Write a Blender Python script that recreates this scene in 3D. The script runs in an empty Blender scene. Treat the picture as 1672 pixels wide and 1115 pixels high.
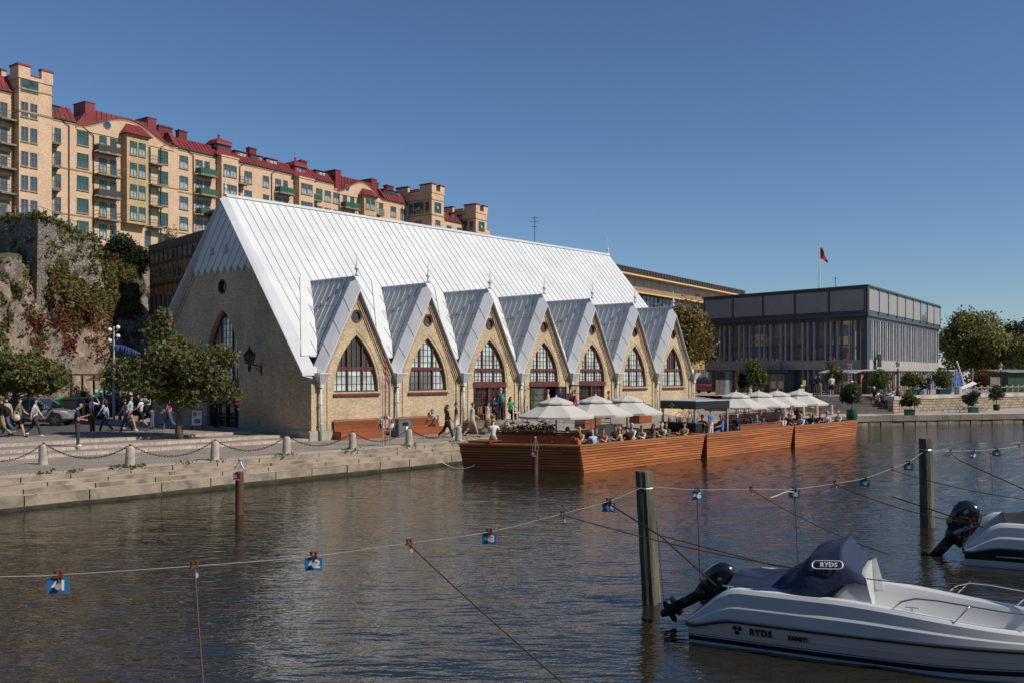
import bpy, bmesh, math, random
import numpy as np
from mathutils import Vector, Matrix, noise
R = math.radians
random.seed(7)
SC = bpy.context.scene
COL = SC.collection
F, CX, HY, CAMZ, WZ = 1527.0, 836.0, 610.0, 3.4, -0.9   # lens in photo pixels, horizon row, eye height, water level
def G(px, py, z=0.0):
 Y = F * (CAMZ - z) / (py - HY)
 return ((px - CX) / F * Y, Y)
def P(px, py, Y):
 return Vector(((px - CX) / F * Y, Y, CAMZ - (py - HY) / F * Y))
def frame(x, y, ang, z=0.0):
 return Matrix.Translation((x, y, z)) @ Matrix.Rotation(ang, 4, 'Z')
MATS = {}
def _nodes(name):
 m = bpy.data.materials.new(name); m.use_nodes = True
 nt = m.node_tree
 return m, nt, nt.nodes['Principled BSDF']
def lin(c):
 return tuple(c) + (1,) if len(c) == 3 else tuple(c)
def mat(name, col, rough=.6, metal=0., var=.12, scale=3., bump=0., bscale=25., col2=None, spec=.4, stretch=(1, 1, 1), coat=0., rnd=0., detail=5, lo=.35, hi=.65):
 """one procedural surface: two tones mixed by noise, optional bump"""
 if name in MATS: return MATS[name]
 m, nt, b = _nodes(name)
 N, L = nt.nodes, nt.links
 tc = N.new('ShaderNodeTexCoord'); mp = N.new('ShaderNodeMapping'); mp.inputs['Scale'].default_value = stretch
 L.new(tc.outputs['Object'], mp.inputs['Vector'])
 nz = N.new('ShaderNodeTexNoise'); nz.inputs['Scale'].default_value = scale; nz.inputs['Detail'].default_value = detail
 L.new(mp.outputs['Vector'], nz.inputs['Vector'])
 rp = N.new('ShaderNodeValToRGB')
 a = tuple(max(0, c * (1 - var)) for c in col); d = tuple(min(1, c * (1 + var)) for c in col)
 if col2: d = col2; a = col
 rp.color_ramp.elements[0].color = lin(a); rp.color_ramp.elements[0].position = lo
 rp.color_ramp.elements[1].color = lin(d); rp.color_ramp.elements[1].position = hi
 L.new(nz.outputs['Fac'], rp.inputs['Fac'])
 out = rp.outputs['Color']
 if rnd:
  oi = N.new('ShaderNodeObjectInfo'); mr = N.new('ShaderNodeMapRange')
  mr.inputs['To Min'].default_value = 1 - rnd; mr.inputs['To Max'].default_value = 1 + rnd
  L.new(oi.outputs['Random'], mr.inputs['Value'])
  mx = N.new('ShaderNodeVectorMath'); mx.operation = 'SCALE'
  L.new(out, mx.inputs[0]); L.new(mr.outputs['Result'], mx.inputs['Scale']); out = mx.outputs['Vector']
 L.new(out, b.inputs['Base Color'])
 b.inputs['Roughness'].default_value = rough; b.inputs['Metallic'].default_value = metal
 b.inputs['Specular IOR Level'].default_value = spec
 if coat: b.inputs['Coat Weight'].default_value = coat; b.inputs['Coat Roughness'].default_value = .05
 if bump:
  n2 = N.new('ShaderNodeTexNoise'); n2.inputs['Scale'].default_value = bscale; n2.inputs['Detail'].default_value = 4
  L.new(mp.outputs['Vector'], n2.inputs['Vector'])
  bp = N.new('ShaderNodeBump'); bp.inputs['Strength'].default_value = bump; bp.inputs['Distance'].default_value = .05
  L.new(n2.outputs['Fac'], bp.inputs['Height']); L.new(bp.outputs['Normal'], b.inputs['Normal'])
 MATS[name] = m
 return m
def brick_mat(name, c1, c2, mortar, bw=.24, bh=.075, mort=.012, vertical='Z', stain=.25, offset=.5, bump=.3, rough=.85):
 """bricks or blocks laid on a vertical wall (rows up local Z) or on flat ground"""
 if name in MATS: return MATS[name]
 m, nt, b = _nodes(name); N, L = nt.nodes, nt.links
 tc = N.new('ShaderNodeTexCoord'); sx = N.new('ShaderNodeSeparateXYZ'); L.new(tc.outputs['Object'], sx.inputs[0])
 cb = N.new('ShaderNodeCombineXYZ')
 if vertical == 'Z':
  ad = N.new('ShaderNodeMath'); ad.operation = 'ADD'; L.new(sx.outputs['X'], ad.inputs[0]); L.new(sx.outputs['Y'], ad.inputs[1])
  L.new(ad.outputs[0], cb.inputs['X']); L.new(sx.outputs['Z'], cb.inputs['Y'])
 else:
  L.new(sx.outputs['X'], cb.inputs['X']); L.new(sx.outputs['Y'], cb.inputs['Y'])
 bt = N.new('ShaderNodeTexBrick'); bt.inputs['Scale'].default_value = 1.0
 bt.inputs['Brick Width'].default_value = bw; bt.inputs['Row Height'].default_value = bh; bt.inputs['Mortar Size'].default_value = mort
 bt.offset = offset
 bt.inputs['Color1'].default_value = lin(c1); bt.inputs['Color2'].default_value = lin(c2); bt.inputs['Mortar'].default_value = lin(mortar)
 L.new(cb.outputs[0], bt.inputs['Vector'])
 nz = N.new('ShaderNodeTexNoise'); nz.inputs['Scale'].default_value = .55; nz.inputs['Detail'].default_value = 8; nz.inputs['Roughness'].default_value = .7
 L.new(tc.outputs['Object'], nz.inputs['Vector'])
 mr = N.new('ShaderNodeMapRange'); mr.inputs['From Min'].default_value = .3; mr.inputs['From Max'].default_value = .7
 mr.inputs['To Min'].default_value = 1 - stain; mr.inputs['To Max'].default_value = 1 + stain
 L.new(nz.outputs['Fac'], mr.inputs['Value'])
 sc = N.new('ShaderNodeVectorMath'); sc.operation = 'SCALE'
 L.new(bt.outputs['Color'], sc.inputs[0]); L.new(mr.outputs['Result'], sc.inputs['Scale'])
 n3 = N.new('ShaderNodeTexNoise'); n3.inputs['Scale'].default_value = 9; n3.inputs['Detail'].default_value = 3
 L.new(tc.outputs['Object'], n3.inputs['Vector'])
 mr3 = N.new('ShaderNodeMapRange'); mr3.inputs['From Min'].default_value = .3; mr3.inputs['From Max'].default_value = .7
 mr3.inputs['To Min'].default_value = .8; mr3.inputs['To Max'].default_value = 1.2
 L.new(n3.outputs['Fac'], mr3.inputs['Value'])
 s2 = N.new('ShaderNodeVectorMath'); s2.operation = 'SCALE'; L.new(sc.outputs[0], s2.inputs[0]); L.new(mr3.outputs[0], s2.inputs['Scale'])
 L.new(s2.outputs['Vector'], b.inputs['Base Color'])
 b.inputs['Roughness'].default_value = rough; b.inputs['Specular IOR Level'].default_value = .25
 if bump:
  bp = N.new('ShaderNodeBump'); bp.inputs['Strength'].default_value = bump; bp.inputs['Distance'].default_value = .02
  L.new(n3.outputs['Fac'], bp.inputs['Height']); L.new(bp.outputs['Normal'], b.inputs['Normal'])
 MATS[name] = m
 return m
def leaf_mat(name, c1, c2, c3=None, rough=.55, scale=.9):
 if name in MATS: return MATS[name]
 m, nt, b = _nodes(name); N, L = nt.nodes, nt.links
 tc = N.new('ShaderNodeTexCoord')
 nz = N.new('ShaderNodeTexNoise'); nz.inputs['Scale'].default_value = scale; nz.inputs['Detail'].default_value = 6; nz.inputs['Roughness'].default_value = .8
 L.new(tc.outputs['Object'], nz.inputs['Vector'])
 rp = N.new('ShaderNodeValToRGB'); e = rp.color_ramp.elements
 e[0].color = lin(c1); e[0].position = .36; e[1].color = lin(c2); e[1].position = .56
 if c3: x = e.new(.68); x.color = lin(c3)
 L.new(nz.outputs['Fac'], rp.inputs['Fac']); L.new(rp.outputs['Color'], b.inputs['Base Color'])
 b.inputs['Roughness'].default_value = rough; b.inputs['Specular IOR Level'].default_value = .35
 tr = N.new('ShaderNodeBsdfTranslucent'); L.new(rp.outputs['Color'], tr.inputs['Color'])
 mx = N.new('ShaderNodeMixShader'); mx.inputs[0].default_value = .34
 L.new(b.outputs[0], mx.inputs[1]); L.new(tr.outputs[0], mx.inputs[2])
 L.new(mx.outputs[0], N['Material Output'].inputs['Surface'])
 MATS[name] = m
 return m
def plank_mat(name, c1, c2, axis='Z', pitch=.14, rough=.5):
 """boards: each board its own tone, grain along its length"""
 if name in MATS: return MATS[name]
 m, nt, b = _nodes(name); N, L = nt.nodes, nt.links
 tc = N.new('ShaderNodeTexCoord'); sx = N.new('ShaderNodeSeparateXYZ'); L.new(tc.outputs['Object'], sx.inputs[0])
 dv = N.new('ShaderNodeMath'); dv.operation = 'DIVIDE'; dv.inputs[1].default_value = pitch; L.new(sx.outputs[axis], dv.inputs[0])
 fl = N.new('ShaderNodeMath'); fl.operation = 'FLOOR'; L.new(dv.outputs[0], fl.inputs[0])
 oth = 'X' if axis != 'X' else 'Y'
 a1 = N.new('ShaderNodeMath'); a1.operation = 'MULTIPLY_ADD'; a1.inputs[1].default_value = .73; L.new(fl.outputs[0], a1.inputs[0])
 d2 = N.new('ShaderNodeMath'); d2.operation = 'DIVIDE'; d2.inputs[1].default_value = 3.1; L.new(sx.outputs[oth], d2.inputs[0]); L.new(d2.outputs[0], a1.inputs[2])
 f2 = N.new('ShaderNodeMath'); f2.operation = 'FLOOR'; L.new(a1.outputs[0], f2.inputs[0])
 cb = N.new('ShaderNodeCombineXYZ'); L.new(fl.outputs[0], cb.inputs[0]); L.new(f2.outputs[0], cb.inputs[1])
 wn = N.new('ShaderNodeTexWhiteNoise'); wn.noise_dimensions = '3D'; L.new(cb.outputs[0], wn.inputs['Vector'])
 mp = N.new('ShaderNodeMapping'); s = [2.2, 2.2, 2.2]; s['XYZ'.index(axis)] = 34; mp.inputs['Scale'].default_value = s
 L.new(tc.outputs['Object'], mp.inputs['Vector'])
 nz = N.new('ShaderNodeTexNoise'); nz.inputs['Scale'].default_value = 1; nz.inputs['Detail'].default_value = 5; L.new(mp.outputs[0], nz.inputs['Vector'])
 md = N.new('ShaderNodeMath'); md.operation = 'MULTIPLY_ADD'; md.inputs[1].default_value = .6; L.new(wn.outputs['Value'], md.inputs[0])
 m3 = N.new('ShaderNodeMath'); m3.operation = 'MULTIPLY'; m3.inputs[1].default_value = .45; L.new(nz.outputs['Fac'], m3.inputs[0]); L.new(m3.outputs[0], md.inputs[2])
 rp = N.new('ShaderNodeValToRGB'); rp.color_ramp.elements[0].color = lin(c1); rp.color_ramp.elements[1].color = lin(c2)
 L.new(md.outputs[0], rp.inputs['Fac']); L.new(rp.outputs['Color'], b.inputs['Base Color'])
 b.inputs['Roughness'].default_value = rough; b.inputs['Specular IOR Level'].default_value = .4
 MATS[name] = m
 return m
def glass_mat(name, col, rough=.04, var=.3, scale=1.2, spec=.8):
 return mat(name, col, rough, 0, var, scale, spec=spec, detail=2)
class MB:
 def __init__(s): s.v = []; s.f = []; s.m = []; s.M = Matrix()
 def add(s, pts, faces, m=0):
  o = len(s.v); M = s.M
  s.v += [tuple(M @ Vector(p)) for p in pts]
  s.f += [tuple(o + i for i in f) for f in faces]; s.m += [m] * len(faces)
 def poly(s, pts, m=0): s.add(pts, [tuple(range(len(pts)))], m)
 def box(s, x0, x1, y0, y1, z0, z1, m=0):
  s.add([(x0, y0, z0), (x1, y0, z0), (x1, y1, z0), (x0, y1, z0), (x0, y0, z1), (x1, y0, z1), (x1, y1, z1), (x0, y1, z1)],
              [(0, 3, 2, 1), (4, 5, 6, 7), (0, 1, 5, 4), (1, 2, 6, 5), (2, 3, 7, 6), (3, 0, 4, 7)], m)
 def cbox(s, c, size, rz=0, m=0, M=None):
  old = s.M; s.M = old @ Matrix.Translation(c) @ (M if M else Matrix.Rotation(rz, 4, 'Z'))
  a, b, d = size[0] / 2, size[1] / 2, size[2] / 2
  s.box(-a, a, -b, b, -d, d, m); s.M = old
 def extrude(s, pts, vec, m=0, caps=True):
  n = len(pts); v = Vector(vec); q = [Vector(p) for p in pts]
  fs = [(i, (i + 1) % n, n + (i + 1) % n, n + i) for i in range(n)]
  if caps: fs += [tuple(range(n - 1, -1, -1)), tuple(range(n, 2 * n))]
  s.add(q + [p + v for p in q], fs, m)
 def prism(s, pts, z0, z1, m=0): s.extrude([(p[0], p[1], z0) for p in pts], (0, 0, z1 - z0), m)
 def tube(s, path, r, n=8, m=0, cap=True):
  path = [Vector(p) for p in path]; k = len(path)
  rs = [r] * k if not hasattr(r, '__len__') else list(r)
  vs = []; up0 = None
  for i, p in enumerate(path):
   t = (path[min(i + 1, k - 1)] - path[max(i - 1, 0)])
   t = t.normalized() if t.length > 1e-9 else Vector((0, 0, 1))
   ref = up0 if up0 is not None else (Vector((0, 0, 1)) if abs(t.z) < .9 else Vector((1, 0, 0)))
   a = t.cross(ref)
   if a.length < 1e-6: a = t.cross(Vector((0, 1, .3)))
   a.normalize(); b = a.cross(t).normalized(); up0 = b
   for j in range(n):
    q = 2 * math.pi * j / n
    vs.append(p + (a * math.cos(q) + b * math.sin(q)) * rs[i])
  fs = [(i * n + j, i * n + (j + 1) % n, (i + 1) * n + (j + 1) % n, (i + 1) * n + j) for i in range(k - 1) for j in range(n)]
  if cap: fs += [tuple(range(n - 1, -1, -1)), tuple((k - 1) * n + j for j in range(n))]
  s.add(vs, fs, m)
 def bar(s, a, b, w, m=0): s.tube([a, b], w * .7071, 4, m)
 def lathe(s, prof, n=16, m=0, c=(0, 0, 0), a0=0.):
  k = len(prof)
  vs = [(c[0] + r * math.cos(a0 + 2 * math.pi * j / n), c[1] + r * math.sin(a0 + 2 * math.pi * j / n), c[2] + z) for r, z in prof for j in range(n)]
  fs = [(i * n + j, i * n + (j + 1) % n, (i + 1) * n + (j + 1) % n, (i + 1) * n + j) for i in range(k - 1) for j in range(n)]
  fs += [tuple(range(n - 1, -1, -1)), tuple((k - 1) * n + j for j in range(n))]
  s.add(vs, fs, m)
 def ball(s, c, r, n=10, m=0, k=6, sq=(1, 1, 1)):
  vs = []; 
  for i in range(k + 1):
   th = math.pi * i / k
   for j in range(n):
    q = 2 * math.pi * j / n
    vs.append((c[0] + r * sq[0] * math.sin(th) * math.cos(q), c[1] + r * sq[1] * math.sin(th) * math.sin(q), c[2] + r * sq[2] * math.cos(th)))
  fs = [(i * n + j, (i + 1) * n + j, (i + 1) * n + (j + 1) % n, i * n + (j + 1) % n) for i in range(k) for j in range(n)]
  s.add(vs, fs, m)
 def grid(s, fn, us, vs_, m=0):
  nu, nv = len(us), len(vs_)
  s.add([fn(u, v) for v in vs_ for u in us], [(j * nu + i, j * nu + i + 1, (j + 1) * nu + i + 1, (j + 1) * nu + i) for j in range(nv - 1) for i in range(nu - 1)], m)
 def mesh(s, name, mats, smooth=False):
  me = bpy.data.meshes.new(name); me.from_pydata(s.v, [], s.f)
  for mt in (mats if isinstance(mats, (list, tuple)) else [mats]): me.materials.append(mt)
  me.polygons.foreach_set('material_index', s.m)
  if smooth: me.polygons.foreach_set('use_smooth', [True] * len(s.f))
  me.update()
  return me
 def build(s, name, mats, parent=None, smooth=False):
  o = bpy.data.objects.new(name, s.mesh(name, mats, smooth)); COL.objects.link(o)
  if parent: o.parent = parent
  return o
LABELS = []
def tag(o, label=None, cat=None, group=None, kind=None):
 if label: o['label'] = label; LABELS.append(label)
 if cat: o['category'] = cat
 if group: o['group'] = group
 if kind: o['kind'] = kind
 return o
def thing(name, label, cat, loc=(0, 0, 0), rz=0., group=None):
 o = bpy.data.objects.new(name, None); COL.objects.link(o)
 o.location = loc; o.rotation_euler = (0, 0, rz); o.empty_display_size = .3
 return tag(o, label, cat, group)
def dup(o, loc=None, rz=None, label=None, parent=None):
 c = o.copy(); COL.objects.link(c)
 if parent: c.parent = parent
 if loc is not None: c.location = loc
 if rz is not None: c.rotation_euler = (0, 0, rz)
 if label: c['label'] = label; LABELS.append(label)
 for ch in list(o.children): dup(ch, parent=c)
 return c
def text_mesh(txt, size, m, name, parent=None, loc=(0, 0, 0), rot=(0, 0, 0), ext=.004, bold=0.0, spacing=1.0):
 cu = bpy.data.curves.new(name, 'FONT'); cu.body = txt; cu.size = size; cu.align_x = 'CENTER'; cu.align_y = 'CENTER'
 cu.extrude = ext; cu.offset = bold; cu.space_character = spacing; cu.resolution_u = 2
 o = bpy.data.objects.new(name, cu); COL.objects.link(o)
 bpy.context.view_layer.update()
 me = bpy.data.meshes.new_from_object(o.evaluated_get(bpy.context.evaluated_depsgraph_get()))
 bpy.data.objects.remove(o); bpy.data.curves.remove(cu)
 me.materials.clear(); me.materials.append(m); me.name = name
 q = bpy.data.objects.new(name, me); COL.objects.link(q)
 if parent: q.parent = parent
 q.location = loc; q.rotation_euler = rot
 return q
def swap_axis(M): return M
zinc_l = mat('zinc_pale', (.54, .55, .56), .45, 0, .06, .5, bump=.05, bscale=6, spec=.5)
roof_white = mat('roof_sheet_white', (.62, .625, .62), .5, 0, .06, .5, bump=.06, bscale=3, spec=.45)
zinc_g = mat('zinc_grey', (.40, .415, .43), .5, .1, .10, .9, bump=.06, bscale=5)
zinc_d = mat('zinc_dark', (.46, .47, .48), .5, .1, .10, .9, bump=.05)
seam_m = mat('seam_dirt', (.42, .42, .42), .6)
brick_y = brick_mat('brick_church', (.56, .42, .265), (.40, .29, .175), (.44, .36, .25), .24, .08, .014)
stone_pl = mat('plinth_stone', (.36, .32, .265), .85, 0, .2, 2.5, bump=.3)
redwood = mat('frame_oxblood', (.12, .032, .026), .4, 0, .15, 3)
pane_c = glass_mat('pane_curtain', (.44, .54, .51), .08, .3, 1.4)
pane_k = glass_mat('pane_dark', (.018, .022, .025), .03, .4, 1.2, 1.0)
pane_b = glass_mat('pane_blue', (.045, .06, .085), .03, .5, .6, 1.0)
steel = mat('steel', (.55, .56, .57), .35, .8, .08, 6)
black_m = mat('black_paint', (.012, .012, .013), .4, 0, .2, 4)
dark_iron = mat('dark_iron', (.05, .045, .042), .55, .5, .2, 8)
rust = mat('rust', (.12, .04, .018), .8, .2, .35, 20)
white_p = mat('white_paint', (.75, .75, .74), .4, 0, .04, 3)
granite = mat('granite', (.37, .315, .255), .85, 0, .28, 1.6, bump=.25, bscale=18)
cedar = plank_mat('cedar_boards', (.13, .038, .013), (.33, .10, .034), 'Z', .105)
cedar_d = plank_mat('cedar_dark', (.10, .026, .010), (.20, .055, .02))  # darker copy of the cedar; puts the barge-end bench's shade into its colour
grey_wood = plank_mat('weathered_boards', (.10, .075, .055), (.22, .17, .13))
cam = bpy.data.objects.new('camera', bpy.data.cameras.new('camera')); COL.objects.link(cam)
cam.location = (0, 0, CAMZ); cam.rotation_euler = (R(90), 0, 0)
cam.data.sensor_width = 36; cam.data.lens = 36 * F / 1672; cam.data.shift_y = (HY - 557.5) / 1672
cam.data.clip_start = .1; cam.data.clip_end = 5000
SC.camera = cam
ELEV, AZ = R(41), R(-24)          # sun: from the right, a little behind the viewer
sd = Vector((math.cos(ELEV) * math.cos(AZ), math.cos(ELEV) * math.sin(AZ), math.sin(ELEV)))
sun = bpy.data.objects.new('sun', bpy.data.lights.new('sun', 'SUN')); COL.objects.link(sun)
sun.data.energy = 4.4; sun.data.angle = R(.53); sun.data.color = (1, .93, .82)
sun.rotation_euler = sd.to_track_quat('Z', 'Y').to_euler()
w = bpy.data.worlds.new('World'); SC.world = w; w.use_nodes = True
nt = w.node_tree; bg = nt.nodes['Background']
sky = nt.nodes.new('ShaderNodeTexSky'); sky.sky_type = 'NISHITA'; sky.sun_disc = False
sky.sun_elevation = ELEV; sky.sun_rotation = math.atan2(sd.x, sd.y)
sky.altitude = 0; sky.air_density = 1.0; sky.dust_density = .0; sky.ozone_density = 7.5
nt.links.new(sky.outputs[0], bg.inputs['Color']); bg.inputs['Strength'].default_value = .088
SC.view_settings.view_transform = 'Standard'; SC.view_settings.look = 'None'
SC.view_settings.exposure = 0; SC.view_settings.gamma = 1
SC.cycles.max_bounces = 6
def water_mat():
 m, nt, b = _nodes('canal_water'); N, L = nt.nodes, nt.links
 b.inputs['Base Color'].default_value = (.020, .0175, .011, 1); b.inputs['Roughness'].default_value = .0
 b.inputs['IOR'].default_value = 1.5; b.inputs['Specular IOR Level'].default_value = .5
 tc = N.new('ShaderNodeTexCoord')
 h = None
 for sc, st, rot, wt in ((2.0, (.6, 2.0, 1), 12, 1.0), (4.6, (.7, 1.7, 1), 5, .42), (11, (1, 1.5, 1), 20, .17)):
  mp = N.new('ShaderNodeMapping'); mp.inputs['Scale'].default_value = st; mp.inputs['Rotation'].default_value = (0, 0, R(rot))
  L.new(tc.outputs['Object'], mp.inputs['Vector'])
  nz = N.new('ShaderNodeTexNoise'); nz.inputs['Scale'].default_value = sc; nz.inputs['Detail'].default_value = 2
  L.new(mp.outputs[0], nz.inputs['Vector'])
  mu = N.new('ShaderNodeMath'); mu.operation = 'MULTIPLY_ADD'; mu.inputs[1].default_value = wt
  L.new(nz.outputs['Fac'], mu.inputs[0])
  if h: L.new(h, mu.inputs[2])
  else: mu.inputs[2].default_value = 0
  h = mu.outputs[0]
 bp = N.new('ShaderNodeBump'); bp.inputs['Strength'].default_value = 1.0; bp.inputs['Distance'].default_value = .029
 L.new(h, bp.inputs['Height']); L.new(bp.outputs['Normal'], b.inputs['Normal'])
 return m
wm = MB()
wys = []; y = 3.0
while y < 140: wys.append(y); y *= 1.012
rng = np.random.RandomState(3)
waves = [(rng.uniform(.5, 2.4), rng.uniform(0, 6.28), R(rng.normal(70, 38))) for _ in range(26)]
def wz(x, y):
 s = 0.
 for lam, ph, th in waves:
  k = 6.283 / lam; s += .0021 * lam ** .9 * math.sin(k * (x * math.cos(th) + y * math.sin(th)) + ph)
 return s * (.7 + .6 * noise.noise((x * .12, y * .12, 1.)))
wxs = [-1.3 + 2.6 * i / 260 for i in range(261)]
wm.grid(lambda a, yy: (a * yy * .75, yy, WZ + (wz(a * yy * .75, yy) if yy < 60 else 0)), wxs, wys)
tag(wm.build('water', water_mat(), smooth=True), kind='structure')
wl = MB(); wl.poly([(-400, -60, WZ - .25), (500, -60, WZ - .25), (500, 140, WZ - .25), (-400, 140, WZ - .25)])
tag(wl.build('water_bed', mat('bed_mud', (.03, .028, .018), .5)), kind='structure')
CA = R(47.39); C0 = Vector((-10.224, 47.448, 0))
AXU = Vector((math.cos(CA), math.sin(CA), 0)); AXN = Vector((-math.sin(CA), math.cos(CA), 0))
CHM = frame(C0.x, C0.y, CA)
def W(u, y, z=0.): return C0 + AXU * u + AXN * y + Vector((0, 0, z))
def UV(x, y): d = Vector((x, y, 0)) - C0; return d.dot(AXU), d.dot(AXN)
def sm(a, b, x):
 t = min(1, max(0, (x - a) / (b - a))); return t * t * (3 - 2 * t)
def yedge(u): return -6.37 + .040 * min(u, 42)
def gz(u, y):
 """height of the paved ground in church coordinates"""
 z = 0.
 if y < 0.0005: z = .6 * sm(9.3, 11, u) * (1 - sm(29, 33, u)) * (1 - sm(.8, 5.2, -y))
 if u < 0.01:
  z = (.12 if y > .0005 else 0) + (.12 if y > 1.8005 else 0) + (.12 if y > 4.0005 else 0)
 if u > 33: z = max(z, 1.38 * sm(33, 47, u) * sm(-4.6, 9, y))
 return z
def gpx(px, py):
 """ground point under a photo pixel"""
 Y = 24.
 while Y < 125:
  z = CAMZ - (py - HY) / F * Y; x = (px - CX) / F * Y; u, v = UV(x, Y)
  if z <= gz(u, v): break
  Y += .04
 return Vector((x, Y, gz(u, v)))
cobble = brick_mat('cobbles', (.36, .295, .245), (.27, .225, .19), (.17, .14, .115), .16, .12, .012, 'G', .22, rough=.9)
slabs = brick_mat('stone_slabs', (.46, .38, .315), (.38, .315, .265), (.22, .18, .15), 2.4, .42, .012, 'G', .18, rough=.85)
quay_m = brick_mat('quay_blocks', (.40, .32, .235), (.30, .24, .175), (.10, .08, .06), 2.3, 2.0, .018, 'Z', .35, rough=.85)
g = MB(); g.M = CHM
us = sorted(set([-90, -70, -50, -40, -30, -25, -20, -15, -10, -5, 0, .02, 3, 6, 8] + [9 + .5 * i for i in range(8)] + list(range(14, 30, 2)) + [30, 31, 32, 33, 34, 36, 38, 40, 42, 44, 46, 48, 50]))
rows = [1 - i / 12 for i in range(13)]
g.grid(lambda u, t: (u, yedge(u) * t - (0 if t < 1 else 0) , gz(u, yedge(u) * t)), us, rows, 0)
yl = [.0, .001, 1.8, 1.801, 4.0, 4.001, 7, 12, 18, 26, 40, 60]
g.grid(lambda u, y: (u, y, gz(u, y)), us, yl, 0)
tag(g.build('promenade', cobble), kind='structure')
k = MB(); k.M = CHM
for (y0, y1, zz) in ((.005, .5, .124), (1.805, 2.2, .244), (4.005, 4.45, .364)):
 k.box(-70, -.02, y0, y1, zz - .02, zz + .002)
 k.box(-70, -.02, y0 - .012, y0, zz - .13, zz + .002)
k.add([(u, yedge(u) + d, .006 + gz(u, yedge(u) + d)) for u in (-70, 8) for d in (.02, 1.15)], [(0, 1, 3, 2)])
k.add([(u, yedge(u) + d, .006 + gz(u, yedge(u) + d)) for u in (8.05, 40) for d in (.02, .75)], [(0, 1, 3, 2)])
tag(k.build('kerb_slabs', slabs), kind='structure')
q = MB(); q.M = CHM
prof = [(0, 0), (0, -.16), (.55, -.16), (.55, -.28), (.93, -.28), (.93, -.44), (1.32, -.44), (1.32, -.78), (1.25, -.80), (1.25, -1.6)]
rq = random.Random(5)
for i in range(len(prof) - 1):
 (a, z0), (b, z1) = prof[i], prof[i + 1]
 horiz = abs(z0 - z1) < 1e-6
 u = -90.
 while u < 46:
  L_ = rq.uniform(1.6, 3.1); u2 = min(46, u + L_); gap = .022; j = rq.uniform(-.012, .012)
  q.add([(u + gap, yedge(u) - a - j, z0), (u2 - gap, yedge(u2) - a - j, z0), (u2 - gap, yedge(u2) - b - j, z1), (u + gap, yedge(u) - b - j, z1)], [(0, 1, 2, 3)], 0 if not horiz else 1)
  u = u2
 q.add([(-90, yedge(-90) - a + .03, z0 - .01), (42, yedge(42) - a + .03, z0 - .01), (42, yedge(42) - b + .03, z1 - .01), (-90, yedge(-90) - b + .03, z1 - .01)], [(0, 1, 2, 3)], 2)
quay_r = mat('quay_riser', (.33, .262, .195), .85, 0, .3, 1.5, bump=.4, bscale=9, col2=(.15, .12, .092), lo=.42, hi=.68)  # darker than the treads: step shading put into the colour, besides stone mottling
quay_t = mat('quay_tread', (.37, .305, .24), .85, 0, .22, 1.3, bump=.3, bscale=12)
tag(q.build('quay_steps', [quay_r, quay_t, mat('joint', (.06, .05, .04), .9)]), kind='structure')
tl = MB(); tl.M = CHM
tl.add([(u, yedge(u) - 1.26 - d, z) for u in (-90, 42) for d, z in ((.06, -.73), (.075, -.80), (.05, -1.2))], [(0, 1, 4, 3), (1, 2, 5, 4)])
tag(tl.build('tide_line', mat('weed', (.035, .035, .02), .8, 0, .4, 3)), kind='structure')
rd = MB(); rd.M = CHM
rd.add([(-90, 9.2, .366), (-3, 9.2, .366), (-3, 26, .366), (-90, 26, .366)], [(0, 1, 2, 3)])
tag(rd.build('road', mat('asphalt', (.085, .082, .08), .85, 0, .2, 1.5, bump=.2)), kind='structure')
gd = MB(); 
gd.poly([W(-95, 59, .34), W(-1, 59, .34), W(60, 59, 1.36), W(300, 59, 1.36), W(300, 900, 1.36), W(-300, 900, .34), W(-300, 59, .34)])
tag(gd.build('ground', mat('far_ground', (.16, .15, .11), .9, 0, .3, .2)), kind='structure')
QA, QB, QC = Vector((22.5, 73.5, 0)), Vector((29.5, 77.2, 0)), Vector((44.7, 81.6, 0)); QD = Vector((110, 100.5, 0))
RZ, TZ = -.1, 1.4
rqm = MB()
back = [Vector((110, 118, 0)), Vector((53, 97, 0)), Vector((38, 87.1, 0)), Vector((33, 82.2, 0)), Vector((21, 82.2, 0))]
rqm.poly([(p.x, p.y, RZ) for p in (QA, QB, QC, QD, *back)], 0)
tag(rqm.build('lower_quay', slabs), kind='structure')
rr = random.Random(2)
rw = MB()
def along(pts, step):
 out = []
 for a, b in zip(pts, pts[1:]):
  n = max(1, int((b - a).length / step))
  out += [a.lerp(b, i / n) for i in range(n)]
 return out + [pts[-1]]
ps = along([QA, QB, QC, QD], 2.0)
for a, b in zip(ps, ps[1:]):
 d = (b - a).normalized(); nn = Vector((d.y, -d.x, 0)); j = rr.uniform(0, .05)
 c0, c1 = a + d * .02 + nn * j, b - d * .02 + nn * j
 rw.add([(c0.x, c0.y, RZ + .012), (c1.x, c1.y, RZ + .012), (c1.x, c1.y, RZ - .42), (c0.x, c0.y, RZ - .42), (c0.x - nn.x * .8, c0.y - nn.y * .8, RZ + .012), (c1.x - nn.x * .8, c1.y - nn.y * .8, RZ + .012)], [(0, 1, 2, 3), (0, 4, 5, 1)], 0)
 for i in range(2):
  s0, s1 = a.lerp(b, i / 2 + .02), a.lerp(b, i / 2 + .48); j = rr.uniform(-.12, 0); top = RZ - .44 - rr.uniform(0, .06)
  rw.extrude([(s0.x + nn.x * j, s0.y + nn.y * j, top), (s1.x + nn.x * j, s1.y + nn.y * j, top - rr.uniform(0, .08)), (s1.x + nn.x * j, s1.y + nn.y * j, -1.2), (s0.x + nn.x * j, s0.y + nn.y * j, -1.2)], (-nn.x * .4, -nn.y * .4, 0), 1)
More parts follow.
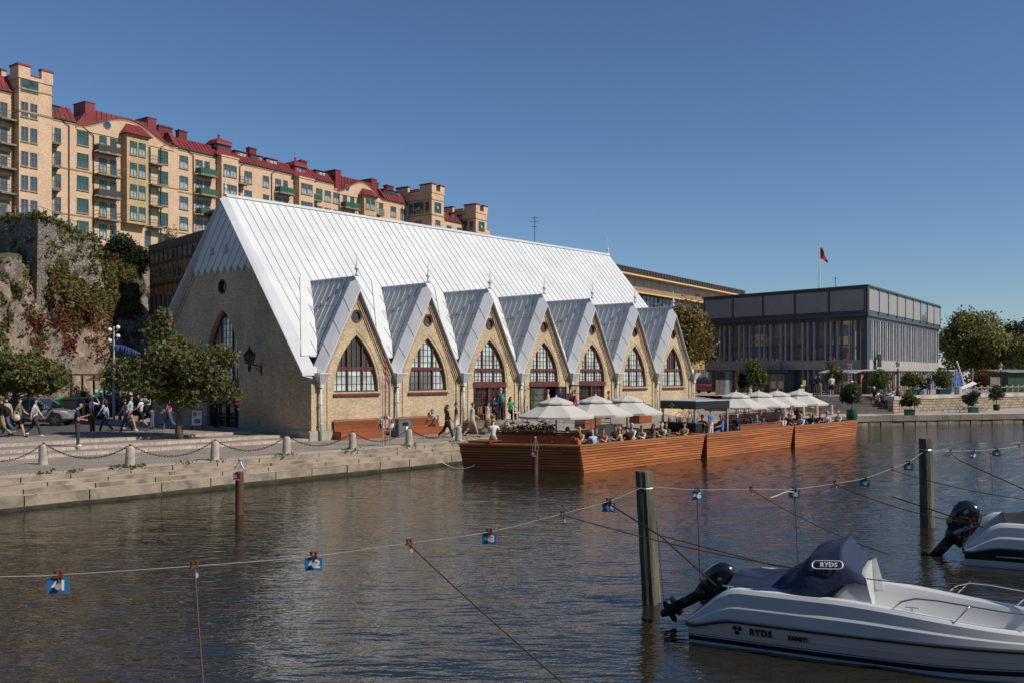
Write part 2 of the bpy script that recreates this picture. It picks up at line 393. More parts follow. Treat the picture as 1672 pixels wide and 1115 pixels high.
for a, b in zip([QA, QB, QC], [QB, QC, QD]):
 d = (b - a).normalized(); nn = Vector((d.y, -d.x, 0)) * -.2
 rw.add([(a.x + nn.x, a.y + nn.y, RZ - .02), (b.x + nn.x, b.y + nn.y, RZ - .02), (b.x + nn.x, b.y + nn.y, -1.4), (a.x + nn.x, a.y + nn.y, -1.4)], [(0, 1, 2, 3)], 2)
tag(rw.build('lower_quay_wall', [mat('coping_granite', (.17, .14, .115), .85, 0, .25, 1.2, bump=.3), mat('rubble_granite', (.17, .14, .11), .9, 0, .35, 1.5, bump=.5), MATS['joint']]), kind='structure')
tw = MB()
TW = [Vector((33.6, 82.4, 0)), Vector((38, 87.2, 0)), Vector((53, 97.1, 0)), Vector((110, 120, 0))]
rub = brick_mat('terrace_rubble', (.37, .29, .205), (.25, .20, .145), (.12, .10, .075), .75, .27, .03, 'Z', .3, rough=.9, bump=.6)
for a, b in zip(TW, TW[1:]):
 d = (b - a).normalized(); nn = Vector((d.y, -d.x, 0))
 tw.extrude([(a.x, a.y, RZ - .1), (b.x, b.y, RZ - .1), (b.x, b.y, TZ - .32), (a.x, a.y, TZ - .32)], (-nn.x * .5, -nn.y * .5, 0), 0)
 tw.extrude([(a.x + nn.x * .08, a.y + nn.y * .08, TZ - .318), (b.x + nn.x * .08, b.y + nn.y * .08, TZ - .318), (b.x + nn.x * .08, b.y + nn.y * .08, TZ + .02), (a.x + nn.x * .08, a.y + nn.y * .08, TZ + .02)], (-nn.x * .9, -nn.y * .9, 0), 1)
tag(tw.build('terrace_wall', [rub, mat('coping_pale', (.40, .35, .30), .85, 0, .25, .8, bump=.3)]), 'long rubble stone terrace wall with pale coping above the lower quay', 'wall')
te = MB(); te.poly([(33.7, 85.1, TZ), (38, 87.4, TZ), (53, 97.3, TZ), (110, 120.3, TZ), (160, 260, TZ), (60, 260, TZ), (8, 140, TZ), (14, 90, TZ), (20.8, 85.2, TZ)])
tag(te.build('terrace', slabs), kind='structure')
st = MB()
for i in range(8):
 z1 = RZ + (i + 1) * (TZ - RZ) / 8; y0 = 82.2 + i * .38
 st.box(21, 33.6, y0, 85.3, z1 - .1875 + (.001 if i else -.1), z1, 0)
tag(st.build('terrace_stair', mat('stair_stone', (.15, .13, .115), .85, 0, .25, 1.5, bump=.3)), 'broad flight of dark stone steps leading from the lower quay up to the terrace', 'steps')
from mathutils.geometry import tessellate_polygon
def wall_holes(mb, outer, holes, to3, depth, m=0, mr=None):
 """a flat wall with openings; to3(a, b, d) maps wall coords and depth into 3D; openings get reveals"""
 loops = [[Vector((a, b, 0)) for a, b in outer]] + [[Vector((a, b, 0)) for a, b in h] for h in holes]
 tri = tessellate_polygon(loops); flat = [p for l in loops for p in l]
 mb.add([to3(p.x, p.y, 0) for p in flat], [tuple(t) for t in tri], m)
 for h in holes:
  n = len(h)
  mb.add([to3(a, b, 0) for a, b in h] + [to3(a, b, depth) for a, b in h], [(i, (i + 1) % n, n + (i + 1) % n, n + i) for i in range(n)], m if mr is None else mr)
def arch_hw(hw, zs, za):
 """half width of a pointed arch at height z"""
 H = za - zs; Rr = (hw * hw + H * H) / (2 * hw)
 def f(z):
  if z <= zs: return hw
  return max(0., math.sqrt(max(0, Rr * Rr - (z - zs) ** 2)) - (Rr - hw))
 return f
def arch_loop(cx, hw, z0, zs, za, n=9):
 f = arch_hw(hw, zs, za); zz = [zs + (za - zs) * (i / n) ** .85 for i in range(n)]
 L = [(cx - hw, z0)] if z0 < zs else []
 L += [(cx - f(z), z) for z in zz] + [(cx, za)] + [(cx + f(z), z) for z in reversed(zz)]
 if z0 < zs: L.append((cx + hw, z0))
 return L
def circ(cx, cz, r, n=16): return [(cx + r * math.cos(2 * math.pi * i / n), cz + r * math.sin(2 * math.pi * i / n)) for i in range(n)]
def loop_frame(mb, loop, cx, cz, wd, to3, d0, d1, m):
 """frame strip following a loop, wd wide towards (cx, cz)"""
 n = len(loop); inn = []
 for a, b in loop:
  v = Vector((a - cx, b - cz)); l = v.length; k = max(0, 1 - wd / max(l, .01)); inn.append((cx + v.x * k, cz + v.y * k))
 pts = [to3(a, b, d0) for a, b in loop] + [to3(a, b, d0) for a, b in inn] + [to3(a, b, d1) for a, b in inn]
 mb.add(pts, [(i, (i + 1) % n, n + (i + 1) % n, n + i) for i in range(n)] + [(n + i, n + (i + 1) % n, 2 * n + (i + 1) % n, 2 * n + i) for i in range(n)], m)
def arch_window(parent, to3, cx, hw, z0, zs, za, trans, mull, rows, cols, pane, d=.2, sill=True, low=None, fr=redwood, mw=.04):
 f = arch_hw(hw, zs, za)
 mb = MB()
 loop = arch_loop(cx, hw, z0, zs, za)
 loop_frame(mb, loop, cx, (z0 + za) / 2, .11, to3, d - .06, d + .05, 0)
 def vbar(x, a, b, wd, dd=.05):
  mb.add([to3(x - wd / 2, a, d - dd), to3(x + wd / 2, a, d - dd), to3(x + wd / 2, b, d - dd), to3(x - wd / 2, b, d - dd),
    to3(x - wd / 2, a, d + .03), to3(x + wd / 2, a, d + .03), to3(x + wd / 2, b, d + .03), to3(x - wd / 2, b, d + .03)],
               [(0, 1, 2, 3), (0, 3, 7, 4), (1, 5, 6, 2), (0, 4, 5, 1), (3, 2, 6, 7)], 0)
 def topz(x):
  lo, hi = zs, za
  if abs(x) >= hw: return zs
  for _ in range(30):
   mid = (lo + hi) / 2
   if f(mid) > abs(x): lo = mid
   else: hi = mid
  return lo
 xs = [-hw] + list(mull) + [hw]
 for x in mull: vbar(cx + x, z0, topz(x), .09, .08)
 for a, b in zip(xs, xs[1:]):
  for i in range(1, cols):
   x = a + (b - a) * i / cols; vbar(cx + x, z0, topz(x) - .02, mw * .6, .02)
 for z in trans: 
  h = f(z); vbar_h = .13
  mb.add([to3(cx - h, z - .08, d - .09), to3(cx + h, z - .08, d - .09), to3(cx + h, z + .08, d - .09), to3(cx - h, z + .08, d - .09),
    to3(cx - h, z - .08, d + .03), to3(cx + h, z - .08, d + .03), to3(cx + h, z + .08, d + .03), to3(cx - h, z + .08, d + .03)], [(0, 1, 2, 3), (3, 2, 6, 7), (0, 4, 5, 1)], 0)
 for z in rows:
  h = f(z) - .03
  mb.add([to3(cx - h, z - mw * .3, d - .02), to3(cx + h, z - mw * .3, d - .02), to3(cx + h, z + mw * .3, d - .02), to3(cx - h, z + mw * .3, d - .02)], [(0, 1, 2, 3)], 0)
 if sill:
  a, b = cx - hw - .06, cx + hw + .06
  mb.extrude([to3(a, z0 - .20, -.10), to3(b, z0 - .20, -.10), to3(b, z0 - .16, -.12), to3(b, z0 + .03, d - .06), to3(a, z0 + .03, d - .06), to3(a, z0 - .16, -.12)][:3] + [], (0, 0, 0), 0, caps=False)
  mb.add([to3(a, z0 - .20, -.12), to3(b, z0 - .20, -.12), to3(b, z0 - .14, -.12), to3(a, z0 - .14, -.12), to3(a, z0 + .04, d), to3(b, z0 + .04, d), to3(a, z0 - .20, d), to3(b, z0 - .20, d)],
               [(0, 1, 2, 3), (3, 2, 5, 4), (0, 3, 4, 6), (1, 7, 5, 2), (0, 6, 7, 1)], 0)
 win = mb.build('window', [fr], parent)
 zz = [z0] + list(trans) + [za]
 for (za0, za1) in zip(zz, zz[1:]):
  for a, b in zip(xs, xs[1:]):
   n = 6; pl = []; pr = []
   for i in range(n + 1):
    z = za0 + (za1 - za0) * i / n; h = f(z)
    if min(b, h) > max(a, -h): pl.append((max(a, -h), z)); pr.append((min(b, h), z))
   if len(pl) < 2: continue
   pts = pl + pr[::-1]
   p = MB(); p.poly([to3(cx + x, z, d + .02) for x, z in pts])
   p.build('pane', [pane(za0, a)], win)
 return win
CW, RIDZ, EVZ, LEN = 8.5, 13.42, 3.42, 36.4
BAY, B0, PK, VZ = 5.086, .384, 8.42, 3.42
church = thing('market_church', 'church-like brick market hall with a white metal roof and seven canal gables', 'building', C0, CA)
sw = MB()
S3 = lambda a, b, d: (a, d, b)
outer = [(0, -.3), (LEN, -.3), (LEN, VZ)]
holes = []
for i in reversed(range(7)):
 a = B0 + BAY * i; outer += [(a + BAY, VZ - .12), (a + BAY / 2, PK - .32)]
outer += [(B0, VZ - .12), (0, VZ)]
HW, WZ0, WZA = 1.47, 2.45, 5.45
for i in range(7):
 c = B0 + BAY * (i + .5)
 if i in (2, 3, 4): holes.append(arch_loop(c, 1.42, .62, 2.86, 5.45))
 else: holes.append(arch_loop(c, HW, WZ0, WZ0, WZA))
 holes.append(circ(c, 6.42, .33))
wall_holes(sw, outer, holes, S3, .3)
for i in range(8):
 a = B0 + BAY * i
 sw.box(a - .34 if i else 0, a - .08 if i else .2, -.07, 0, -.3, VZ - .5)
 sw.box(a + .62, a + .68, -.05, 0, .3, VZ - .4)
for i in range(7):
 c = B0 + BAY * (i + .5)
 for sgn in (-1, 1):
  for j in range(3):
   o = .20 + .10 * j; pr = .16 - .05 * j
   dx = BAY / 2; s = (PK - VZ) / dx
   p0 = (c + sgn * (dx - .05 - .02 * j), VZ - o * 2.0 - .30); p1 = (c, PK - o * 2.0 - .40)
   sw.extrude([(p0[0], -pr, p0[1]), (p1[0], -pr, p1[1]), (p1[0], -pr, p1[1] + .10), (p0[0], -pr, p0[1] + .10)], (0, pr, 0))
for i in range(7):
 c = B0 + BAY * (i + .5)
 lp = arch_loop(c, HW + .42, 2.6, 2.6, 6.05); l2 = arch_loop(c, HW + .10, 2.6, 2.6, 5.62)
 n = len(lp); pts = [(a, -.025, b) for a, b in lp] + [(a, -.025, b) for a, b in l2] + [(a, 0, b) for a, b in lp]
 sw.add(pts, [(k, k + 1, n + k + 1, n + k) for k in range(n - 1)] + [(k, k + 1, 2 * n + k + 1, 2 * n + k) for k in range(n - 1)])
sw.build('wall', [brick_y], church)
ww = MB(); W3 = lambda a, b, d: (d, a, b)
wall_holes(ww, [(0, -.3), (2 * CW, -.3), (2 * CW, EVZ), (CW, RIDZ - .1), (0, EVZ)], [arch_loop(CW, 1.75, .38, 3.9, 7.05), circ(CW, 8.32, .42)], W3, .4)
for sgn in (-1, 1):      # raised brick verge lines
 for j in range(2):
  o = .35 + .3 * j; a = (CW + sgn * (CW - .6), EVZ + .35 - o * .6 + .3); b = (CW, RIDZ - .1 - o * 1.4)
  ww.extrude([(-.09 + .04 * j, a[0], a[1]), (-.09 + .04 * j, b[0], b[1]), (-.09 + .04 * j, b[0], b[1] + .22), (-.09 + .04 * j, a[0], a[1] + .22)], (.09 - .04 * j, 0, 0))
ww.build('gable_wall', [brick_y], church)
ew = MB(); ew.poly([(LEN, 0, -.3), (LEN, 2 * CW, -.3), (LEN, 2 * CW, EVZ), (LEN, CW, RIDZ - .1), (LEN, 0, EVZ)]); ew.poly([(0, 2 * CW, -.3), (LEN, 2 * CW, -.3), (LEN, 2 * CW, EVZ), (0, 2 * CW, EVZ)])
ew.build('back_wall', [brick_y], church)
for bx in ((-.06, -.001, 4.6, 6.7, -.3, .98), (-.1, -.001, -.001, 4.598, -.3, .52), (-.06, -.001, 10.3, 17, -.3, .98), (2.0, 10.2, -.06, -.001, -.3, .42)):
 pl = MB(); pl.box(*bx); pl.build('plinth', [stone_pl], church)
pl = MB(); pl.box(-.1, 1.999, -.08, -.071, -.3, .5); pl.build('plinth', [stone_pl], church)
RS = (RIDZ - EVZ) / (CW + .3)
def rz_(y): return RIDZ - RS * (CW - y) + .12
rf = MB()
XE = LEN + .15
rf.extrude([(.26, CW, RIDZ + .12), (XE, CW, RIDZ + .12), (XE, .45, rz_(.45)), (.12, .45, rz_(.45))], (0, 0, -.12), 0)
rf.extrude([(.26, CW, RIDZ + .12), (XE, CW, RIDZ + .12), (XE, 2 * CW + .3, EVZ + .12), (.12, 2 * CW + .3, EVZ + .12)], (0, 0, -.12), 0)
rf.box(.2, XE, CW - .14, CW + .14, RIDZ + .06, RIDZ + .2, 0)
x = .75
while x < XE:
 rf.extrude([(x, CW - .1, rz_(CW - .1)), (x + .022, CW - .1, rz_(CW - .1)), (x + .022, .46, rz_(.46)), (x, .46, rz_(.46))], (0, 0, .045), 1)
 x += .56
rnd = random.Random(4)     # cross joints, staggered between the standing seams
x = 1.45
while x < XE - 1:
 for y in (1.2 + rnd.uniform(0, 2), 4 + rnd.uniform(0, 1.6), 6.2 + rnd.uniform(0, 1.5)):
  rf.add([(x + .03, y, rz_(y) + .012), (x + .93, y, rz_(y) + .012), (x + .93, y + .03, rz_(y + .03) + .006), (x + .03, y + .03, rz_(y + .03) + .006)], [(0, 1, 2, 3)], 2)
 x += .93
rf.box(0, .384, 0, .5, VZ + .02, VZ + .35, 0); rf.box(LEN - .38, LEN, 0, .5, VZ + .02, VZ + .35, 0)
rf.build('roof', [roof_white, seam_m, mat('joint_line', (.56, .56, .55), .5)], church)
vg = MB()
A_i, A_o = (.26, CW, RIDZ + .15), (-.16, CW, RIDZ - .10)
E_i, E_o = (.10, -.08, EVZ + .42), (-.72, -.34, EVZ - .02)
vg.add([A_i, A_o, E_o, E_i, (0, CW, RIDZ - .35), (0, -.2, EVZ - .25), (-.1, CW, RIDZ - .22), (-.72, -.34, EVZ - .12)], [(0, 1, 2, 3), (1, 6, 7, 2), (6, 4, 5, 7)], 0)
vg.add([(E_o[0], E_o[1], E_o[2]), E_i, (.10, -.2, EVZ - .1), (-.72, -.34, EVZ - .12)], [(0, 1, 2, 3)], 0)
m_ = lambda p: (p[0], 2 * CW - p[1], p[2])
vg.add([A_i, A_o, m_(E_o), m_(E_i), (0, CW, RIDZ - .35), m_((0, -.2, EVZ - .25)), (-.1, CW, RIDZ - .22), m_((-.72, -.34, EVZ - .12))], [(0, 1, 2, 3), (1, 6, 7, 2), (6, 4, 5, 7)], 0)
for t in [i / 7 for i in range(1, 7)]:      # joints of the verge sheets
 a = Vector(A_i).lerp(E_i, t); b = Vector(A_o).lerp(E_o, t + .006); nn = Vector((-.02, -.02, .02))
 vg.tube([a + nn, b + nn], .012, 4, 1)
vg.build('verge', [zinc_l, MATS['joint_line']], church)
cl = MB(); zc = 9.35
def hw_at(z): return (RIDZ - .3 - z) / (RIDZ - EVZ) * (CW + .3)
nz_ = 9; h0 = hw_at(zc); pts = [(-.10, CW, RIDZ - .35)]
lft = CW + h0 - .1; rgt = CW - h0 + .1
zig = []
for i in range(nz_):
 a = lft - (lft - rgt) * i / nz_; zig += [(-.10, a, zc + .12 + (.25 if i == 0 else 0)), (-.10, a - (lft - rgt) / nz_ * .62, zc - .28)]
zig.append((-.10, rgt, zc + .2))
tr = tessellate_polygon([[Vector((p[1], p[2], 0)) for p in pts + zig]]); allp = pts + zig
cl.add(allp, [tuple(t) for t in tr], 0)
cl.add(zig + [(0, p[1], p[2]) for p in zig], [(i, i + 1, len(zig) + i + 1, len(zig) + i) for i in range(len(zig) - 1)], 0)
for i in range(13):           # diagonal standing seams, parallel to the right-hand verge's mirror
 y0 = lft - (lft - rgt) * i / nz_ * .999; z0 = zc - .1
 sl = (RIDZ - EVZ) / (CW + .3); k = 0; P0 = None
 y1, z1 = y0, z0
 while k < 400:
  k += 1; y2 = y1 - .03; z2 = z1 + .03 * 1.25
  if abs(y2 - CW) > hw_at(z2) - .12 or z2 > RIDZ - .5: break
  y1, z1 = y2, z2
 if k > 6: cl.tube([(-.112, y0, z0), (-.112, y1, z1)], .016, 4, 1)
for yy in (CW + .95, CW - .55):
 cl.add([(-.13, yy + .28, zc + .85), (-.13, yy - .28, zc + .85), (-.13, yy, zc + 1.35), (-.26, yy, zc + .85)], [(0, 2, 3), (3, 2, 1), (0, 3, 1)], 1)
cl.build('gable_cladding', [zinc_l, zinc_g], church)
dm_slope = []
for i in range(7):
 c = B0 + BAY * (i + .5); dx = BAY / 2
 d = MB()
 yb = (PK + .1 - rz_(0)) / RS          # where the dormer ridge meets the main roof
 for s in (-1, 1):
  A, B_, Cc = (c, .30, PK + .12), (c, yb, PK + .12), (c + s * dx, .30, VZ + .1)
  D = (c + s * dx, -.1, VZ + .06)
  Bv = (c + s * dx, .0, VZ + .1)
  d.add([A, B_, Bv, Cc], [(0, 1, 2, 3)], 0)
  n = 8
  for k in range(1, n):
   t = k / n; y0 = .3 + (yb - .3) * t
   p = Vector((c, y0, PK + .12)); e = Vector((c + s * dx * (1 - t), y0, PK + .12 - (PK - VZ) * (1 - t)))
   up = Vector((s * .89, 0, .45)); d.extrude([p, p + Vector((0, .03, 0)), e + Vector((0, .03, 0)), e], up * .03, 1)
  v = Vector((c + s * dx, .1, VZ + .12)); t_ = Vector((c, yb, PK + .14))
  d.tube([v + Vector((s * .0, 0, .02)), t_], .03, 5, 0)
  for k in (.3, .55, .78):
   z = PK + .12 - (PK - VZ) * k; ym = .3 + (yb - .3) * (1 - k) 
   d.add([(c + s * dx * k - .0, .3, z + .0), (c + s * dx * k, ym, z), (c + s * (dx * k + .012), ym, z - .02), (c + s * (dx * k + .012), .3, z - .02)], [(0, 1, 2, 3)], 2)
 d.tube([(c, .3, PK + .13), (c, yb, PK + .13)], .05, 6, 0)
 dr = d.build('dormer_roof', [zinc_g, zinc_d, MATS['joint']], church)
 e = MB()
 for s in (-1, 1):
  pi, po = (c, .26, PK + .26), (c, -.32, PK - .56); bi, bo = (c + s * (dx + .02), .26, VZ + .36), (c + s * (dx - .03), -.32, VZ - .26)
  e.add([pi, po, bo, bi, (c, -.32, PK - .66), (c + s * (dx - .03), -.32, VZ - .36), (c, 0, PK - .70), (c + s * (dx - .03), 0, VZ - .42)], [(0, 1, 2, 3), (1, 4, 5, 2), (4, 6, 7, 5)], 0)
  for t in (.25, .5, .75):
   a = Vector(pi).lerp(bi, t); b = Vector(po).lerp(bo, t + .01); nn = Vector((s * .02, -.02, .015))
   e.tube([a + nn, b + nn], .011, 4, 1)
 e.build('verge', [zinc_l, MATS['joint_line']], dr)
 f = MB(); f.lathe([(.10, 0), (.13, .05), (.07, .12), (.05, .28), (.12, .36), (.13, .43), (.05, .5), (.035, .62), (.02, 1.0), (.004, 1.25)], 10, 0, (c, -.02, PK + .14))
 f.build('finial', [zinc_l], dr, True)
 v = MB()
 p0, p1 = Vector((c - .15, yb + .25, 0)), Vector((c - dx - .1, .35, 0))
 for p in (p0, p1): p.z = rz_(p.y) + .02
 dw = Vector((-.62, 0, 0)); n_ = Vector((0, -RS, 1)).normalized() * .05
 v.extrude([p0, p1, p1 + dw, p0 + dw * .7], n_, 0)
 v.build('valley_flashing', [roof_white], dr)
 rw_ = MB(); loop_frame(rw_, circ(c, 6.42, .35), c, 6.42, .09, S3, .0, .12, 0); rw_.add([S3(a, b, -.03) for a, b in circ(c, 6.42, .36)] + [S3(a, b, .05) for a, b in circ(c, 6.42, .36)], [(k, (k + 1) % 16, 16 + (k + 1) % 16, 16 + k) for k in range(16)], 0)
 rwo = rw_.build('round_window', [redwood], church)
 rp_ = MB(); rp_.poly([S3(a, b, .1) for a, b in circ(c, 6.42, .33)]); rp_.build('pane', [pane_k], rwo)
 if i in (2, 3, 4):
  win = arch_window(church, S3, c, 1.42, 2.86, 2.86, 5.45, (3.66,), (-.5, .5), (3.05, 3.26, 3.47, 3.95, 4.22, 4.5, 4.78, 5.05), 3, (lambda z, a: pane_c), .2, sill=False)
  b = MB(); b.box(c - 1.46, c + 1.46, -.05, .24, 2.58, 2.86, 0); b.box(c - .09, c + .09, .05, .26, .62, 2.58, 0); b.box(c - 1.42, c - 1.30, .06, .26, .62, 2.58, 0); b.box(c + 1.30, c + 1.42, .06, .26, .62, 2.58, 0)
  b.build('door_frame', [redwood], church)
  for s in (-1, 1):
   x0, x1 = (c - 1.30, c - .09) if s < 0 else (c + .09, c + 1.30)
   opened = (i == 3)
   D_ = MB()
   if not opened:
    D_.box(x0, x1, .14, .20, .64, .95, 0)
    for t in range(4): xx = x0 + (x1 - x0) * t / 3; D_.box(max(x0, xx - .03), min(x1, xx + .03), .135, .205, .95, 2.58, 0)
    for t in range(1, 5): zz = .95 + 1.63 * t / 5; D_.box(x0 + .031, x1 - .031, .15, .19, zz - .02, zz + .02, 0)
    dd = D_.build('door', [redwood], church)
    pp = MB(); pp.poly([S3(a, z, .17) for a, z in ((x0, .95), (x1, .95), (x1, 2.58), (x0, 2.58))]); pp.build('pane', [pane_k], dd)
   else:
    hx = x0 if s < 0 else x1
    D_.M = frame(hx, .16, R(-78 if s < 0 else 78))
    sg = 1 if s < 0 else -1; L_ = 1.2
    X = lambda a, b: (min(sg * a, sg * b), max(sg * a, sg * b))
    D_.box(*X(0, L_), -.03, .03, .64, .9, 0); D_.box(*X(0, .09), -.03, .03, .9, 2.56, 0); D_.box(*X(L_ - .09, L_), -.03, .03, .9, 2.56, 0); D_.box(*X(.09, L_ - .09), -.03, .03, 2.47, 2.56, 0)
    for t in range(1, 4): D_.box(*X(.09, L_ - .09), -.015, .015, .9 + 1.6 * t / 4 - .015, .9 + 1.6 * t / 4 + .015, 0)
    dd = D_.build('door', [redwood], church)
    pp = MB(); pp.M = frame(hx, .16, R(-78 if s < 0 else 78)); pp.poly([(sg * a, 0, z) for a, z in ((.09, .9), (L_ - .09, .9), (L_ - .09, 2.47), (.09, 2.47))]); pp.build('pane', [pane_c], dd)
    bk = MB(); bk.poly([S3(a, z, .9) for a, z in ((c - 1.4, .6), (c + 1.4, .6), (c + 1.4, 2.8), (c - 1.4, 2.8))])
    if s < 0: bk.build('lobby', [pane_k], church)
 else:
  dk = {0: lambda z, a: pane_k if z > 3 else pane_c, 1: lambda z, a: MATS['pane_half'] if (z < 3 and a < .3) else pane_c, 6: lambda z, a: pane_k if (z > 3 and -.6 < a < .3) else pane_c}.get(i, lambda z, a: pane_c)
  glass_mat('pane_half', (.13, .16, .16), .06)
  arch_window(church, S3, c, HW, WZ0, WZ0, WZA, (3.70,), (-.49, .49), (2.87, 3.28, 4.06, 4.42, 4.78, 5.1), 3, dk, .2)
for i in range(8):
 a = B0 + BAY * i
 h = MB()
 a2 = a + .12
 t4 = [(a2 - .34, -.56, VZ - .04), (a2 + .36, -.56, VZ - .04), (a2 + .36, .05, VZ - .04), (a2 - .34, .05, VZ - .04)]
 b4 = [(a2 - .10, -.30, VZ - .55), (a2 + .10, -.30, VZ - .55), (a2 + .10, -.06, VZ - .55), (a2 - .10, -.06, VZ - .55)]
 h.add(t4 + b4, [(0, 1, 5, 4), (1, 2, 6, 5), (2, 3, 7, 6), (3, 0, 4, 7), (4, 5, 6, 7)], 0)
 h.box(a2 - .36, a2 + .38, -.58, .05, VZ - .04, VZ + .03, 0)
 h.box(a2 - .12, a2 + .12, -.32, -.05, VZ - .72, VZ - .55, 0)
 ho = h.build('rain_hopper', [zinc_l], church)
 p = MB(); zb = gz(a2, -.3) - .05; p.tube([(a2, -.19, VZ - .7), (a2, -.19, zb)], .068, 10, 0)
 for z in (zb + .9, zb + 1.9): p.lathe([(.10, -.03), (.10, .03)], 10, 0, (a2, -.19, z))
 p.build('rain_pipe', [zinc_l], church, True)
for xx, nm in ((.2, 1), (XE - .1, 1)):
 f = MB(); f.lathe([(.12, 0), (.13, .06), (.06, .14), (.05, .3), (.11, .38), (.11, .46), (.04, .55), (.03, .7), (.016, 1.1), (.004, 1.4)], 10, 0, (xx, CW, RIDZ + .15)); f.build('finial', [zinc_l], church, True)
glz = mat('glazing_pale', (.55, .57, .56), .05, 0, .5, .45, col2=(.16, .22, .20), spec=.8, lo=.52, hi=.66)
win = arch_window(church, W3, CW, 1.75, 3.05, 3.9, 7.05, (4.55,), (-.62, .62), (3.4, 3.75, 4.1, 5.0, 5.42, 5.84, 6.25, 6.62), 3, lambda z, a: glz, .35, sill=False)
o = MB(); loop_frame(o, circ(CW, 8.32, .43), CW, 8.32, .07, W3, -.03, .3, 0); ob = o.build('round_window', [dark_iron], church)
o = MB(); o.poly([W3(a, b, .28) for a, b in circ(CW, 8.32, .42)]); o.build('pane', [glz], ob)
sb = MB(); sb.box(.12, .36, CW - 1.75, CW + 1.75, 2.62, 3.05, 0); sbo = sb.build('sign_board', [mat('board_brown', (.045, .03, .025), .5)], church)
text_mesh('FESKEKÔRKA', .34, mat('letters_bronze', (.22, .17, .12), .5), 'lettering', sbo, (.105, CW, 2.83), (R(90), 0, R(-90)), .012, 0, 1.15)
db = MB()
for yy in (CW - 1.75, CW - .06, CW + 1.63): db.box(.2, .36, yy, yy + .12, .38, 2.62, 0)
for yy in (CW - .9, CW + .8): db.box(.24, .32, yy - .04, yy + .04, .38, 2.62, 0)
for zz in (1.0, 1.55, 2.1): db.box(.26, .31, CW - 1.63, CW + 1.63, zz - .025, zz + .025, 0)
dbo = db.build('door', [redwood], church); o = MB(); o.poly([W3(a, b, .33) for a, b in ((CW - 1.75, .36), (CW + 1.75, .36), (CW + 1.75, 2.62), (CW - 1.75, 2.62))]); o.build('pane', [pane_k], dbo)
ln = thing('wall_lantern', 'black wall lantern on a curved bracket beside the church entrance', 'lantern', CHM @ Vector((0, 4.5, 3.75)), CA)
b = MB(); b.tube([(0, 0, -.35), (-.02, 0, .0), (-.25, 0, .12), (-.72, 0, .14)], .028, 6); b.tube([(0, 0, -.3), (-.3, 0, -.05), (-.4, 0, .13)], .02, 6); b.box(-.03, 0, -.06, .06, -.42, .16)
b.build('bracket', [black_m], ln)
b = MB(); b.lathe([(.06, -.3), (.10, -.02), (.06, .12)], 8, 0, (-.72, 0, .05)); b.lathe([(.21, .17), (.34, .62), (.36, .66)], 6, 1, (-.72, 0, .0)); b.lathe([(.38, .66), (.30, .74), (.10, .93), (.06, 1.0), (.04, 1.12), (.005, 1.2)], 6, 0, (-.72, 0, 0))
for k in range(6): q = k * math.pi / 3; b.tube([(-.72 + .215 * math.cos(q), .215 * math.sin(q), .17), (-.72 + .35 * math.cos(q), .35 * math.sin(q), .66)], .018, 4, 0)
b.build('lantern_head', [black_m, glass_mat('lantern_glass', (.10, .10, .09), .05)], ln)
AA = R(55.4); AX0, AY0 = -61.5, 133.0
dA = (math.cos(AA), math.sin(AA))
def qpx(px, y=0.):
 t = (px - CX) / F; X0 = AX0 - dA[1] * y; Y0 = AY0 + dA[0] * y
 return (t * Y0 - X0) / (dA[0] - t * dA[1])
def zpx(py, q, y=0.): return CAMZ + (HY - py) / F * (AY0 + dA[1] * q + dA[0] * y)
def zrow(k, q): return 36.9 - 3.2 * k - .016 * q
apt = brick_mat('brick_apricot', (.62, .425, .285), (.55, .36, .23), (.52, .375, .26), .5, .16, .02, 'Z', .13, bump=0)
apt_o = brick_mat('brick_apricot_deep', (.52, .35, .195), (.44, .28, .15), (.42, .30, .19), .5, .16, .02, 'Z', .15, bump=0)
red_roof = mat('red_sheet_roof', (.19, .026, .028), .5, 0, .18, .6, bump=.1, bscale=2)
red_d = mat('red_sheet_deep', (.12, .017, .018), .55, 0, .15, .6)
green_f = mat('frame_green', (.035, .13, .06), .45)
teal_f = mat('frame_teal', (.10, .17, .14), .45)
grey_f = mat('frame_greygreen', (.13, .145, .13), .45)
balc_c = mat('balcony_concrete', (.20, .165, .125), .8, 0, .2, 1.5)
rail_m = mat('rail_dark', (.04, .04, .038), .5)
rail_g = mat('rail_green', (.02, .085, .055), .5)
pipe_m = mat('downpipe_dark', (.05, .04, .035), .5)
def win_mesh(name, w, h, fr, pane, cols=2, lite=.68, arch=False):
 mb = MB(); t = .09
 mb.add([(-w / 2, -.03, -h / 2), (w / 2, -.03, -h / 2), (w / 2, -.03, h / 2), (-w / 2, -.03, h / 2)], [(0, 1, 2, 3)], 1)
 for a, b in ((-w / 2, -w / 2 + t), (w / 2 - t, w / 2)): mb.box(a, b, -.09, 0, -h / 2, h / 2)
 for a, b in ((-h / 2, -h / 2 + t), (h / 2 - t, h / 2)): mb.box(-w / 2 + t, w / 2 - t, -.088, 0, a, b)
 for i in range(1, cols): x = -w / 2 + w * i / cols; mb.box(x - .05, x + .05, -.075, -.031, -h / 2 + t, h / 2 - t)
 z = -h / 2 + h * lite; mb.box(-w / 2 + t, w / 2 - t, -.07, -.031, z - .04, z + .04)
 mb.box(-w / 2 - .08, w / 2 + .08, -.16, 0, -h / 2 - .12, -h / 2, 2)
 if arch: pass
 me = mb.mesh(name, [fr, pane, mat('sill_stone', (.30, .24, .17), .8)])
 return me
pane_v = glass_mat('pane_varied', (.05, .065, .085), .03, .6, .25, .9)
pane_w = mat('pane_blind', (.05, .06, .075), .08, 0, .3, .35, col2=(.36, .37, .36), spec=.8, lo=.47, hi=.56)
